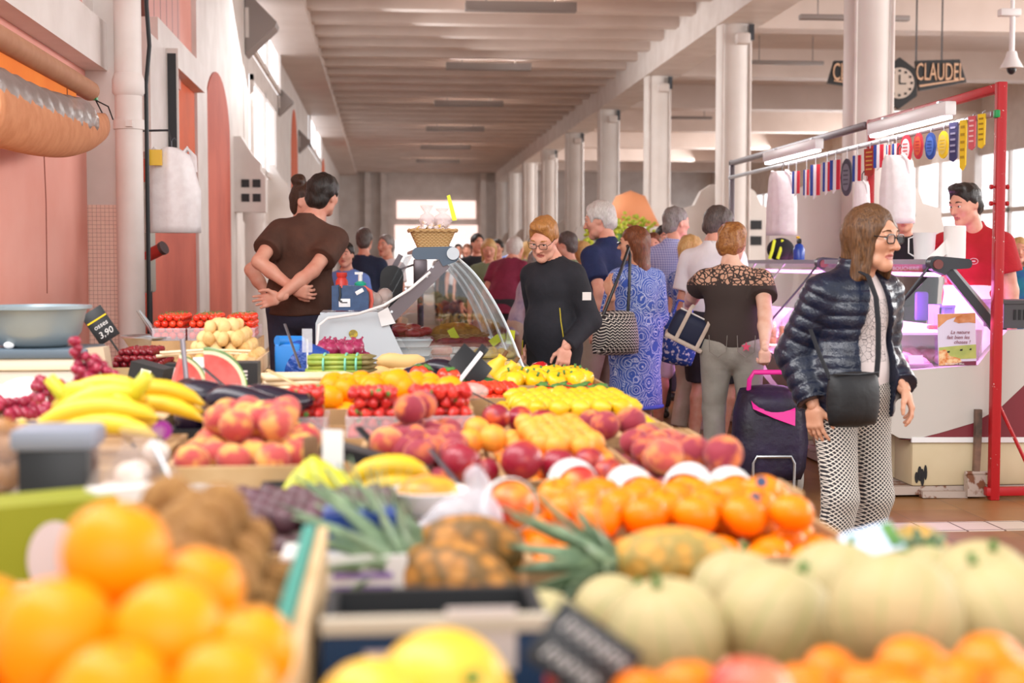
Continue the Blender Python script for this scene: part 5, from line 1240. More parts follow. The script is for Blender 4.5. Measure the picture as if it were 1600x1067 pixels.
jk = thing('jacket', 'black jacket with neon yellow bands lying on the far meat case', 'jacket', (WY(1226, 405, 11.8).x+.02, 12.0, ZT2)); ob('cloth', MB().ell((0, 0, .09), (.12, .1, .1)).ell((.07, 0, .06), (.1, .08, .06)), M_blackcloth, jk, angle=0)
for x in (-.1, -.03): ob('band', MB().tube([(x-.02, -.09, .01), (x, -.1, .08), (x+.03, -.06, .17)], .014, 6, flat=.5), M_neon, jk)

# ---------------------------------------------------------------- red frame with lamps, rail and rosettes
M_red = mat('chipped_red_paint', 'b3161e', .45, c2='a8141c', ns=5)
t = NT('chipped_red_steel'); n1 = t.noise(24, 5, rough=.7); t.col(t.ramp(n1, [(.0, lin('b8161f')), (.66, lin('b0141d')), (.68, lin('d8cfc8'))])).set(.4); M_red = t.m
fx = WY(1552, 780, 7.9); FX = fx.x
fm = thing('stall_frame', 'chipped red steel stall frame standing in front of the meat case', 'frame', (FX, 7.9, 0))
zt_f = WY(1552, 128, 7.9).z
ob('post', MB().rbox((0, 0, zt_f/2), (.055, .055, zt_f), .006), M_red, fm); ob('foot_bar', MB().rbox((.3, 0, .05), (.7, .05, .05), .006), M_red, fm)
ob('brace', MB().cyl((.03, 0, WY(1560, 636, 7.9).z), (.27, 0, .06), .011, 8), M_red, fm)
YF = 10.08
ob('top_bar', MB().rbox((0, (YF-7.9)/2, zt_f-.03), (.05, YF-7.9, .05), .006), M_red, fm); ob('rear_post', MB().rbox((0, YF-7.9, zt_f/2), (.05, .05, zt_f), .006), M_red, fm)
for z in (WY(1552, 292, 7.9).z, WY(1552, 318, 7.9).z): ob('bolt', MB().cyl((-.05, 0, z), (.05, 0, z), .007, 8).cyl((-.055, 0, z), (-.04, 0, z), .014, 8).cyl((.04, 0, z), (.055, 0, z), .014, 8), M_red, fm)
ob('clip', MB().rbox((-.028, -.01, WY(1545, 178, 7.9).z), (.03, .04, .045), .006), mat('green_clip', '18904a', .4), fm)
ff = thing('stall_frame', 'grey steel frame continuing beyond the red stall frame', 'frame', (FX, YF+.06, 0))
YG = 14.2
ob('top_bar', MB().rbox((0, (YG-YF)/2, zt_f-.03), (.05, YG-YF-.04, .05), .006), M_plate, ff); ob('post', MB().rbox((0, YG-YF-.05, zt_f/2), (.05, .05, zt_f), .006), M_plate, ff)
ZR = WY(1540, 180, 8.0).z
rail = single('hanging_rail', MB().rbox((FX-.03, (7.95+YG)/2, ZR), (.02, YG-7.95, .035), .004), M_alu, 'thin metal rail of the stall frame that carries the rosettes', 'rail')
M_led = glow('white_lamp_strip', 'fff2f4', 9)
for k, (y0, y1, lb) in enumerate(((8.35, 9.75, 'bright strip lamp under the red top bar'), (10.95, 12.5, 'bright strip lamp under the grey top bar'))):
    o = thing('strip_lamp', lb, 'lamp', (FX-.11, (y0+y1)/2, zt_f-.10)); L = y1-y0
    ob('housing', MB().rbox((0, 0, 0), (.07, L, .085), .008), M_whiteplastic, o); ob('diffuser', MB().rbox((-.0, 0, -.052), (.05, L-.06, .018), .006), M_led, o)
    for y in (-L*.35, L*.35): ob('bracket', MB().b2((.0, y-.02, .04), (.083, y+.02, .062)), M_alu, o, smooth=False)
# rosettes and ribbons
def ros(px, py, d, shape, c1, c2, w, h, lb, rzz=0.0):
    D_ = (FX-.055)
    p = WX(px, py, D_-0.0)
    o = thing('rosette' if shape != 'ribbon' else 'prize_ribbon', lb, 'rosette' if shape != 'ribbon' else 'ribbon', p, R_(-70)+rzz, 'prize rosettes on the rail')
    m1 = mat('ros_'+c1, c1, .7); m2 = mat('ros_'+c2, c2, .7)
    if shape == 'oval':
        ob('disc', MB().prism([(w/2*math.cos(a)*(1+.05*math.cos(8*a)), 0, h/2*math.sin(a)) for a in np.linspace(0, 2*PI, 32, endpoint=False)], (0, .012, 0)), m1, o, smooth=False)
        ob('disc_face', MB().prism([(w*.36*math.cos(a), -.004, h*.36*math.sin(a)) for a in np.linspace(0, 2*PI, 24, endpoint=False)], (0, .004, 0)), m2, o, smooth=False)
        lm = MB()
        for i in range(4): lm.b2((-w*.2, -.007, -h*.2+i*h*.12), (w*.2, -.004, -h*.2+i*h*.12+h*.035))
        ob('lettering', lm, m1, o, smooth=False)
    elif shape == 'tri':
        for k, m_ in enumerate((mat('ros_blue', '2a4a9c', .7), M_whiteplastic, mat('ros_red', 'c8283a', .7))):
            ob('stripe', MB().prism([(-w/2+k*w/3, 0, -h*(.5-.12*(k == 1)*-1)), (-w/2+(k+1)*w/3, 0, -h*.5), (-w/2+(k+1)*w/3, 0, h*.45), (-w/2+k*w/3, 0, h*.45)], (0, .008, 0)), m_, o, smooth=False)
    else:
        ob('ribbon', MB().prism([(-w/2, 0, h*.5), (w/2, 0, h*.5), (w*.42, 0, -.4*h), (0, 0, -.5*h), (-w*.42, 0, -.44*h)], (0, .01, 0)), m1, o, smooth=False)
        lm = MB()
        for i in range(5): lm.b2((-w*.28, -.004, h*.34-i*h*.15), (w*.28, 0, h*.34-i*h*.15+h*.05))
        ob('lettering', lm, m2, o, smooth=False)
    ob('hook', MB().tube([(0, .006, h*.45), (.0, .006, max(h*.45+.02, ZR-p.z-.01)), (.01, .02, max(h*.45+.03, ZR-p.z+.02))], .003, 6), M_alu, o)
yel, red_, blu = 'e8c42a', 'b8303c', '2c4c94'
for a in ((1533, 205, 0, 'ribbon', yel, 'a08020', .06, .2, 'short yellow prize ribbon next to the red post'), (1518, 208, 0, 'ribbon', 'd06068', 'f0c8c8', .06, .2, 'salmon pink prize ribbon second from the red post'),
          (1504, 227, 0, 'ribbon', yel, 'b09020', .055, .3, 'long yellow prize ribbon hanging lowest near the red post'), (1489, 222, 0, 'ribbon', '3c3c68', '9a9ab8', .075, .24, 'navy violet prize ribbon left of the long yellow one'),
          (1473, 226, 0, 'oval', yel, 'd8c060', .09, .17, 'yellow oval rosette on a white hook'), (1453, 228, 0, 'oval', blu, '4a70c0', .095, .17, 'plain blue oval rosette'), (1434, 228, 0, 'oval', red_, 'c85a3a', .085, .17, 'red and orange oval rosette beside the blue one'),
          (1415, 233, 0, 'oval', 'c02a3a', 'e8d8d8', .11, .19, 'red and white speckled oval rosette'), (1399, 243, 0, 'tri', blu, red_, .07, .18, 'broad blue white and red ribbon beside the speckled rosette'), (1387, 246, 0, 'tri', blu, red_, .035, .19, 'narrow blue white and red ribbon'),
          (1372, 243, 0, 'tri', blu, red_, .1, .17, 'wide blue white and red ribbon by the red rear post'), (1358, 254, 0, 'ribbon', 'a83a2a', 'd0a050', .12, .2, 'red pennant with gold by the red rear post'),
          (1338, 262, 0, 'tri', blu, red_, .09, .2, 'blue white and red ribbon left of the red rear post'), (1322, 277, 0, 'oval', '4a4a54', '7a7a84', .13, .28, 'dark grey crest shaped rosette'), (1304, 272, 0, 'tri', blu, red_, .12, .24, 'blue white and red ribbon left of the grey crest'),
          (1291, 275, 0, 'tri', blu, red_, .09, .24, 'blue white and red ribbon second left of the grey crest'), (1273, 280, 0, 'tri', blu, red_, .12, .26, 'long blue white and red ribbon over the blue spray bottle'), (1259, 284, 0, 'tri', blu, red_, .07, .22, 'blue white and red ribbon right of the white bags'),
          (1243, 284, 0, 'tri', blu, red_, .1, .2, 'blue white and red ribbon above the far white bags'), (1231, 286, 0, 'tri', blu, red_, .07, .18, 'last blue white and red ribbon at the far end of the rail')):
    ros(*a)
# bundles of white carrier bags hung up
M_bagw = mat('white_carrier_bag', 'f6f2f2', .4, c2='eee8e8', ns=20, bump=(40, .3, .004))
def bag_bundle(label, loc, w, h, dp, parent_hook=True, group=None, rz=0.0):
    o = thing('carrier_bag_bundle', label, 'plastic bags', loc, rz)
    rows = []
    for j in range(13):
        v = j/12; ww = w*(.55+.45*min(1, (1-v)*2.2+.1*math.sin(v*9)))*(.5 if v > .93 else 1); 
        rows.append([(ww/2*math.cos(a)*(1+.06*math.sin(13*a)+.04*math.sin(5*a+3*v)), dp/2*math.sin(a)*(1+.1*math.sin(11*a)), -h+v*h) for a in np.linspace(0, 2*PI, 26, endpoint=False)])
    m = MB(); n = 26
    m.add([p for r in rows for p in r], [(i*n+k, i*n+(k+1) % n, (i+1)*n+(k+1) % n, (i+1)*n+k) for i in range(12) for k in range(n)]+[tuple(range(n-1, -1, -1)), tuple(12*n+k for k in range(n))])
    ob('bags', m, M_bagw, o, angle=0)
    for s in (-1, 1): ob('bag_handle', MB().tube([(s*w*.12, 0, -h*.12), (s*w*.3, -.02, .0), (s*w*.38, -.01, -h*.1), (s*w*.42, 0, -h*.28)], [w*.07, w*.08, w*.09, w*.05], 8, flat=.5), M_bagw, o)
    ob('hook', MB().tube([(0, 0, -.03), (0, 0, .05), (.02, 0, .07), (.035, 0, .05)], .004, 6), M_darkmetal, o)
    return o
bag_bundle('big bundle of white carrier bags hanging in front of the man in black', WX(1403, 243, FX-.1), .26, .45, .2, rz=-1.2)
bag_bundle('small bundle of white bags with red handles beside the woman in the quilted jacket', WX(1347, 283, FX-.08), .14, .34, .1, rz=-1.2)
bag_bundle('bundle of white carrier bags at the far end of the meat stall', WX(1222, 268, FX-.08), .34, .55, .2, rz=-1.2)

# ---------------------------------------------------------------- hanging sign with clock, security camera, right nave lamps
ds = 21.0
sg = thing('hanging_clock_sign', 'black winged sign with a round clock hanging beyond the big column', 'sign', W(1405, 130, ds), -YAW)
s_ = FPX/ds
def sp_(px, py, y=0): return Vector(((px-1405)/s_, y, (130-py)/s_))
ob('wing', MB().prism([sp_(1430, 95), sp_(1499, 93), sp_(1510, 128), sp_(1437, 142)], (0, .08, 0)), M_black, sg, smooth=False)
ob('wing', MB().prism([sp_(1380, 95), sp_(1303, 95), sp_(1293, 130), sp_(1375, 142)], (0, .08, 0)), M_black, sg, smooth=False)
ob('clock_case', MB().prism([sp_(1405+32*math.cos(a), 130+40*math.sin(a), -.01) for a in np.linspace(0, 2*PI, 6, endpoint=False)+PI/6], (0, .1, 0)), M_black, sg, smooth=False)
dial = ob('clock_face', MB().prism([sp_(1405+23*math.cos(a), 130+24*math.sin(a), -.02) for a in np.linspace(0, 2*PI, 32, endpoint=False)], (0, .01, 0)), mat('clock_dial', 'c9bcb0', .5), sg, smooth=False)
tk = MB()
for i in range(12):
    a = i*PI/6; tk.box(tuple(sp_(1405+19*math.sin(a), 130-19*math.cos(a), -.024)), (.035, .006, .035))
tk.box(tuple(sp_(1405, 124, -.026)), (.02, .006, .13)); tk.box(tuple(sp_(1410, 131, -.026)), (.1, .006, .02)); ob('clock_hand', tk, M_black, sg, smooth=False)
M_gold = mat('sign_lettering', 'd8b090', .5)
text('lettering', 'CLAUDEL', .36, M_gold, sg, sp_(1468, 114, -.02), (PI/2, 0, 0), .008, sx=.46); text('lettering', 'CLAUDEL', .36, M_gold, sg, sp_(1338, 114, -.02), (PI/2, 0, 0), .008, sx=.46)
ob('underline', MB().prism([sp_(1436, 133, -.01), sp_(1500, 124, -.01), sp_(1501, 126, -.01), sp_(1437, 136, -.01)], (0, .02, 0)).prism([sp_(1303, 125, -.01), sp_(1368, 134, -.01), sp_(1368, 137, -.01), sp_(1303, 127, -.01)], (0, .02, 0)), M_gold, sg, smooth=False)
for px in (1432, 1472, 1330, 1370): ob('hanger', MB().cyl(sp_(px, 96, .04), Vector((sp_(px, 60).x, .04, ZC-W(1405, 130, ds).z)), .012, 6), M_darkmetal, sg)
pc = W(1582, 20, 13.5)
cc_ = thing('security_camera', 'white dome security camera on a drop pole at the top right', 'camera', pc)
k_ = 13.5/FPX
ob('pole', MB().cyl((0, 0, .0), (0, 0, -62*k_), .025, 12), M_whiteplastic, cc_); ob('mount', MB().rbox((-.03, 0, .0), (.2, .1, .07), .01), M_whiteplastic, cc_)
ob('hood', MB().lathe([(0, -58*k_), (.045, -60*k_), (.06, -70*k_), (.1, -82*k_), (.11, -86*k_), (0, -86*k_)], 24), M_whiteplastic, cc_); ob('dome', MB().ell((0, 0, -86*k_), (.045, .045, .06)), M_black, cc_)
ob('drop_rod', MB().cyl((0, 0, .03), (0, 0, ZC-pc.z), .02, 8), M_whiteplastic, cc_)
for k, (px, py, d, L, lb) in enumerate(((1335, 28, 19, 1.5, 'dark strip lamp under the right hand ceiling beside the big column'), (1228, 98, 26, 1.4, 'dark strip lamp under the right hand ceiling beyond the second column'), (1070, 184, 36, 1.4, 'dark strip lamp under the right hand ceiling between the columns'))):
    o = thing('ceiling_light', lb, 'ceiling light', W(px, py, d), 0, None); ob('housing', MB().rbox((0, 0, 0), (L, .12, .07), .015), M_fit, o)
    for x in (-.5, .5): ob('hanger', MB().cyl((x, 0, .03), (x, 0, max(.1, ZC-W(px, py, d).z)), .01, 6), M_fit, o)
# ================================================================ the fruit stall
ZT = .84
st_ = thing('market_stall_table', 'long wooden stall table carrying the fruit crates in the foreground', 'table', (0, 0, 0))
ob('tabletop', MB().b2((-1.72, .55, ZT-.04), (.80, 6.95, ZT)), M_wood, st_, smooth=False)
for x in (-1.6, .66):
    for y in (.7, 3.7, 6.7): ob('leg', MB().b2((x, y, 0), (x+.08, y+.08, ZT-.04)), M_wood, st_, smooth=False)
def blush(nm, c1, c2, sc=12, lo=.4, hi=.6, rough=.55, c3=None, sheen=0, bump=None, **k):
    t = NT(nm); r = t.rand(); mp = t.n('ShaderNodeVectorMath', operation='ADD'); t.l(t.obj(), mp.inputs[0]); cb = t.n('ShaderNodeCombineXYZ'); t.l(t.math('MULTIPLY', r, 37), cb.inputs[0]); t.l(t.math('MULTIPLY', r, 11), cb.inputs[1]); t.l(cb.outputs[0], mp.inputs[1])
    n = t.noise(sc, 3, mp.outputs[0]); col = t.ramp(n, [(lo, lin(c1)), (hi, lin(c2))])
    if c3: col = t.mix(t.math('MULTIPLY', r, .6), col, c3)
    t.col(col).set(rough, sheen=sheen, **k)
    if bump: t.bump(t.noise(bump[0], 2), bump[1], bump[2])
    return t.m
F_orange = mat('orange_peel', 'fa9000', .34, spec=.25, rv='f8a010', bump=(10, .3, .002)); F_clem = mat('clementine_peel', 'fa7e00', .28, spec=.35, rv='f68a08', bump=(10, .3, .002))
F_peach = blush('peach_skin', '8e2436', 'e8843c', .95, .5, .64, .75, '9c3040', sheen=.15); F_nect = blush('nectarine_skin', '8e1830', 'e0622c', .95, .52, .68, .3, 'a02434')
F_pale_peach = blush('pale_peach_skin', 'b4383c', 'eeb850', .95, .47, .6, .75, 'c85a4c', sheen=.15)
F_apri = blush('apricot_skin', 'f2982c', 'e8702c', 1.2, .45, .7, .5, 'f4ac44'); F_lemon = mat('lemon_peel', 'dcae10', .34, rv='e4bc2c', bump=(8, .3, .002))
F_straw = mat('strawberry_skin', 'd42a22', .3, c2='e8483a', ns=4, rv='c02020'); F_cherry = mat('cherry_skin', '6e1420', .18, rv='8e1c28'); F_tom = mat('tomato_skin', 'd8301c', .2, rv='e84a28')
F_kiwi = mat('kiwi_skin', '8a5c2c', .85, c2='a87a42', ns=3, bump=(14, .6, .003)); F_fig = mat('dark_fig_skin', '4a2c36', .5, c2='6e4450', ns=2, rv='5a3c40'); F_pot = mat('yellow_potato_skin', 'd9b070', .65, c2='c8984f', ns=3, rv='e0bc80')
F_melon = None
t = NT('melon_rind'); sp = t.xyz(); at = t.n('ShaderNodeMath', operation='ARCTAN2'); t.l(sp[1], at.inputs[0]); t.l(sp[0], at.inputs[1])
gr = t.math('ABSOLUTE', t.math('SINE', t.math('MULTIPLY', at.outputs[0], 5))); gr = t.math('ADD', gr, t.math('MULTIPLY', t.math('SUBTRACT', t.noise(3, 3), .5), .3))
bc = t.mix(t.noise(2.2, 4), 'c9b27e', 'b8a574'); bc = t.mix(t.math('MULTIPLY', t.rand(), .45), bc, 'aeaa80')
t.col(t.mix(t.ramp(gr, [(.03, (1, 1, 1, 1)), (.2, (0, 0, 0, 1))]), bc, 'a0a468')).set(.6); t.bump(t.noise(9, 3), .4, .003); F_melon = t.m
F_banana = mat('banana_skin', 'e8c01e', .42, c2='d8a818', ns=12, rv='f2d840'); F_bangreen = mat('greenish_banana_skin', 'd8cc30', .45, c2='b8c030', ns=14); F_stem = mat('brown_stem', '6a4a2c', .8); F_green = mat('leaf_green', '5a8a3a', .55, c2='3f6e2c', ns=20)
F_plum = mat('aubergine_skin', '1d1420', .2, rv='2a1c30'); F_yel = mat('yellow_pepper_skin', 'f5b810', .18, rv='f8c828'); F_melf = mat('watermelon_flesh', 'e0524c', .4, c2='e8706a', ns=18); F_rind = mat('watermelon_rind', '4a7a3c', .4, c2='8ab060', ns=14); F_white = mat('watermelon_white', 'e6e8c0', .5)
F_grape = mat('red_grape_skin', '8e1c38', .2, rv='a82c48'); F_onion = mat('red_onion_skin', '8e2048', .35, c2='b04068', ns=1.5); F_brown = mat('brown_onion_skin', 'b07a44', .5, c2='8e5c30', ns=1.5)
F_cuc = mat('courgette_skin', '2c6a34', .35, c2='24582c', ns=30); F_asp = mat('asparagus_green', 'a8b04a', .5, c2='7a9a3c', ns=16); F_asptip = mat('asparagus_tip', '7a6a3c', .6); F_wasp = mat('white_asparagus', 'efd9b8', .5, c2='e6caa0', ns=18)
F_pine = None
t = NT('pineapple_rind'); v = t.n('ShaderNodeTexVoronoi', feature='F1'); v.inputs['Scale'].default_value = 42; t.l(t.obj(), v.inputs['Vector'])
t.col(t.ramp(v.outputs['Distance'], [(.0, lin('c4883c')), (.4, lin('b07430')), (.65, lin('75562a'))])).set(.6); t.bump(v.outputs['Distance'], .8, .006); F_pine = t.m
F_pine2 = None
t = NT('yellow_pineapple_rind'); v = t.n('ShaderNodeTexVoronoi', feature='F1'); v.inputs['Scale'].default_value = 42; t.l(t.obj(), v.inputs['Vector'])
t.col(t.ramp(v.outputs['Distance'], [(.0, lin('dca448')), (.4, lin('cf963c')), (.65, lin('a68c46'))])).set(.6); t.bump(v.outputs['Distance'], .8, .006); F_pine2 = t.m
F_leaf = mat('pineapple_leaf', '9aae88', .5, c2='728c6e', ns=22)

def sph(r, n=20, m=14, fn=None, sz=1.0, top=0, bot=0):
    pr = []
    for i in range(m+1):
        th = PI*i/m; rr = math.sin(th); z = -math.cos(th)*sz
        if top and z > .6: z -= top*math.exp(-(rr/.25)**2)
        if bot and z < -.6: z += bot*math.exp(-(rr/.25)**2)
        pr.append((0 if i in (0, m) else rr*r, z*r))
    return MB().lathe(pr, n, fn=fn)
PROTO = {}
def proto(key, build):
    if key not in PROTO: PROTO[key] = build()
    return PROTO[key]
def m_round(key, mt, r, **k): return proto(key, lambda: mesh_of(key, sph(r, **k), mt, angle=0))
groove = lambda a, z, r: r*(1-.07*math.exp(-(min(a, 2*PI-a)/.28)**2))
ME = dict(
    orange=mesh_of('orange', sph(1, 24, 16, top=.06), F_orange, angle=0), clementine=mesh_of('clementine', sph(1, 24, 16, sz=.86, top=.1, bot=.06), F_clem, angle=0),
    peach=mesh_of('peach', sph(1, 24, 16, fn=groove, sz=.93, top=.16), F_peach, angle=0), pale=mesh_of('pale_peach', sph(1, 24, 16, fn=groove, sz=.9, top=.16), F_pale_peach, angle=0), nectarine=mesh_of('nectarine', sph(1, 24, 16, fn=groove, sz=.96, top=.16), F_nect, angle=0),
    apricot=mesh_of('apricot', sph(1, 20, 14, fn=groove, sz=.98, top=.12), F_apri, angle=0), kiwi=mesh_of('kiwi', sph(1, 18, 12, sz=1.25), F_kiwi, angle=0), fig=mesh_of('fig', sph(1, 14, 10, sz=1.1), F_fig, angle=0),
    lemon=mesh_of('lemon', MB().lathe([(0, -1.34), (.16, -1.28), (.36, -1.08), (.78, -.7), (.97, -.2), (.97, .2), (.78, .7), (.36, 1.08), (.2, 1.26), (0, 1.33)], 20), F_lemon, angle=0),
    potato=mesh_of('potato', sph(1, 16, 12, fn=lambda a, z, r: r*(1+.06*math.sin(2*a+3*z)), sz=1.25), F_pot, angle=0), cherry=mesh_of('cherry', sph(1, 12, 8, top=.15), F_cherry, angle=0), tomato=mesh_of('tomato', sph(1, 18, 12, fn=lambda a, z, r: r*(1+.025*math.cos(5*a)), sz=.84, top=.12), F_tom, angle=0),
    cherrytom=mesh_of('cherry_tomato', sph(1, 12, 9), F_tom, angle=0), onion=mesh_of('onion', MB().lathe([(0, -.85), (.5, -.75), (.95, -.25), (1, .1), (.7, .6), (.3, .85), (.12, 1.15), (.16, 1.4), (0, 1.35)], 16), F_onion, angle=0),
    bonion=mesh_of('brown_onion', MB().lathe([(0, -.85), (.5, -.75), (.95, -.25), (1, .1), (.7, .6), (.3, .85), (.12, 1.15), (.14, 1.3), (0, 1.25)], 16), F_brown, angle=0),
    straw=mesh_of('strawberry', MB().lathe([(0, -1.15), (.35, -.95), (.75, -.35), (.98, .25), (.9, .62), (.5, .82), (0, .8)], 12), F_straw, angle=0))
CAP = mesh_of('calyx', MB().lathe([(0, .98), (.5, .9), (.75, .75), (.5, .86), (0, .88)], 10, fn=lambda a, z, r: r*(.65+.35*abs(math.cos(2.5*a)))), F_green, angle=0)
STEMM = mesh_of('stem', MB().tube([(0, 0, .8), (0, 0, 1.0), (.03, 0, 1.12)], [.07, .06, .07], 6), F_stem, angle=0)
BUTTON = mesh_of('stem_button', MB().lathe([(0, .96), (.09, .95), (.1, .92), (0, .9)], 8), F_stem, angle=0)
def fruit(name, me, loc, r, label, group, rot=None, part=None, cat=None):
    rot = rot if rot is not None else (rnd.uniform(-.6, .6), rnd.uniform(-.6, .6), rnd.uniform(0, 6.28))
    if part is None:
        o = bpy.data.objects.new(name, me); COL.objects.link(o); o.location = loc; o.rotation_euler = rot; o.scale = (r, r, r)
        return tag(o, label, cat or name.replace('_', ' '), group)
    T_ = thing(name, label, cat or name.replace('_', ' '), loc, 0, group, rot); T_.scale = (r, r, r)
    for pn, pm in [('flesh', me)]+part:
        o = bpy.data.objects.new(pn, pm); COL.objects.link(o); o.parent = T_
    return T_
def pile(name, me, x0, x1, y0, y1, z0, r, layers, label, group, jit=.07, part=None, cat=None, shrink=1.0, hz=.76, rot=None, rv=.1):
    """layers of fruit nested on a floor at z0 between x0..x1 and y0..y1"""
    n = 0; sp_ = 2.02*r; rw = sp_*.87; steep = shrink > .3
    for k in range(layers):
        ins = r+(k*r*.95 if steep else 0); sx, sy = (k % 2)*sp_/2, (k % 2)*sp_*.289
        X0, X1, Y0, Y1_ = x0+ins, x1-ins, y0+ins, y1-ins; pos = []
        for j in range(int((y1-y0)/rw)+2):
            for i in range(int((x1-x0)/sp_)+2):
                x = x0+r+i*sp_+(j % 2)*sp_/2+sx; y = y0+r+j*rw+sy
                if X0-r*.25 <= x <= X1+r*.25 and Y0-r*.25 <= y <= Y1_+r*.25: pos.append((x, y))
        for x, y in pos:
            if k < layers-1 and min(x-X0, X1-x, y-Y0, Y1_-y) > 1.15*sp_: continue       # buried under the layer above
            q = r*(1-rnd.uniform(.03, rv)); J = lambda: rnd.uniform(-jit, jit)*r
            p = (x+J(), y+J(), z0+r+k*r*2*max(hz, .78)+rnd.uniform(-.3, .6)*jit*r*(1.6 if k else .3))
            fruit(name, me, p, q, label, group, part=part, cat=cat, rot=rot() if rot else None); n += 1
    return n
def zb_of(py, d, r, L, hz): return W(700, py, d).z-2*r-(L-1)*2*r*hz
def X_(px, d): return W(px, 408, d).x
def Z_(py, d): return W(700, py, d).z
# open crates: floor raised to z_in, sides to z1
def crate(name, label, x0, x1, y0, y1, z1, mt, z_in=None, z0=ZT, t=.012, slats=0, cat='crate', lab=None):
    o = thing(name, label, cat, ((x0+x1)/2, (y0+y1)/2, z0)); w, d, h = x1-x0, y1-y0, z1-z0
    zi = (z_in if z_in is not None else z0+.02)-z0
    ob('crate_floor', MB().b2((-w/2+t, -d/2+t, 0), (w/2-t, d/2-t, zi)), mt, o, smooth=False)
    sd = MB()
    if not slats:
        for a, b, c, e in ((-w/2, -d/2, w/2, -d/2+t), (-w/2, d/2-t, w/2, d/2), (-w/2, -d/2+t, -w/2+t, d/2-t), (w/2-t, -d/2+t, w/2, d/2-t)): sd.b2((a, b, 0), (c, e, h))
    else:
        sh_ = h/slats
        for k in range(slats):
            za, zb = k*sh_+.004, (k+1)*sh_-.004
            for a, b, c, e in ((-w/2, -d/2, w/2, -d/2+t), (-w/2, d/2-t, w/2, d/2), (-w/2, -d/2+t, -w/2+t, d/2-t), (w/2-t, -d/2+t, w/2, d/2-t)): sd.b2((a, b, za), (c, e, zb))
        for a in (-w/2+t, w/2-t-.025):
            for b in (-d/2+t, d/2-t-.025): sd.b2((a, b, 0), (a+.025, b+.025, h+.004))
    ob('sides', sd, mt, o, smooth=False)
    return o
M_blackcard = mat('black_cardboard', '1f2022', .6); M_bluecard = mat('blue_cardboard', '16395f', .6); M_limecard = mat('lime_cardboard', '8c8e16', .55); M_turq = mat('turquoise_liner', '2a8a7a', .5); M_greycard = mat('grey_cardboard', '8a8078', .8)

# --- foreground left: big oranges and kiwis in one wooden crate
cr = crate('fruit_crate', 'pale wooden crate of big oranges and kiwis at the lower left', -.46, -.072, .86, 1.78, .985, M_wood, .975, slats=2)
ob('side_board', MB().b2((.182, -.46, .145), (.194, .46, .208)), M_wood, cr, smooth=False)
ob('liner', MB().b2((.166, -.43, .15), (.18, .44, .215)), M_turq, cr, smooth=False)
OB = [('button', BUTTON)]
def big(px, py, d, R, label, me='orange', name='orange', part=None, rot=None, group=None, cat=None):
    return fruit(name, ME[me], W(px, py, d), R, label, group, part=part, rot=rot, cat=cat)
SB = [('stem_button', BUTTON)]
big(180, 866, 1.13, .0425, 'topmost orange of the big heap at the lower left', part=SB)
big(88, 1000, 1.06, .046, 'large orange below and left of the topmost one in the lower left heap', part=SB)
big(262, 990, 1.06, .0415, 'large orange below and right of the topmost one in the lower left heap', part=SB)
big(312, 925, 1.165, .036, 'orange squeezed between the heap of oranges and the kiwis', part=SB)
big(392, 1020, 1.07, .034, 'orange at the right end of the lower left heap beside the crate side', part=SB)
big(350, 1085, 1.0, .038, 'orange cut by the bottom edge below the lower left heap', part=SB)
big(-30, 985, 1.12, .043, 'orange cut by the left edge of the picture', part=SB)
big(178, 1100, .99, .043, 'orange cut by the bottom edge in the middle of the lower left heap', part=SB)
for i, (x, y) in enumerate(((-.40, 1.12), (-.31, 1.16), (-.22, 1.17), (-.14, 1.17), (-.40, 1.03), (-.31, 1.08), (-.225, 1.085), (-.14, 1.09), (-.13, 1.0), (-.215, 1.0))):
    fruit('orange', ME['orange'], (x, y, .975+.041), .04, 'orange in the bottom layer of the lower left crate', 'bottom oranges of the lower left crate', part=SB)
pile('kiwi', ME['kiwi'], -.30, -.09, 1.24, 1.74, .977, .029, 3, 'fuzzy brown kiwi in the heap behind the big oranges', 'kiwis behind the big oranges', shrink=.55, hz=.8)
big(262, 790, 1.62, .032, 'topmost kiwi crowning the heap behind the big oranges', 'kiwi', 'kiwi')
big(305, 845, 1.5, .031, 'large kiwi on the left slope of the kiwi heap', 'kiwi', 'kiwi')
# --- left: lime green carton, brown onions, black box, bags
lc = thing('fruit_carton', 'lime green carton with pale ovals at the left edge', 'carton', W(40, 850, 1.96), R_(30))
lc.location.z = ZT
ob('carton_body', MB().b2((-.2, -.06, 0), (.11, .05, .215)), M_limecard, lc, smooth=False)
M_oval = mat('pale_lilac_print', 'd8c4c4', .6)
for x, z, rx, rz_ in ((.02, .14, .036, .05), (-.11, .11, .028, .05)): ob('printed_oval', MB().prism([(x+rx*math.cos(a), -.062, z+rz_*math.sin(a)) for a in np.linspace(0, 2*PI, 24, endpoint=False)], (0, .002, 0)), M_oval, lc, smooth=False)
cr = crate('vegetable_crate', 'grey crate of brown onions at the left edge', X_(-90, 2.45), X_(62, 2.45), 2.3, 2.62, 1.0, M_greycard, .98)
pile('brown_onion', ME['bonion'], X_(-85, 2.45), X_(58, 2.45), 2.31, 2.61, .982, .035, 2, 'brown onion in the crate at the left edge', 'brown onions at the left edge', part=None, cat='onion', shrink=.6)
o = thing('price_stand', 'black box with a grey lid standing left of the garlic bags', 'box', (X_(100, 2.22), 2.22, ZT)); h = Z_(668, 2.15)-ZT
ob('box_body', MB().rbox((0, 0, (h-.03)/2), (.105, .09, h-.03), .006), M_black, o); ob('lid', MB().rbox((0, 0, h-.017), (.125, .105, .034), .01), mat('grey_lid', '8a8e9c', .5), o)
ob('base_card', MB().rbox((0, -.055, h-.13), (.085, .01, .07), .003), mat('pale_blue_card', 'a8c4dc', .5), o)
M_garlic = mat('garlic_skin', 'e9ddd2', .5, c2='d8b8a8', ns=20); M_netbag = film('net_bag_film', 'd8c8c0', .2, .15)
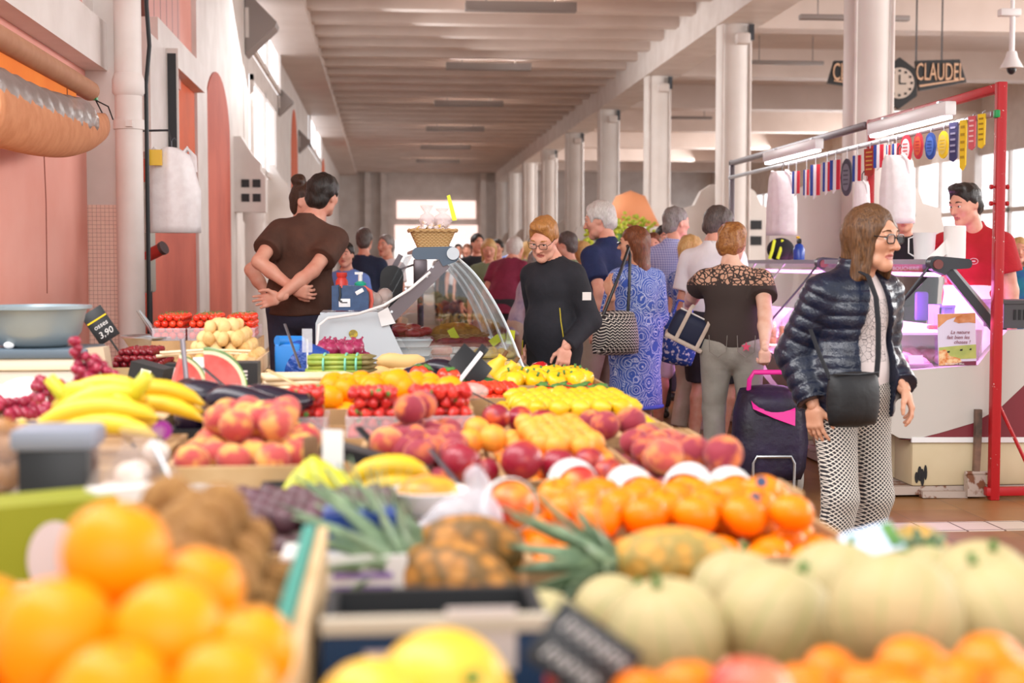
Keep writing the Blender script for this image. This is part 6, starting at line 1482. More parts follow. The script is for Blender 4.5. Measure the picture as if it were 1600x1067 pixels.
for k, (px, py, d) in enumerate(((190, 735, 2.1), (225, 705, 2.3), (35, 700, 2.3))):
    o = thing('garlic_bag', ('clear bag of garlic right of the black box', 'clear bag of garlic behind the other garlic bag', 'clear bag of dried fruit left of the black box')[k], 'bag', (X_(px, d), d, ZT+(.0 if k < 2 else .185)))
    hh = Z_(py-30, d)-ZT-(.0 if k < 2 else .185)
    ob('bag_film', MB().lathe([(0, 0), (.05, .0), (.06, hh*.3), (.058, hh*.75), (.03, hh*.95), (.035, hh+.01)], 14, fn=lambda a, z, r: r*(1+.07*math.sin(5*a+30*z))), M_netbag, o, angle=0)
    for i in range(9): ob('bulb' if k < 2 else 'fruit', MB().ell((rnd.uniform(-.025, .025), rnd.uniform(-.025, .025), .02+hh*.1*i), (.022, .022, .02), 10, 8), M_garlic if k < 2 else F_brown, o)
o = thing('carton', 'pale carton with a green picture leaning by the garlic bags', 'carton', (X_(228, 2.2), 2.05, ZT), R_(30)); ob('carton_body', MB().b2((-.05, -.02, 0), (.06, .03, .22)), M_white, o, smooth=False); ob('picture', MB().b2((-.03, -.023, .1), (.045, -.02, .2)), F_green, o, smooth=False)
single('stick', MB().cyl(W(238, 690, 2.2), W(272, 758, 2.1), .004, 8), M_alu, 'thin grey price stick leaning left of the peach crate', 'stick')
# --- pale peaches in a printed wooden crate
xa, xb = X_(268, 2.75), X_(520, 2.75)
cr = crate('fruit_crate', 'wooden crate with printed front full of pale peaches left of the green bananas', xa, xb, 2.66, 3.16, Z_(727, 2.66), M_wood, Z_(727, 2.66)-.035, slats=0)
h = Z_(727, 2.66)-ZT; w = xb-xa
M_dkred = mat('dark_red_print', '6e2420', .6)
ob('printed_band', MB().b2((-w/2+.01, -.253, h-.09), (w/2-.01, -.25, h-.045)), M_dkred, cr, smooth=False); ob('label_card', MB().b2((-.12, -.257, h-.105), (-.04, -.253, h-.03)), M_white, cr, smooth=False)
ob('printed_emblem', MB().prism([(-.0+.018*math.cos(a), -.257, h-.06+.02*math.sin(a)) for a in np.linspace(0, 2*PI, 16, endpoint=False)], (0, .003, 0)), M_white, cr, smooth=False)
pile('peach', ME['pale'], xa+.01, xb-.01, 2.67, 3.15, Z_(727, 2.66)-.033, .0375, 2, 'pale red and yellow peach in the printed wooden crate', 'pale peaches in the printed crate', shrink=.75, hz=.74)
# --- yellow bananas at the left
def banana_path(L=.19, bend=1.15, n=9):
    R = L/bend; return [Vector((R*math.sin(bend*(t-.5)), 0, -R*math.cos(bend*(t-.5))+R*math.cos(bend*.5))) for t in np.linspace(0, 1, n)]
def banana_hand(label, loc, rot, n, L, r, mt, spread=.16, green=False):
    T_ = thing('banana_bunch', label, 'bananas', loc, 0, None, rot)
    for i in range(n):
        pts = banana_path(L, 1.2); a = (i-(n-1)/2)*spread
        rs = [r*f for f in (.35, .75, .95, 1, 1, 1, .93, .7, .22)]
        m = MB().tube(pts, rs, 8)
        M_ = Matrix.Rotation(a, 4, 'Z') @ Matrix.Translation((L*.46, 0, .012*abs(i-(n-1)/2)*-1+.02*(i % 2))) @ Matrix.Rotation(PI, 4, 'X')
        m.xf(M_); b_ = ob('banana', m, mt, T_, angle=0)
        tip = [M_ @ pts[-1], M_ @ (pts[-1]+Vector((.012, 0, .006)))]
        ob('banana_tip', MB().tube(tip, [r*.25, r*.2], 6), F_stem, b_, angle=0)
    ob('stem', MB().tube([(.02, 0, -.0), (-.0, 0, .012), (-.03, 0, .03)], [r*.9, r*.8, r*.7], 8), F_bangreen if not green else F_stem, T_, angle=0)
    return T_
cr = crate('fruit_crate', 'cardboard crate under the yellow bananas', X_(20, 3.0), X_(265, 3.0), 2.75, 3.3, .985, M_card, .98)
bz = 1.01
banana_hand('bunch of yellow bananas lying in front with stem to the left', (X_(75, 2.92), 2.86, bz+.02), (0, -.1, R_(3)), 4, .26, .021, F_banana, .12)
banana_hand('bunch of yellow bananas with dark stems raised at the left', (X_(105, 3.05), 3.02, bz+.09), (0, .32, R_(-12)), 5, .23, .02, F_banana, .16)
banana_hand('bunch of yellow bananas curving up at the right end of the crate', (X_(235, 3.05), 2.98, bz+.10), (R_(-20), .35, R_(165)), 4, .23, .021, F_banana, .15)
banana_hand('bunch of yellow bananas lying behind the other two', (X_(160, 3.15), 3.16, bz+.05), (0, .05, R_(12)), 4, .24, .02, F_banana, .12)
o = thing('round_label', 'purple round sticker standing at the right of the yellow bananas', 'sticker', (X_(269, 2.95), 2.84, Z_(664, 2.9))); ob('disc', MB().cyl((0, 0, 0), (0, .004, 0), .019, 24), mat('purple_sticker', '9a2a90', .4), o); ob('stalk', MB().cyl((0, .002, -.015), (0, .002, -.2), .003, 6), F_green, o)
# aubergines behind the pale peaches
cr = crate('vegetable_crate', 'dark crate of aubergines behind the pale peaches', X_(285, 3.6), X_(462, 3.6), 3.38, 3.86, .985, M_blackcard, .965)
def aub(label, loc, rot, L, r):
    T_ = thing('aubergine', label, 'aubergine', loc, 0, None, rot)
    ob('flesh', MB().tube([(-L/2+L*i/10, 0, .008*math.sin(i*.6)) for i in range(11)], [r*f for f in (.12, .62, .88, .98, 1, .98, .92, .82, .7, .58, .42)], 14), F_plum, T_, angle=0)
    ob('stem_cap', MB().tube([(L*.44, 0, 0), (L*.5, 0, .0), (L*.58, 0, .005)], [r*.5, r*.3, r*.16], 8), F_green if L > .22 else F_stem, T_, angle=0)
for i, (px, py, d, a, L, r, lb) in enumerate(((330, 622, 3.55, 10, .2, .042, 'left aubergine behind the pale peaches'), (385, 630, 3.45, -12, .22, .04, 'middle aubergine just behind the pale peaches'), (428, 626, 3.6, 25, .2, .038, 'right aubergine behind the pale peaches'), (300, 615, 3.7, 80, .2, .038, 'aubergine nearest the yellow bananas'))):
    aub(lb, W(px, py, d), (0, 0, R_(a)), L, r)
pile('avocado', mesh_of('avocado', sph(1, 16, 12, sz=1.3), F_plum, angle=0), X_(290, 3.6), X_(458, 3.6), 3.40, 3.85, .967, .034, 1, 'dark avocado under the aubergines', 'avocados under the aubergines')
# --- green bananas in the middle, purple figs, cut fruit
xa, xb = X_(300, 2.2), X_(640, 2.2)
cr = crate('fruit_crate', 'flat cardboard crate of dark figs in front of the green bananas', xa, xb, 2.04, 2.40, .96, M_card, zb_of(752, 2.38, .021, 2, .75)-.002)
pile('fig', ME['fig'], xa, xb, 2.05, 2.39, zb_of(752, 2.38, .021, 2, .75), .021, 2, 'dark purple fig in the flat crate', 'figs in the flat crate', shrink=.6, hz=.75)
b = banana_hand('bunch of greenish bananas with stem upward beside the pale peaches', W(487, 716, 2.48), (R_(10), R_(68), R_(-75)), 6, .17, .019, F_bangreen, .24, True)
b = banana_hand('bunch of yellow bananas lying right of the greenish bunch', W(548, 768, 2.5), (0, R_(-2), R_(6)), 3, .15, .02, F_banana, .1)
cr = crate('fruit_crate', 'low crate under the greenish bananas', X_(400, 2.5), X_(648, 2.5), 2.42, 2.64, .975, M_blackcard, .97)
o = thing('price_card', 'white price card standing beside the greenish bananas', 'price card', W(520, 705, 2.62), R_(-20)); ob('card', MB().b2((-.02, -.002, -.04), (.02, .002, .04)), M_paper, o, smooth=False); ob('stake', MB().b2((-.004, .002, -.16), (.004, .006, .0)), M_whiteplastic, o, smooth=False)
o = thing('melon_half', 'cut orange melon half in a white dish in front of the nectarines', 'melon', (X_(668, 2.35), 2.36, ZT))
zc = Z_(763, 2.35)-ZT
ob('dish', MB().lathe([(0, zc-.045), (.04, zc-.045), (.07, zc-.005), (.066, zc-.004), (.04, zc-.035), (0, zc-.035)], 22), M_whiteplastic, o); ob('flesh', MB().ell((0, 0, zc-.01), (.052, .05, .028)), mat('melon_flesh', 'd8622c', .35, c2='e8b030', ns=14), o, angle=0); ob('stand', MB().b2((-.05, -.05, 0), (.05, .05, zc-.046)), M_greycard, o, smooth=False)
# --- blue crate and its printed neighbours between kiwis and pineapples
o = crate('fruit_crate', 'blue crate with white print in the foreground under the yellow melon', -.062, .16, 1.36, 1.52, 1.03, M_blackcard, 1.0)
ob('front_panel', MB().b2((-.111, -.0815, .005), (.111, -.0795, .18)), M_bluecard, o, smooth=False)
ob('rim', MB().b2((-.111, -.085, .182), (.111, -.068, .196)), mat('pale_rim', 'c9bca8', .6), o, smooth=False)
ob('printed_stripe', MB().prism([(-.07, -.084, .165), (-.04, -.084, .165), (.03, -.084, .03), (-.01, -.084, .03)], (0, .002, 0)), M_oval, o, smooth=False)
single('black_box', MB().rbox((.02, 1.62, (ZT+.985)/2), (.17, .17, .985-ZT), .006), M_blackcard, 'black box between the blue crate and the white box with violet lettering', 'box')
o = thing('fruit_box', 'white box with violet lettering and a red corner right of the kiwis', 'box', (X_(555, 2.0), 1.96, ZT)); zb = Z_(862, 1.95)-ZT
ob('box_body', MB().b2((-.10, -.05, 0), (.07, .05, zb)), M_white, o, smooth=False); ob('red_corner', MB().b2((-.102, -.052, zb-.06), (-.06, -.05, zb-.005)), mat('red_print', 'c8283a', .6), o, smooth=False)
for k in range(2): ob('lettering', MB().b2((-.03, -.052, zb-.03-.018*k), (.05, -.05, zb-.022-.018*k)), mat('violet_print', '8a6aa8', .6), o, smooth=False)
o = single('plastic_tub', MB().b2((-.05, -.04, 0), (.05, .04, .05)), mat('royal_blue_plastic', '1a3e8e', .4), 'royal blue plastic tub on the white box behind the kiwis', 'tub', (X_(560, 2.0), 1.99, ZT+zb), smooth=False)
# --- pineapples
def pineapple(label, c, rot, L=.17, R=.058, mt=None, leaves=30, lk=1.0, s0=0):
    T_ = thing('pineapple', label, 'pineapple', c, 0, None, rot); rr = random.Random(s0)
    pr = [(0, -L/2)]+[(R*math.sin(PI*(.08+.84*i/16))**.55, -L/2+L*i/16) for i in range(17)]+[(0, L/2)]
    ob('body', MB().lathe(pr, 40, fn=lambda a, z, r: r*(1+.028*abs(math.sin(8*a+z*70))*abs(math.sin(8*a-z*70)))), mt or F_pine, T_, angle=0)
    lf = MB()
    for i in range(leaves):
        a = i*2.399; t = i/leaves; ln = (.10+.10*t)*lk; op = (1.15-.95*t); w = .011
        d = Vector((math.cos(a), math.sin(a), 0)); sdv = Vector((-math.sin(a), math.cos(a), 0)); rows = []
        for j in range(6):
            u = j/5; r_ = .014+ln*u*math.sin(op*(.55+.5*u)); z = L/2-.006+ln*u*math.cos(op*(.5+.6*u))
            c_ = d*r_+Vector((0, 0, z)); ww = w*(1-u**1.6)+.0006
            rows.append([c_-sdv*ww+d*.004, c_, c_+sdv*ww+d*.004])
        lf.strip(rows, d*.0016)
    ob('crown', lf, F_leaf, T_, angle=0)
    return T_
pineapple('brown pineapple in the middle lying with its crown to the left', W(718, 912, 1.94), (0, R_(-74), R_(-20)), .155, .057, F_pine, 36, 1.05, 1)
pineapple('yellowish pineapple in front of the clementine heap with crown to the left', W(1050, 878, 2.02), (0, R_(-88), R_(4)), .17, .05, F_pine2, 34, .95, 2)
pineapple('pineapple with a blue and white tag behind the melons at the right', W(1432, 872, 2.05), (R_(80), 0, R_(-15)), .16, .048, F_pine2, 16, .3, 3)
pineapple('pineapple behind the brown one whose leafy crown points to the left', W(735, 856, 2.06), (0, R_(-84), R_(6)), .15, .048, F_pine, 34, 1.0, 4)
o = thing('hang_tag', 'blue and white tag lying on the pineapple behind the melons', 'tag', W(1362, 846, 1.92), .3, rot=(R_(35), R_(-15), 0)); ob('tag_card', MB().rbox((0, 0, 0), (.075, .05, .004), .001), mat('pale_blue_tag', 'c8d8f0', .5), o); ob('green_print', MB().b2((.02, -.02, .002), (.036, .02, .004)), F_green, o, smooth=False)
cr = crate('fruit_crate', 'long dark crate under the pineapples', .0, .79, 1.76, 2.07, .90, M_blackcard, .885)
# --- melons
for (px, py, d, R, lb) in ((848, 1000, 1.62, .058, 'green tinged melon behind the black price sign'), (1042, 992, 1.5, .064, 'pale ribbed melon in front just right of the black price sign'), (1212, 972, 1.54, .067, 'pale ribbed melon third from the left in the front row'), (1398, 962, 1.4, .067, 'largest pale ribbed melon in the middle of the front row at the right'), (1566, 965, 1.45, .066, 'pale melon with a green groove at the right end of the front row'),
    (1308, 922, 1.72, .064, 'green ribbed melon highest in the second row under the blue tag'), (1152, 928, 1.74, .058, 'small melon in the second row behind the front melons'), (1450, 918, 1.78, .055, 'greyish melon in the second row left of the yellow tinted one'), (1535, 922, 1.68, .062, 'yellow tinted melon in the second row at the right'), (1645, 960, 1.6, .064, 'melon cut by the right edge of the picture'), (960, 962, 1.72, .052, 'melon in the second row above the price sign')):
    T_ = thing('melon', lb, 'melon', W(px, py, d), 0, None, (R_(rnd.uniform(-30, 30)), R_(rnd.uniform(-40, 40)), rnd.uniform(0, 6))); T_.scale = (R,)*3
    o_ = bpy.data.objects.new('rind', proto('melon', lambda: mesh_of('melon', sph(1, 60, 22, fn=lambda a, z, r: r*(1-.022*(1-abs(math.sin(5*a)))**3), sz=.93, top=.05, bot=.05), F_melon, angle=0))); COL.objects.link(o_); o_.parent = T_
    o_ = bpy.data.objects.new('stem', proto('mstem', lambda: mesh_of('stem', MB().tube([(0, 0, .86), (0, 0, 1.0), (.03, .02, 1.08)], [.09, .07, .08], 7), F_green, angle=0))); COL.objects.link(o_); o_.parent = T_
crate('fruit_crate', 'dark crate under the yellow melons', -.06, .16, .95, 1.33, .965, M_blackcard, .955)
crate('fruit_crate', 'cardboard crate under the pale melons', .12, .79, 1.28, 1.75, .93, M_card, .915)
T_ = thing('yellow_melon', 'smooth yellow melon cut by the bottom edge in the middle', 'melon', W(690, 1092, 1.22), 0, None, (R_(60), 0, .4)); ob('rind', sph(.06, 28, 18, sz=1.06), mat('yellow_melon_rind', 'f4c640', .35, c2='f0b830', ns=12), T_, angle=0); ob('stem', MB().tube([(0, 0, .06), (0, 0, .075)], .006, 6), F_green, T_)
T_ = thing('yellow_melon', 'second smooth yellow melon low at the bottom edge left of the first', 'melon', W(575, 1112, 1.15), 0, None, (R_(50), .4, .9)); ob('rind', sph(.042, 28, 18, sz=1.06), mat('yellow_melon_rind', 'f4c640'), T_, angle=0)
o = thing('price_card', 'pale grey price card standing behind the yellow melon', 'price card', W(752, 985, 1.38), 0); ob('card', MB().b2((-.034, -.002, -.04), (.034, .002, .022)), mat('pale_card', 'dcd0ca', .6), o, smooth=False); ob('stake', MB().b2((-.004, .002, -.16), (.004, .006, -.0)), M_whiteplastic, o, smooth=False)
# black slate price sign with chalk writing
ps = thing('price_sign', 'tilted black price sign with chalk writing in front of the melons', 'sign', W(912, 1025, 1.22), 0, rot=(R_(-12), R_(36), R_(-6)))
ob('slate', MB().rbox((0, 0, 0), (.085, .005, .062), .002), M_black, ps)
M_chalk = mat('chalk', 'e6e2de', .9); chk = MB()
for r0, n in ((.014, 6), (-.014, 5)):
    for i in range(n):
        x = -.03+i*.011; chk.tube([(x, -.0035, r0-.006), (x+.003, -.0035, r0+.006), (x+.007, -.0035, r0-.003*(i % 2)), (x+.009, -.0035, r0+.004)], .0013, 5)
ob('chalk_writing', chk, M_chalk, ps); ob('spike', MB().tube([(0, .003, -.03), (0, .003, -.13)], .004, 6), M_black, ps)
# --- clementines and red apples at the bottom right
FB = [('stem_button', BUTTON)]
for i, (px, py, d, R, lb) in enumerate(((1300, 1052, 1.28, .026, 'clementine at the bottom edge below the third melon'), (1428, 1048, 1.26, .034, 'clementine at the bottom edge below the largest melon'), (1255, 1080, 1.22, .028, 'half cut clementine beside the red apple at the bottom edge'), (1358, 1082, 1.22, .029, 'half cut clementine between two higher ones at the bottom edge'),
    (1552, 1048, 1.22, .034, 'topmost clementine at the bottom right corner'), (1488, 1075, 1.2, .03, 'clementine left of the topmost one in the bottom right corner'), (1600, 1090, 1.15, .03, 'clementine cut by the bottom right corner'), (1075, 1078, 1.24, .030, 'clementine left of the red apple at the bottom edge'), (1000, 1086, 1.22, .026, 'clementine under the black price sign'), (1420, 1105, 1.14, .03, 'clementine low at the bottom edge in the right group'))):
    fruit('clementine', ME['clementine'], W(px, py, d), R, lb, None, part=FB)
F_apple = blush('apple_skin', 'c8302c', 'f09a70', 10, .45, .7, .25)
T_ = thing('apple', 'red apple cut by the bottom edge between the clementines', 'apple', W(1172, 1090, 1.16), 0, None, (-.3, .2, 0)); ob('flesh', sph(.037, 24, 16, sz=.92, top=.2), F_apple, T_, angle=0); ob('stem', MB().tube([(0, 0, .02), (.003, 0, .042)], .002, 6), F_stem, T_)
T_ = thing('apple', 'small dark red apple peeping out under the black price sign', 'apple', W(888, 1066, 1.3), 0, None, (-.3, .2, 0)); ob('flesh', sph(.022, 20, 14, sz=.92, top=.2), F_nect, T_, angle=0)
crate('fruit_crate', 'dark crate of clementines at the bottom right', .17, .78, .86, 1.26, .985, M_blackcard, .955)
pile('clementine', ME['clementine'], .19, .76, .9, 1.24, .957, .029, 1, 'clementine in the bottom layer of the crate at the bottom right', 'bottom clementines at the bottom right', part=FB)
# --- the clementine bank
xa, xb = X_(815, 2.2), X_(1365, 2.2)
crate('fruit_crate', 'crate heaped with clementines in front of the netted mangoes', xa, xb, 2.1, 2.56, .93, M_card, .868)
pile('clementine', ME['clementine'], xa+.005, xb-.0, 2.10, 2.56, .87, .0395, 2, 'large bright clementine in the heap in front of the netted mangoes', 'clementines in front of the netted mangoes', part=FB, shrink=.62, hz=.78, cat='clementine')
big(1188, 772, 2.42, .038, 'clementine with a dark sticker on top of the heap', 'clementine', 'clementine', FB); big(1140, 780, 2.38, .038, 'clementine left of the stickered one on top of the heap', 'clementine', 'clementine', FB)
ST = mat('dark_blue_sticker', '3a4a6a', .4)
for k, (px, py) in enumerate(((1190, 752), (1180, 778))): single('sticker', MB().cyl(W(px, py, 2.33), W(px, py, 2.33)+Vector((0, .004, -.002)), .009, 14), ST, ('dark oval sticker on the uppermost clementine', 'dark oval sticker on the clementine heap below the first sticker')[k], 'sticker')
# --- mangoes in white foam nets
F_mango = blush('mango_skin', 'd0342c', 'f0a028', 9, .42, .62, .35)
t = NT('foam_net'); sp = t.xyz(); at = t.n('ShaderNodeMath', operation='ARCTAN2'); t.l(sp[1], at.inputs[0]); t.l(sp[0], at.inputs[1])
t.col('f4f0ee').set(.7); t.bump(t.math('MULTIPLY', t.math('SINE', t.math('ADD', t.math('MULTIPLY', at.outputs[0], 14), t.math('MULTIPLY', sp[2], 150))), t.math('SINE', t.math('SUBTRACT', t.math('MULTIPLY', at.outputs[0], 14), t.math('MULTIPLY', sp[2], 150)))), .8, .006); M_net = t.m
def mango(px, py, d, R, lb, rot):
    T_ = thing('mango', lb, 'mango', W(px, py, d), 0, None, rot)
    ob('flesh', sph(R, 22, 16, sz=1.25, fn=lambda a, z, r: r*(1+.05*math.cos(a))), F_mango, T_, angle=0)
    ob('foam_net', MB().lathe([(R*1.06*math.sin(PI*(.02+.6*i/12)), -R*1.3*math.cos(PI*(.02+.6*i/12))) for i in range(13)]+[(R*1.12*math.sin(PI*(.62-.6*i/12)), -R*1.36*math.cos(PI*(.62-.6*i/12))) for i in range(13)], 28), M_net, T_, angle=0)
for a in ((795, 790, 2.34, .042, 'big red and yellow mango in a white net left of the clementines', (R_(72), R_(30), R_(0))), (895, 756, 2.66, .042, 'netted mango just behind the left of the clementine heap', (R_(100), R_(10), .3)), (985, 768, 2.64, .042, 'netted mango behind the middle of the clementine heap', (R_(110), R_(-20), .2)), (1075, 764, 2.66, .043, 'netted mango behind the right of the clementine heap', (R_(110), R_(20), -.3)), (1140, 766, 2.7, .04, 'netted mango half hidden behind the top of the clementine heap', (R_(105), 0, .1))): mango(*a)
crate('fruit_crate', 'crate of netted mangoes behind the clementines', X_(760, 2.6), .78, 2.58, 2.74, .95, M_card, .93)
def crumple(name, label, cat, loc, prims, m, rot=None, wob=(.012, 70), h=.007):
    V, Q = field(prims, h, wob, sm=0); return single(name, (V.tolist(), Q.tolist()), m, label, cat, loc, rot, angle=0)
crumple('plastic_bag', 'crumpled clear plastic bag between the figs and the big mango', 'plastic bag', W(728, 815, 2.26), [elp((0, 0, 0), (.05, .05, .045), k=0), elp((-.04, .0, -.02), (.05, .05, .04), k=.02), elp((.02, .01, .04), (.025, .03, .05), k=.02)], film('clear_bag_film', 'e8e4ec', .4, .12))
# --- nectarines, peaches and apricots in the middle
zb = .90
xa, xb = X_(560, 3.0), X_(765, 3.0)
crate('fruit_crate', 'crate heaped with dark peaches left of the apricots', xa, xb, 2.78, 3.42, .95, M_card, .884)
pile('peach', ME['peach'], xa+.01, xb-.01, 2.8, 3.4, .886, .0375, 2, 'dark red peach in the heap left of the apricots', 'dark peaches left of the apricots', shrink=.6, hz=.78)
big(640, 640, 3.22, .037, 'peach crowning the heap in front of the strawberries', 'peach', 'peach'); big(660, 632, 3.3, .036, 'peach right behind the crowning one in front of the strawberries', 'peach', 'peach')
big(604, 690, 3.0, .036, 'orange tinted peach at the left of the dark heap', 'pale', 'peach')
xa, xb = X_(700, 3.1), X_(1000, 3.1)
crate('fruit_crate', 'crate of apricots in the middle of the stall', X_(770, 3.1), X_(985, 3.1), 2.82, 3.42, .94, M_card, .887)
pile('apricot', ME['apricot'], X_(772, 3.1)+.01, X_(985, 3.1)-.01, 2.83, 3.42, .889, .0265, 3, 'orange apricot in the crate in the middle', 'apricots in the middle', shrink=.5, hz=.78)
for i, (px, py, d, R, lb) in enumerate(((745, 672, 3.3, .032, 'yellow apricot at the left end beside the strawberries'), (770, 685, 3.15, .032, 'large apricot in front of the nectarines'), (828, 672, 3.25, .03, 'bright round apricot beside the red nectarine'), (735, 690, 3.15, .03, 'apricot touching the dark peaches'))): big(px, py, d, R, lb, 'apricot', 'apricot')
for i, (px, py, d, R, lb) in enumerate(((775, 652, 3.45, .035, 'shiny nectarine nearest the strawberry punnets'), (812, 655, 3.5, .034, 'shiny nectarine between strawberries and lemons'), (850, 662, 3.4, .036, 'red and yellow nectarine in front of the lemons'), (815, 720, 2.74, .041, 'large dark nectarine in the middle of the picture'), (872, 728, 2.78, .036, 'orange flushed nectarine right of the large dark one'), (920, 722, 2.9, .032, 'small dark nectarine below the apricots'), (760, 735, 2.76, .026, 'small apricot coloured nectarine left of the large dark one'), (720, 722, 2.72, .038, 'dark peach left of the large dark nectarine'), (950, 740, 2.78, .032, 'nectarine beside the netted mangoes'))): big(px, py, d, R, lb, 'nectarine', 'nectarine')
big(945, 665, 3.38, .037, 'peach of the pair in front of the lemons, on the left', 'peach', 'peach'); big(986, 658, 3.42, .037, 'peach of the pair in front of the lemons, on the right', 'peach', 'peach'); big(925, 660, 3.5, .034, 'peach half hidden behind the pair in front of the lemons', 'peach', 'peach')
crate('fruit_crate', 'flat crate under the nectarines and the pair of peaches', X_(700, 3.5), .78, 3.44, 3.6, .95, M_card, .945)
xa, xb = X_(970, 3.0), .76
crate('fruit_crate', 'crate of dusky peaches at the right edge of the stall', xa, xb, 2.76, 3.42, .93, M_card, .858)
pile('peach', ME['peach'], xa+.005, xb-.0, 2.78, 3.42, .86, .0385, 2, 'dusky red peach at the right edge of the stall', 'dusky peaches at the right edge', shrink=.55, hz=.8)
for i, (px, py, d, R, lb) in enumerate(((1038, 712, 2.72, .0385, 'peach with a yellow face in front of the dusky ones at the right edge'), (1130, 710, 2.74, .039, 'large peach at the outer right corner of the peach crate'), (1085, 708, 2.8, .037, 'dark peach between the yellow faced one and the corner one'))): big(px, py, d, R, lb, 'pale' if i == 0 else 'peach', 'peach')
# --- strawberry punnets
M_pun = film('punnet_plastic', 'f4e8ee', .22, .08)
def punnet(label, x, y, z, w, d, h):
    T_ = thing('punnet', label, 'punnet', (x, y, z)); m = MB()
    for a, b, c, e in ((-w/2, -d/2, w/2, -d/2+.002), (-w/2, d/2-.002, w/2, d/2), (-w/2, -d/2, -w/2+.002, d/2), (w/2-.002, -d/2, w/2, d/2)): m.b2((a, b, 0), (c, e, h))
    m.b2((-w/2, -d/2, 0), (w/2, d/2, .002)); ob('tub', m, M_pun, T_, smooth=False)
    ob('rim', MB().tube([(-w/2, -d/2, h), (w/2, -d/2, h), (w/2, d/2, h), (-w/2, d/2, h)], .003, 5, closed=True), M_pun, T_); return T_
crate('fruit_crate', 'flat cardboard crate under the strawberry punnets', X_(440, 3.75), X_(745, 3.75), 3.62, 3.92, .93, M_card, .915)
for k, (p0, p1, d) in enumerate(((446, 512, 3.74), (540, 628, 3.72), (634, 738, 3.74))):
    x0, x1 = X_(p0, d), X_(p1, d); z = .917; h = Z_(647, d)-z; nm = ('left', 'middle', 'right')[k]
    punnet('clear %s punnet of strawberries on the stall' % nm, (x0+x1)/2, d, z, x1-x0, .17, h)
    pile('strawberry', ME['straw'], x0+.003, x1-.003, d-.083, d+.083, z+.004, .0165, 5, 'red strawberry in the %s punnet' % nm, 'strawberries in the %s punnet' % nm, shrink=.06, hz=.72, part=[('calyx', CAP)], rot=lambda: (rnd.uniform(0, 3), rnd.uniform(0, 3), rnd.uniform(0, 6)))
for k, (p0, p1, d) in enumerate(((868, 905, 3.72), (915, 955, 3.7))):
    x0, x1 = X_(p0, d), X_(p1, d); T_ = thing('punnet', ('white punnet of dark cherries left of the pair of peaches', 'white punnet of dark cherries behind the pair of peaches')[k], 'punnet', ((x0+x1)/2, d, .916)); h = Z_(668, d)-.916
    ob('tub', MB().lathe([(0, 0), (.035, 0), (.042, h), (.044, h+.003), (.04, h), (.033, .004), (0, .004)], 20, fn=sq), M_whiteplastic, T_, angle=40)
    pile('cherry', ME['cherry'], x0+.01, x1-.01, d-.03, d+.03, .918+h-.02, .011, 2, 'dark cherry in a white punnet before the lemons', 'cherries in the white punnets', part=[('stem', STEMM)])
crate('fruit_crate', 'flat cardboard crate under the white cherry punnets', X_(750, 3.72), .78, 3.62, 3.92, .93, M_card, .914)
# --- oranges and lemons
xa, xb = X_(470, 4.1), X_(735, 4.1)
crate('fruit_crate', 'crate of oranges behind the strawberries', xa, xb, 3.96, 4.42, .97, M_card, .905)
pile('orange', ME['orange'], xa+.005, xb-.005, 3.97, 4.41, .907, .0405, 2, 'orange in the crate behind the strawberries', 'oranges behind the strawberries', shrink=.6, part=SB)
for (px, py, d, R, lb) in ((620, 600, 4.12, .0455, 'largest orange on top behind the strawberries'), (578, 606, 4.12, .038, 'orange left of the largest one behind the strawberries'), (545, 606, 4.18, .039, 'orange second left of the largest one behind the strawberries'), (702, 610, 4.06, .043, 'orange right of the largest one above the right strawberry punnet'), (662, 608, 4.2, .038, 'orange between the two large ones behind the strawberries'), (515, 622, 4.0, .039, 'orange at the left end of the row behind the strawberries')): big(px, py, d, R, lb, part=SB)
xa, xb = X_(775, 4.3), .79
crate('fruit_crate', 'crate of lemons at the right of the stall', xa, xb, 3.98, 4.62, .92, M_card, .868)
pile('lemon', ME['lemon'], xa+.01, xb-.005, 3.99, 4.6, .87, .031, 2, 'bright yellow lemon in the crate at the right', 'lemons in the right crate', shrink=.5, hz=.8, rot=lambda: (PI/2+rnd.uniform(-.4, .4), rnd.uniform(-.4, .4), rnd.uniform(0, 6)))
for (px, py, d, R, lb) in ((874, 622, 4.45, .036, 'round lemon highest at the middle of the lemon crate'), (810, 628, 4.4, .034, 'lemon at the left top of the lemon crate'), (840, 622, 4.5, .032, 'lemon beside the highest one on its left')): big(px, py, d, R, lb, 'lemon', 'lemon', rot=(PI/2-.3, .2, 2.2))
# --- tomatoes and peppers
xa, xb = X_(835, 4.9), .80
crate('vegetable_crate', 'crate of tomatoes behind the lemons', xa, xb, 4.66, 5.08, .92, M_card, .88)
pile('tomato', ME['tomato'], xa+.005, xb-.005, 4.67, 5.07, .882, .0385, 1, 'red tomato with green calyx behind the lemons', 'tomatoes behind the lemons', shrink=.5, part=[('calyx', CAP)])
xa, xb = X_(775, 5.4), X_(935, 5.4)
crate('vegetable_crate', 'crate of yellow peppers at the far right of the stall', xa, xb, 5.12, 5.6, .93, M_card, .90)
PEP = mesh_of('pepper', MB().lathe([(0, -.95), (.35, -1.05), (.78, -.85), (.98, -.2), (1.05, .35), (.85, .8), (.4, .88), (0, .72)], 32, fn=lambda a, z, r: r*(1+.1*abs(math.cos(2*a))-.06)), F_yel, angle=0)
PSTEM = mesh_of('stem', MB().tube([(0, 0, .7), (0, 0, .95), (.08, 0, 1.2)], [.16, .12, .15], 8), F_green, angle=0)
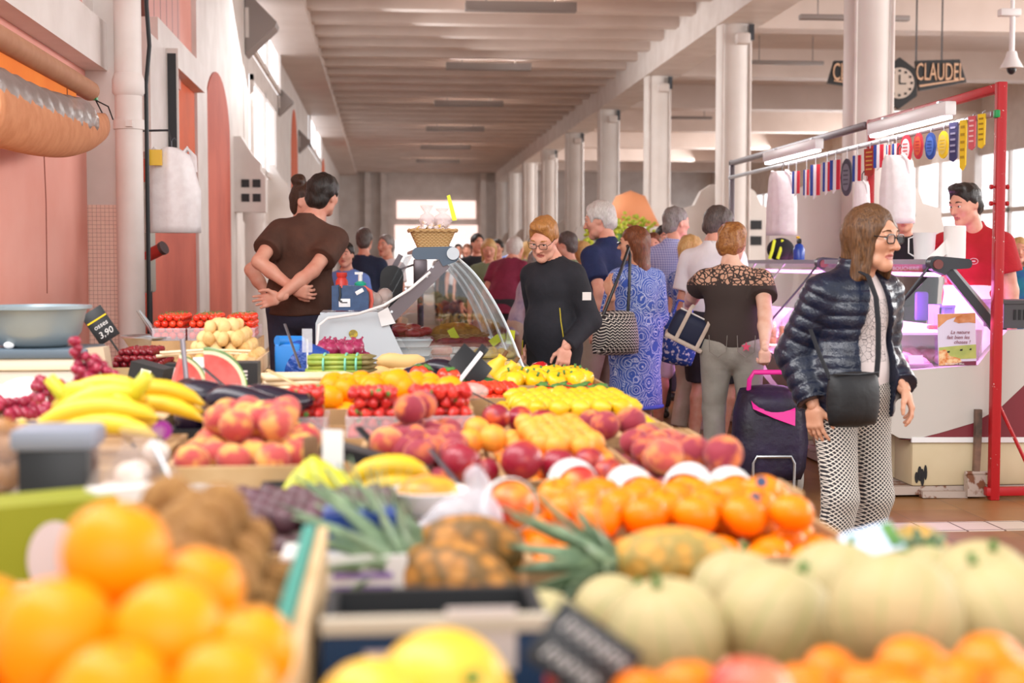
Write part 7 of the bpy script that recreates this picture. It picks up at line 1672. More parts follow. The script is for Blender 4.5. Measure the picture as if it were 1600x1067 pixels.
for (px, py, d, lb) in ((820, 596, 5.32, 'yellow pepper third from the right on the far crate'), (866, 592, 5.34, 'yellow pepper in the middle of the far crate'), (903, 594, 5.34, 'yellow pepper at the right end of the far crate'), (790, 602, 5.3, 'yellow pepper at the left end of the far crate'), (845, 588, 5.5, 'yellow pepper behind the middle one'), (885, 588, 5.5, 'yellow pepper at the back of the far crate')):
    fruit('yellow_pepper', PEP, W(px, py+3, d), .043, lb, None, rot=(PI/2+rnd.uniform(-.3, .3), rnd.uniform(-.3, .3), rnd.uniform(0, 6)), part=[('stem', PSTEM)], cat='pepper')
F_redp = mat('red_pepper_skin', 'b0141c', .18)
RP = mesh_of('red_pepper', MB().lathe([(0, -.95), (.35, -1.05), (.78, -.85), (.98, -.2), (1.05, .35), (.85, .8), (.4, .88), (0, .72)], 32, fn=lambda a, z, r: r*(1+.1*abs(math.cos(2*a))-.06)), F_redp, angle=0)
fruit('red_pepper', RP, W(843, 579, 5.58), .034, 'dark red pepper behind the yellow peppers', None, rot=(PI/2, .2, 1), part=[('stem', PSTEM)], cat='pepper'); fruit('red_pepper', RP, W(806, 586, 5.56), .034, 'red pepper at the foot of the curved glass', None, rot=(PI/2, .2, 2), part=[('stem', PSTEM)], cat='pepper')
pile('yellow_pepper', PEP, xa+.01, xb-.01, 5.13, 5.59, .902, .038, 1, 'yellow pepper in the bottom layer of the far crate', 'bottom yellow peppers', part=[('stem', PSTEM)], cat='pepper')
# ================================================================ far end and left end of the stall
# cherry tomatoes in a clear punnet right of the aubergines' sign, garlic
xa, xb = X_(715, 4.75), X_(830, 4.75)
crate('vegetable_crate', 'crate of small red tomatoes left of the lemons', xa, xb, 4.66, 4.98, .93, M_card, .90)
pile('cherry_tomato', ME['cherrytom'], xa+.005, xb-.005, 4.67, 4.97, .902, .0185, 2, 'small shiny red tomato left of the lemons', 'small tomatoes left of the lemons', shrink=.5, cat='tomato')
for k, (px, py, d) in enumerate(((655, 583, 4.55), (697, 588, 4.5))):
    for i in range(4): fruit('tomato', ME['tomato'], W(px+8*(i % 2), py+7*(i//2), d+.07*(i//2)), .03, ('small tomato right behind the largest orange', 'tomato behind the orange right of the largest one')[k], ('tomatoes behind the largest orange', 'tomatoes behind the right orange')[k], part=[('calyx', CAP)])
crate('vegetable_crate', 'crate under the tomatoes and cucumbers behind the oranges', X_(590, 4.6), X_(712, 4.6), 4.46, 4.8, .96, M_card, .94)
def long_veg(name, label, p, rot, L, r, mt, cat, capm=None, group=None):
    T_ = thing(name, label, cat, p, 0, group, rot)
    ob('flesh', MB().tube([(-L/2+L*i/8, 0, .006*math.sin(i*.7)) for i in range(9)], [r*f for f in (.4, .85, .97, 1, 1, 1, .97, .88, .45)], 12), mt, T_, angle=0)
    if capm: ob('stem', MB().tube([(L*.5, 0, 0), (L*.56, 0, .004)], [r*.4, r*.28], 6), capm, T_, angle=0)
for i, (px, py, a, lb) in enumerate(((735, 594, -14, 'dark green courgette under the black sign'), (765, 600, -25, 'dark green courgette right of the black sign'), (748, 602, 5, 'dark green courgette lying in front of the others'))):
    long_veg('courgette', lb, W(px, py, 5.08), (0, R_(4), R_(a)), .16, .02, F_cuc, 'courgette', F_green)
for i, (px, py, a, lb) in enumerate(((680, 584, 8, 'shiny dark aubergine behind the oranges'), (700, 578, -6, 'shiny dark aubergine behind and right of the first'), (664, 590, 14, 'shiny dark aubergine nearest the oranges'))): aub(lb, W(px, py, 5.2), (0, 0, R_(a)), .22, .036)
crate('vegetable_crate', 'crate of shiny aubergines and courgettes before the glass case', X_(640, 5.2), X_(772, 5.2), 5.02, 5.42, .95, M_card, .925)
bs = thing('price_sign', 'black price sign with a white stick leaning over the courgettes', 'sign', W(735, 572, 5.05), 0, rot=(R_(-15), R_(42), R_(8)))
ob('slate', MB().rbox((0, 0, 0), (.14, .006, .1), .003), M_black, bs); ob('white_stick', MB().rbox((0, -.007, -.01), (.016, .006, .15), .003), M_whiteplastic, bs); ob('tip', MB().rbox((0, .002, .07), (.035, .008, .05), .015), M_black, bs); ob('spike', MB().cyl((0, 0, -.06), (0, 0, -.16), .004, 6), M_whiteplastic, bs)
# garlic net, yellow squash
o = thing('garlic_net', 'net of garlic lying left of the lemons', 'garlic', W(735, 612, 4.6)); ob('net', MB().ell((0, 0, 0), (.06, .045, .03), 14, 9), film('net_film', 'ead8d0', .4, .2), o, angle=0)
for i in range(5): ob('bulb', MB().ell((rnd.uniform(-.035, .035), rnd.uniform(-.02, .02), 0), (.018, .018, .017), 10, 8), M_garlic, o)
M_squash = mat('yellow_squash', 'eebc28', .4)
for (px, py, d, lb) in ((770, 582, 5.5, 'yellow squash at the foot of the glass case'), (788, 592, 5.45, 'yellow squash beside the left yellow pepper')):
    T_ = thing('squash', lb, 'squash', W(px, py, d), 0, None, (.5, .3, 1)); ob('flesh', MB().lathe([(0, -.05), (.03, -.045), (.045, -.01), (.035, .03), (.018, .06), (.02, .075), (0, .076)], 16), M_squash, T_, angle=0); ob('stem', MB().cyl((0, 0, .07), (0, 0, .1), .008, 6), F_stem, T_)
crate('vegetable_crate', 'crate of yellow squash before the curved glass', X_(752, 5.5), X_(772, 5.5)+.005, 5.46, 5.7, .93, M_card, .915)
# big yellow potatoes, red onions, asparagus
for i, (px, py, a, L, r, lb) in enumerate(((626, 565, 4, .19, .034, 'big long yellow potato on top of the potato heap'), (606, 583, 20, .12, .032, 'yellow potato at the left of the potato heap'), (634, 582, -6, .16, .034, 'big yellow potato in the middle of the potato heap'), (655, 580, -50, .13, .028, 'yellow potato slanting at the right of the potato heap'), (590, 588, 40, .1, .028, 'small yellow potato at the left foot of the potato heap'), (640, 596, 10, .14, .03, 'yellow potato at the foot of the potato heap'))):
    tag(ob('potato', MB().tube([(-L/2+L*k/8, 0, .005*math.sin(k)) for k in range(9)], [r*f for f in (.3, .75, .92, 1, .98, 1, .92, .75, .3)], 14), F_pot, None, W(px, py, 5.6), (0, 0, R_(a)), angle=0), lb, 'potato')
crate('vegetable_crate', 'crate of big yellow potatoes in front of the white end panel', X_(575, 5.6), X_(668, 5.6), 5.45, 5.85, .93, M_card, .905)
ox0, ox1 = X_(478, 6.0), X_(592, 6.0)
crate('vegetable_crate', 'crate of red onions behind the green asparagus', ox0, ox1, 5.75, 6.3, .93, M_card, .905)
pile('red_onion', ME['onion'], ox0+.005, ox1-.005, 5.76, 6.28, .93, .034, 2, 'crimson red onion in the heap behind the asparagus', 'red onions behind the asparagus', shrink=.5, cat='onion')
def spears(label, c, n, L, r, mt, tipm, rz, wid, band, group=None, name='asparagus_bundle'):
    T_ = thing(name, label, 'asparagus', c, rz); rr = random.Random(3)
    for i in range(n):
        k = i % 7; j = i//7; y = (k-3)*r*2.0*wid+(r if j % 2 else 0); z = j*r*1.75; x = rr.uniform(-.012, .012); w_ = rr.uniform(-.006, .006)
        s_ = ob('spear', MB().tube([(-L/2+x, y, z), (x, y+w_, z), (L*.32+x, y, z)], [r, r*.95, r*.85], 8), mt, T_, angle=0)
        ob('tip', MB().tube([(L*.32+x, y, z), (L*.4+x, y, z), (L*.5+x, y, z+.002)], [r*.88, r*1.0, r*.15], 8), tipm, s_, angle=0)
    for b in band: ob('rubber_band', MB().tube([(b, (wid*6.4*r+r)*math.cos(a), (n/7-1)*r*.87+(n/7*r*.95+r*.35)*math.sin(a)) for a in np.linspace(0, 2*PI, 24, endpoint=False)], .004, 6, closed=True), mat('mint_band', '7ac8b0', .5), T_)
    return T_
crate('vegetable_crate', 'crate of green and white asparagus in the middle of the far stall', X_(412, 5.15), X_(588, 5.15), 4.86, 5.5, .95, M_card, .93)
spears('bundle of green asparagus tied with mint rubber bands', (X_(532, 5.25), 5.3, .975), 28, .24, .0095, F_asp, F_asptip, R_(-4), 1.0, (-.06, .02, .06))
spears('bundle of green asparagus lying underneath in front of the tied one', (X_(540, 5.1), 5.1, .942), 14, .22, .009, F_asp, F_asptip, R_(-6), 1.0, (.0,))
spears('flat heap of white asparagus in front of the green bundles', (X_(480, 4.98), 4.98, .943), 21, .30, .011, F_wasp, F_wasp, R_(4), .9, ())
# blue paper bundle
M_blue2 = mat('bright_blue_card', '1a78c8', .5)
o = thing('blue_box', 'bright blue folded box beside the green asparagus', 'box', (X_(448, 5.5), 5.62, ZT)); hb_ = Z_(535, 5.6)-ZT
ob('box_body', MB().rbox((0, 0, hb_/2), (.1, .12, hb_), .012), M_blue2, o); ob('lid', MB().tube([(-.04, -.05, hb_+.01), (.05, .02, hb_+.005)], .022, 10), M_blue2, o)
single('blue_bag', pillow(MB(), (0, 0, 0), (.17, .1, .17), 1), mat('dark_blue_bag', '1a4496', .35, bump=(30, .8, .02)), 'crumpled dark blue plastic bag beside the asparagus tips', 'bag', (X_(470, 5.35), 5.6, ZT+.14), (R_(-10), R_(20), 0), angle=0)
single('stand_block', MB().b2((X_(458, 5.5)-.0, 5.54, ZT), (X_(485, 5.5), 5.68, ZT+.06)), M_card, 'cardboard block under the dark blue bag', 'block', smooth=False)
# price blades and sticks standing in the produce
for k, (a, b, d, w, lb) in enumerate((((445, 506), (464, 560), 5.3, .006, 'thin clear price blade standing beside the blue box'), ((418, 578), (486, 613), 4.55, .012, 'brown wooden price stick lying over the white asparagus'), ((695, 592), (790, 640), 4.35, .007, 'dark price blade between oranges and lemons'), ((285, 530), (292, 600), 4.3, .008, 'grey price stake standing before the watermelon'), ((318, 575), (352, 604), 3.9, .008, 'grey price blade leaning on the watermelon'), ((672, 702), (706, 742), 2.72, .006, 'grey price blade among the dark peaches'), ((560, 668), (600, 710), 3.1, .012, 'black price clip left of the dark peaches'))):
    p, q_ = W(*a, d), W(*b, d-.05); single('price_stake', MB().tube([p, p*.5+q_*.5, q_+(q_-p).normalized()*.04], w, 6, flat=.3), M_plate if k not in (1, 6) else (M_wood if k == 1 else M_black), lb, 'price stake')
o = thing('price_holder', 'clear plastic price holder beside the stallholder', 'price card', W(480, 530, 5.4), R_(-15)); ob('card', MB().b2((-.02, -.001, -.05), (.02, .001, .04)), film('clear_card', 'e8eaf2', .35, .1), o, smooth=False); ob('stake', MB().b2((-.003, .001, -.16), (.003, .004, -.0)), M_whiteplastic, o, smooth=False)
single('price_tray', MB().b2((-.12, -.03, -.012), (.09, .03, .012)), M_black, 'black price clip board lying between the greenish bananas and dark peaches', 'price board', W(600, 722, 2.72), (0, R_(14), R_(-14)), smooth=False)
# --- left end: balance with a bowl
s5 = lambda px: X_(px, 5.0)
bl = thing('weighing_scale', 'weighing scale with slate top under the big grey bowl', 'scale', ((s5(-20)+s5(158))/2, 5.02, ZT)); w = s5(158)-s5(-20)
za, zb_ = Z_(571, 5)-ZT, Z_(553, 5)-ZT; zc = Z_(539, 5)-ZT
ob('housing', MB().rbox((0, .0, za/2), (w*.9, .28, za), .012), mat('warm_grey_plastic', 'cfc8bc', .45), bl); ob('plate_edge', MB().rbox((0, 0, (za+zb_)/2+.0), (w*.95, .3, zb_-za), .008), mat('cream_plastic', 'e6dcc8', .4), bl); ob('weighing_plate', MB().rbox((0, 0, (zb_+zc)/2), (w, .32, zc-zb_), .006), mat('slate_grey_top', '5a6a78', .45), bl)
ob('display', MB().rbox((w*.36, -.145, za*.45), (.105, .014, za*.55), .004), mat('blue_picture', '2a86c8', .4, c2='7ab8e0', ns=9), bl)
ob('side_panel', MB().prism([(w*.46, -.15, zc-.0), (w*.5+.05, -.15, zc+.005), (w*.5+.09, -.15, .0), (w*.5+.03, -.15, .0)], (0, .1, 0)), mat('beige_plastic', 'c9b49a', .5), bl, smooth=False)
bw = thing('mixing_bowl', 'big grey metal bowl with a flat rim on the scale', 'bowl', (s5(66), 5.02, ZT+zc))
ob('bowl', MB().lathe([(0, 0), (.095, 0), (.125, .012), (.152, .05), (.165, .105), (.172, .128), (.19, .132), (.19, .142), (.168, .142), (.155, .105), (.14, .05), (.09, .012), (0, .01)], 48), mat('grey_enamel_bowl', '8b9aa2', .35, .3, c2='94a2a8', ns=5), bw); ob('rivet', MB().ell((-.06, -.118, .012), (.018, .01, .012)), M_whiteplastic, bw)
cs = thing('price_sign', 'black chalk price sign with a yellow line leaning beside the grey bowl', 'sign', W(157, 508, 5.35), 0, rot=(R_(-8), R_(-32), R_(20)))
ob('slate', MB().rbox((0, 0, 0), (.085, .005, .13), .002), M_black, cs); ob('yellow_line', MB().b2((-.04, -.005, .022), (.04, -.0025, .028)), mat('yellow_chalk', 'f0c818', .7), cs, smooth=False)
M_chalk = mat('chalk', 'e6e2de', .9)
for tx, z, s_ in (('osses', .0, .026), ('3,90', -.035, .034)): text('chalk_writing', tx, s_, M_chalk, cs, (0, -.0035, z), (PI/2, 0, 0), .0005, shear=.2)
ob('spike', MB().cyl((0, 0, -.06), (0, 0, -.24), .004, 6), M_black, cs)
# white plastic bag and red grapes
single('plastic_bag', MB().ell((0, 0, .07), (.11, .1, .1), 18, 12).ell((.08, .02, .05), (.09, .08, .07), 16, 10).ell((-.08, 0, .06), (.1, .08, .09), 16, 10), M_bagw, 'white crumpled plastic bag at the left edge in front of the scale', 'plastic bag', (X_(40, 4.0), 4.1, ZT+.045), angle=0)
single('stand_block', MB().b2((X_(-30, 4.0), 4.0, ZT), (X_(100, 4.0), 4.25, ZT+.047)), M_card, 'cardboard block under the white plastic bag', 'block', smooth=False)
def grapes(label, c, n, sx, sy, sz, rz):
    T_ = thing('grape_cluster', label, 'grapes', c, rz); rr = random.Random(n)
    GB = proto('grape', lambda: mesh_of('grape', sph(.0125, 10, 8, sz=1.1), F_grape, angle=0))
    for i in range(n):
        u = rr.uniform(-1, 1); k = (1-u*.55)*.7; a = rr.uniform(0, 2*PI); q_ = math.sqrt(rr.random())
        o = bpy.data.objects.new('grape', GB); COL.objects.link(o); o.parent = T_; o.location = (u*sx, k*sy*q_*math.cos(a), k*sz*q_*abs(math.sin(a))+.012); o.rotation_euler = (rr.uniform(0, 3), rr.uniform(0, 3), 0)
    ob('stem', MB().tube([(-sx*.8, 0, .02), (0, 0, .025), (sx*.9, 0, .02)], .003, 6), F_stem, T_)
crate('fruit_crate', 'wooden crate of red grapes behind the yellow bananas', X_(12, 3.6), X_(270, 3.6), 3.42, 3.85, 1.0, M_wood, .985)
grapes('red grape cluster standing high behind the bananas', W(148, 615, 3.6), 60, .05, .05, .13, .2); grapes('red grape cluster hanging down toward the watermelon', W(178, 626, 3.55), 55, .08, .05, .05, -.35); grapes('red grape cluster left of the bananas', W(45, 655, 3.5), 55, .09, .05, .05, .4); grapes('red grape cluster between the bag and the bananas', W(95, 630, 3.7), 50, .07, .05, .06, .5)
# watermelon pieces, boxes
def wedge(label, c, rot, R, ang):
    T_ = thing('watermelon_piece', label, 'watermelon', c, 0, None, rot); m = MB(); n = 12
    def arc_(r): return [(r*math.cos(ang*(i/n)), r*math.sin(ang*(i/n))) for i in range(n+1)]
    a, b = arc_(R*.9), arc_(R)
    th = R*.9
    ob('flesh', MB().prism([(0, -th/2, 0)]+[(x, -th/2, z) for x, z in a], (0, th, 0)), F_melf, T_, angle=20)
    ob('rind', MB().prism([(x, -th/2, z) for x, z in a]+[(x, -th/2, z) for x, z in b[::-1]], (0, th, 0), 0), [F_white], T_, angle=20)
    c_ = arc_(R+.004); ob('skin', MB().prism([(x, -th/2-.001, z) for x, z in b]+[(x, -th/2-.001, z) for x, z in c_[::-1]], (0, th+.002, 0)), F_rind, T_, angle=20)
crate('fruit_crate', 'flat crate under the watermelon pieces', X_(235, 4.3), X_(390, 4.3), 4.1, 4.6, .975, M_card, .97)
wedge('upright watermelon piece with red flesh nearest the avocado carton', W(322, 606, 4.22), (0, 0, R_(8)), .115, PI*.52); wedge('watermelon piece lying flat with its rind to the left', W(338, 606, 4.36), (0, R_(180+0), R_(190)), .15, PI*.3)
wedge('small watermelon piece behind the dark fruit', W(268, 603, 4.42), (0, 0, R_(14)), .1, PI*.4)
ac = thing('avocado_carton', 'tilted black carton with a green band and white square beside the cherries', 'carton', (X_(222, 4.8), 4.85, ZT+.045), 0, rot=(0, R_(14), R_(-12))); hh = .155
ob('carton_body', MB().b2((-.058, -.04, .0), (.058, .06, hh)), M_blackcard, ac, smooth=False); ob('green_band', MB().b2((-.0585, -.0415, .02), (.0585, -.04, .07)), mat('lime_print', '7acb30', .5, c2='a0dc50', ns=40), ac, smooth=False); ob('white_label', MB().b2((-.018, -.0415, .1), (.018, -.04, .14)), M_white, ac, smooth=False)
single('stand_block', MB().b2((X_(200, 4.8)-.02, 4.78, ZT), (X_(248, 4.8), 4.95, ZT+.035)), M_card, 'cardboard block under the tilted avocado carton', 'block', smooth=False)
o = thing('avocado_carton', 'black carton with a halved avocado picture right of the watermelon', 'carton', (X_(383, 4.7), 4.72, ZT)); hh = Z_(565, 4.7)-ZT
ob('carton_body', MB().b2((-.055, -.04, 0), (.045, .08, hh)), M_blackcard, o, smooth=False)
for r_, m_ in ((.017, mat('avocado_skin_print', '7a8a30', .5)), (.0135, mat('avocado_flesh_print', 'e6dc8a', .5)), (.006, mat('avocado_stone_print', '8a5a34', .5))): ob('printed_avocado', MB().prism([(.018+r_*math.cos(a), -.041-.02*(.018-r_)*3, .05+r_*1.25*math.sin(a)) for a in np.linspace(0, 2*PI, 20, endpoint=False)], (0, .0006, 0)), m_, o, smooth=False)
for k in range(3): ob('white_lettering', MB().b2((-.01, -.0415, hh-.03-.012*k), (.012, -.04, hh-.024-.012*k)), M_white, o, smooth=False)
ob('printed_leaf', MB().prism([(-.05, -.0415, .02), (.04, -.0415, .02), (.03, -.0415, .035), (-.03, -.0415, .03)], (0, .001, 0)), F_green, o, smooth=False)
o = thing('fruit_carton', 'small black carton with white label below the potatoes', 'carton', (X_(284, 4.95), 4.98, ZT)); hh = Z_(566, 4.95)-ZT; ob('carton_body', MB().b2((-.048, -.04, 0), (.048, .05, hh)), M_blackcard, o, smooth=False); ob('white_label', MB().b2((-.03, -.0415, hh-.05), (.01, -.04, hh-.012)), M_white, o, smooth=False)
o = thing('price_card', 'white card standing between the two black cartons', 'price card', (X_(316, 5.0), 5.0, ZT)); hh = Z_(556, 5)-ZT; ob('card', MB().b2((-.025, -.002, hh-.06), (.025, .002, hh)), M_paper, o, smooth=False); ob('stake', MB().b2((-.004, .002, 0), (.004, .006, hh-.02)), M_whiteplastic, o, smooth=False)
# dark cherries, second bowl
cx0, cx1 = X_(180, 5.4), X_(280, 5.4)
crate('fruit_crate', 'wooden crate of dark cherries behind the tilted carton', cx0, cx1, 5.18, 5.6, 1.0, M_wood, .97)
pile('cherry', ME['cherry'], cx0+.01, cx1-.01, 5.19, 5.59, .972, .0135, 4, 'dark cherry in the wooden crate behind the tilted carton', 'dark cherries in the wooden crate', shrink=.6, hz=.75, part=[('stem', STEMM)])
o = thing('scale_pan', 'flat grey metal pan between the bowl and the small tomatoes', 'pan', (X_(240, 6.1), 6.2, ZT)); zz2 = Z_(526, 6.1)-ZT
ob('pan', MB().lathe([(0, zz2-.05), (.1, zz2-.05), (.125, zz2-.01), (.14, zz2), (.14, zz2+.006), (.122, zz2), (.1, zz2-.042), (0, zz2-.042)], 36), M_alu, o); ob('stand', MB().lathe([(.0, 0), (.09, 0), (.06, .05), (.05, zz2-.051), (0, zz2-.051)], 20), M_whiteplastic, o)
o = thing('tongs', 'grey serving tongs leaning up beside the white downpipe', 'tongs', W(246, 522, 6.05)); 
ob('arm', MB().tube([(0, 0, -.05), (-.04, 0, .03), (-.085, 0, .1)], [.008, .009, .005], 6, flat=.5), M_metal, o); ob('arm', MB().tube([(0.006, .02, -.05), (-.028, .02, .03), (-.078, .02, .1)], [.008, .009, .005], 6, flat=.5), M_metal, o)
# potatoes and vine tomatoes
px0, px1 = X_(262, 5.2), X_(408, 5.2)
crate('vegetable_crate', 'wooden crate of small pale potatoes', X_(284, 5.2), px1, 5.1, 5.62, Z_(558, 5.15), M_wood, Z_(560, 5.15)-.03, slats=3)
pile('potato', ME['potato'], X_(284, 5.2)+.01, px1-.01, 5.11, 5.61, Z_(560, 5.15)-.028, .0245, 4, 'small pale potato in the wooden crate', 'small potatoes in the wooden crate', shrink=.7, hz=.78)
single('root_bundle', MB().tube([(-.17, 0, 0), (0, .02, .01), (.17, .05, .0)], .006, 6).tube([(-.15, -.01, .012), (0, .0, .022), (.16, .02, .015)], .005, 6).tube([(-.16, .02, .012), (.0, .03, .02), (.15, .07, .01)], .005, 6), F_wasp, 'thin pale sticks lying across the potatoes', 'sticks', W(320, 556, 5.06))
tx0, tx1 = X_(250, 6.2), X_(405, 6.2); tz = Z_(528, 6.2)
crate('vegetable_crate', 'tall crate under the vine tomato punnets', tx0, tx1, 6.06, 6.5, tz-.0, M_card, tz-.001)
for k, (a, b) in enumerate(((0, .33), (.34, .66), (.67, 1.0))):
    x0, x1 = tx0+(tx1-tx0)*a, tx0+(tx1-tx0)*b-.004; nm = ('left', 'middle', 'right')[k]; punnet('clear %s punnet of vine tomatoes at the back' % nm, (x0+x1)/2, 6.26, tz, x1-x0, .36, .05)
    pile('vine_tomato', ME['cherrytom'], x0+.002, x1-.002, 6.09, 6.43, tz+.003, .016, 4, 'small vine tomato in the %s punnet at the back' % nm, 'vine tomatoes in the %s back punnet' % nm, shrink=.25, hz=.76, part=[('stalk', proto('vstalk', lambda: mesh_of('stalk', MB().tube([(0, 0, .9), (.1, 0, 1.3), (.4, .1, 1.5)], .07, 5).tube([(-.3, 0, 1.0), (0, 0, 1.02), (.3, .1, 1.0)], .06, 5), F_green, angle=0)))], cat='tomato')
# ================================================================ fittings on the left wall
M_can = mat('tan_canvas', 'c98a62', .85, c2='bd7c54', ns=14, bump=(60, .2, .004)); M_or = mat('orange_canvas', 'e8761c', .8, c2='f08628', ns=3)
def wp(px, py, X): return WX(px, py, X)
aw = thing('rolled_awning', 'rolled up tan awning with clear plastic flap at the top left', 'awning', (0, 0, 0))
XA = -1.62
pa, pb = wp(-60, 36, XA), wp(140, 135, XA); pb.z = pa.z = (pa.z+pb.z)/2; ra = .055
ob('roller', MB().cyl(pa, pb, ra, 24), mat('tan_roller', 'b07e5e', .7, c2='a87454', ns=12), aw)
ob('orange_sheet', MB().b2((XA-.02, pa.y, pa.z-.34), (XA+.0, pb.y-.35, pa.z-.02)), M_or, aw, smooth=False)
ob('orange_seam', MB().b2((XA, 7.55, pa.z-.34), (XA+.003, 7.562, pa.z-.02)), mat('brown_seam', '8a4a1c', .8), aw, smooth=False)
n = 28; rows = []
y0, y1 = pa.y, pb.y+.03
for i in range(n+1):
    t_ = i/n; y = y0+(y1-y0)*t_; sag = .33-.14*t_**3; rr = .13-.05*t_**4
    rows.append([(XA+.04+rr*math.cos(a)*(.8 if a < 0 else .8), y, pa.z-sag+rr*1.1*math.sin(a)-.0) for a in np.linspace(-PI*.95, PI*.28, 14)])
ob('hanging_roll', MB().strip(rows, (-.008, 0, .004)), M_can, aw, angle=0)
rows = [[(XA+.06+rr_*math.cos(a), y, z_) for a in (0,)] for rr_, y, z_ in ()]
rows = []
for i in range(n+1):
    t_ = i/n*.8; y = y0+(y1-y0)*t_; sag = .30-.12*t_**3
    rows.append([(XA+.03+.105*math.cos(a)+.006*math.sin(i*2.1+a*3), y, pa.z-sag+.12*math.sin(a)+.03+.005*math.sin(i*1.7)) for a in np.linspace(-PI*.2, PI*.75, 9)])
ob('clear_flap', MB().strip(rows, (-.003, 0, .002)), film('grey_clear_plastic', '9a8e8a', .6, .3, .15), aw, angle=0)
ob('tie', MB().tube([pb+Vector((0.03, .01, -.05)), pb+Vector((.06, .04, -.12)), pb+Vector((.05, .06, -.2)), pb+Vector((.07, .05, -.24))], .004, 6).tube([pb+Vector((0.03, .01, -.05)), pb+Vector((.09, .05, -.08)), pb+Vector((.11, .08, -.15))], .004, 6), M_black, aw)
ob('bracket', MB().b2((XW+.14, pb.y-.06, pb.z-.03), (XA, pb.y-.02, pb.z+.06)), M_alu, aw, smooth=False)
ob('green_fitting', MB().b2((XA-.02, pb.y-.02, pb.z-.05), (XA+.04, pb.y+.03, pb.z+.0)), mat('green_clip', '18904a', .4), aw, smooth=False)
# downpipe beside the tiled pier
yp = WX(203, 300, XW+.3).y
dp = struct('downpipe', MB().cyl((XW+.3, yp, 0), (XW+.3, yp, 5.0), .085, 24), M_white, smooth=True, cat='pipe')
zc1 = zz(200, 115, XW+.3)
ob('collar', MB().lathe([(.086, 0), (.1, .02), (.1, .1), (.086, .14)], 24, (XW+.3, yp, zc1-.14)), M_white, dp); ob('clamp', MB().lathe([(.086, 0), (.096, .0), (.096, .06), (.086, .06)], 24, (XW+.3, yp, zc1-.35)).b2((XW+.3, yp-.12, zc1-.34), (XW+.34, yp-.08, zc1-.3)), M_white, dp)
cb2 = single('cable', MB().tube([(XW+.41, yp+.05, 4.9), (XW+.41, yp+.06, 3.0), (XW+.42, yp+.09, 2.75), (XW+.4, yp+.06, 2.5), (XW+.4, yp+.05, .2)], .014, 8), M_black, 'black cable running down beside the white downpipe', 'cable')
# electric cabinets on the terracotta bay
ye = WX(232, 160, XW+.2).y
eb = thing('electric_cabinet', 'white electric cabinet with an open black door beside the downpipe', 'electric cabinet', (XW+.035, ye, WX(232, 150, XW+.2).z), 0)
ob('cabinet_box', MB().b2((0, -.25, -.42), (.22, .5, .42)), M_white, eb, smooth=False); ob('door', MB().b2((.22, .5, -.42), (.31, .52, .42)), M_white, eb, smooth=False); ob('door_lining', MB().b2((.23, .495, -.38), (.295, .5, .38)), M_black, eb, smooth=False)
for z in (-.2, -.36): ob('socket', MB().b2((.08, -.262, z-.05), (.15, -.25, z+.05)), M_black, eb, smooth=False)
e2 = thing('electric_cabinet', 'grey green electric box with a red plug below the white cabinet', 'electric cabinet', (XW+.035, ye, WX(232, 350, XW+.2).z), 0)
ob('cabinet_box', MB().rbox((.09, 0, -.1), (.18, .3, .8), .02), mat('grey_green_metal', 'a6a69a', .5), e2); ob('red_plug', MB().cyl((.12, -.1, -.25), (.27, -.16, -.18), .045, 14), mat('red_plug', 'c03a34', .4), e2); ob('plug_cap', MB().cyl((.27, -.16, -.18), (.29, -.17, -.17), .05, 14), M_plate, e2)
single('conduit', MB().tube([(XW+.2, ye-.05, zz(236, 355)-.45), (XW+.2, ye-.04, 1.0), (XW+.2, ye-.02, .1)], .016, 8), M_black, 'black conduit running down below the grey green electric box', 'pipe')
yb2 = wy(268)-1.2
b = bag_bundle('bundle of white carrier bags hung on a hook below the open black door', wp(268, 232, XW+.52), .36, .55, .26)
ob('hook_arm', MB().tube([(0, 0, .05), (-.02, .02, .12), (-.36, .12, .12)], .008, 6), M_darkmetal, b); ob('yellow_print', MB().b2((-.12, -.16, -.12), (-.04, -.13, -.02)), mat('yellow_plastic', 'f0c030', .4), b, smooth=False)
# grey wedge lamps high on the wall
for k, (px, py, w, lb) in enumerate(((400, 40, 1, 'grey wedge shaped wall lamp nearest at the top left'), (452, 160, .6, 'grey wedge shaped wall lamp second along the left wall'), (484, 222, .6, 'grey wedge shaped wall lamp third along the left wall'))):
    y = wy(px-20); o = thing('wall_lamp', lb, 'wall lamp', (XW+.05, y, zz(px-20, py))); o.scale = (w, w, w)
    ob('shade', MB().prism([(0, 0, .45), (.42, 0, .02), (.40, 0, -.04), (0, 0, -.42)], (0, .5, 0)), mat('lamp_grey', '948a86', .5), o, smooth=False); ob('back_plate', MB().b2((0, -.03, -.2), (.05, .53, .2)), M_white, o, smooth=False)
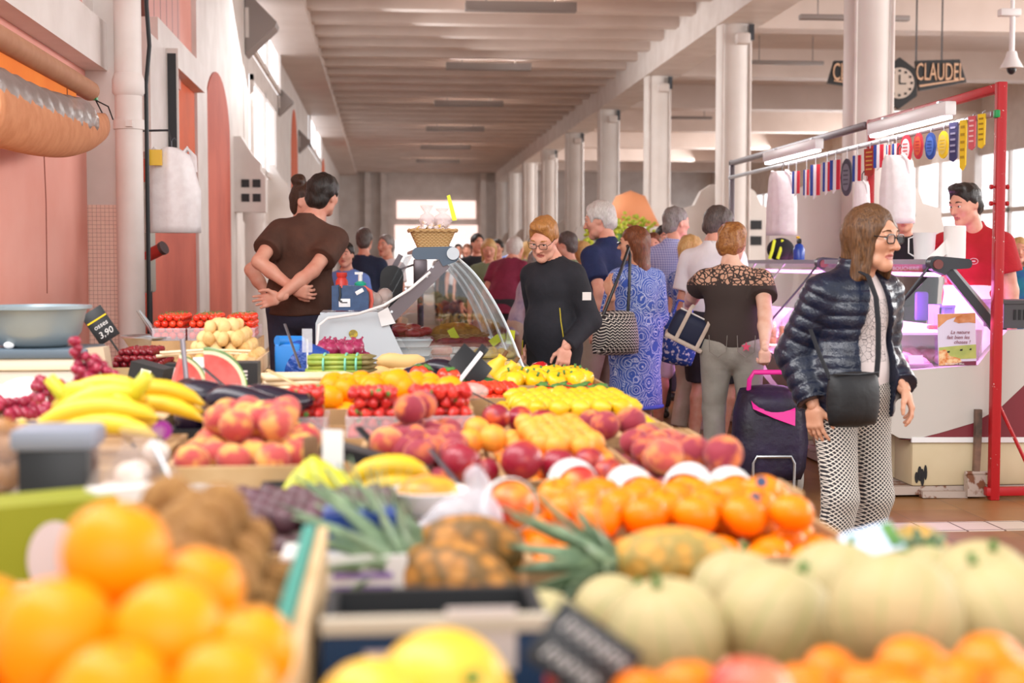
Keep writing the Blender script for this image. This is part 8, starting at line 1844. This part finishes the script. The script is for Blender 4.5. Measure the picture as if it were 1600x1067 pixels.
# vents in the plaster buttress and pipes
vb = thing('wall_vent', 'four small black vents in the pale buttress on the left', 'vent', (XW+.43, wy(362)-.004, 2.2))
for x in (-.26, -.12):
    for z in (-.02, .16): ob('vent_hole', MB().b2((x-.05, -.004, z-.05), (x+.05, .003, z+.05)), M_black, vb, smooth=False)
# flowers and a glowing orange sunshade among the stalls beyond the crowd
M_lime = mat('lime_blossom', 'd8e04a', .7, c2='a8c040', ns=20); M_sun = mat('orange_sunshade', 'f0a070', .7)
for k, (px, py, d, s, lb) in enumerate(((905, 388, 16, .32, 'yellow green bouquet behind the white haired man'), (950, 350, 19, .3, 'pale yellow green bouquet right of the white haired man'), (984, 352, 21.5, .42, 'big yellow green flower display above the woman in the patterned dress'))):
    p = W(px, py, d); o = thing('bouquet', lb, 'flowers', (p.x, p.y, 0)); rr = random.Random(k); bl_ = MB()
    for i in range(95):
        a, u = rr.uniform(0, 2*PI), math.sqrt(rr.random()); bl_.ell((u*s*math.cos(a), u*s*math.sin(a), p.z-.1+rr.uniform(-.3, .3)*s+s*.5*(1-u)), (.032, .032, .026), 7, 5)
    tag(ob('blossoms', bl_, M_lime, o, angle=0), kind='stuff'); ob('stems', MB().lathe([(.0, .9), (.06, .9), (s*.6, p.z-.12), (0, p.z-.1)], 12), F_green, o); ob('bucket', MB().lathe([(0, 0), (.14, 0), (.18, .95), (.16, .95), (.0, .9)], 18), M_alu, o)
p = W(985, 330, 24); o = thing('sunshade', 'glowing orange sunshade over a stall beyond the crowd', 'sunshade', (p.x, p.y, 0)); ob('canopy', MB().lathe([(.0, p.z+.35), (.25, p.z+.25), (.5, p.z-.25), (.48, p.z-.25), (.23, p.z+.2), (0, p.z+.3)], 20), M_sun, o, angle=0); ob('pole', MB().cyl((0, 0, 0), (0, 0, p.z+.3), .025, 8), M_white, o)
single('wall_crack', MB().tube([(XW+.002, wy(70), 1.2), (XW+.002, wy(71), 1.7), (XW+.002, wy(68.5), 2.1), (XW+.002, wy(69), 2.45)], .004, 5), mat('crack_dark', 'a06458', .9), 'thin vertical crack in the pink wall above the grey bowl', 'crack')
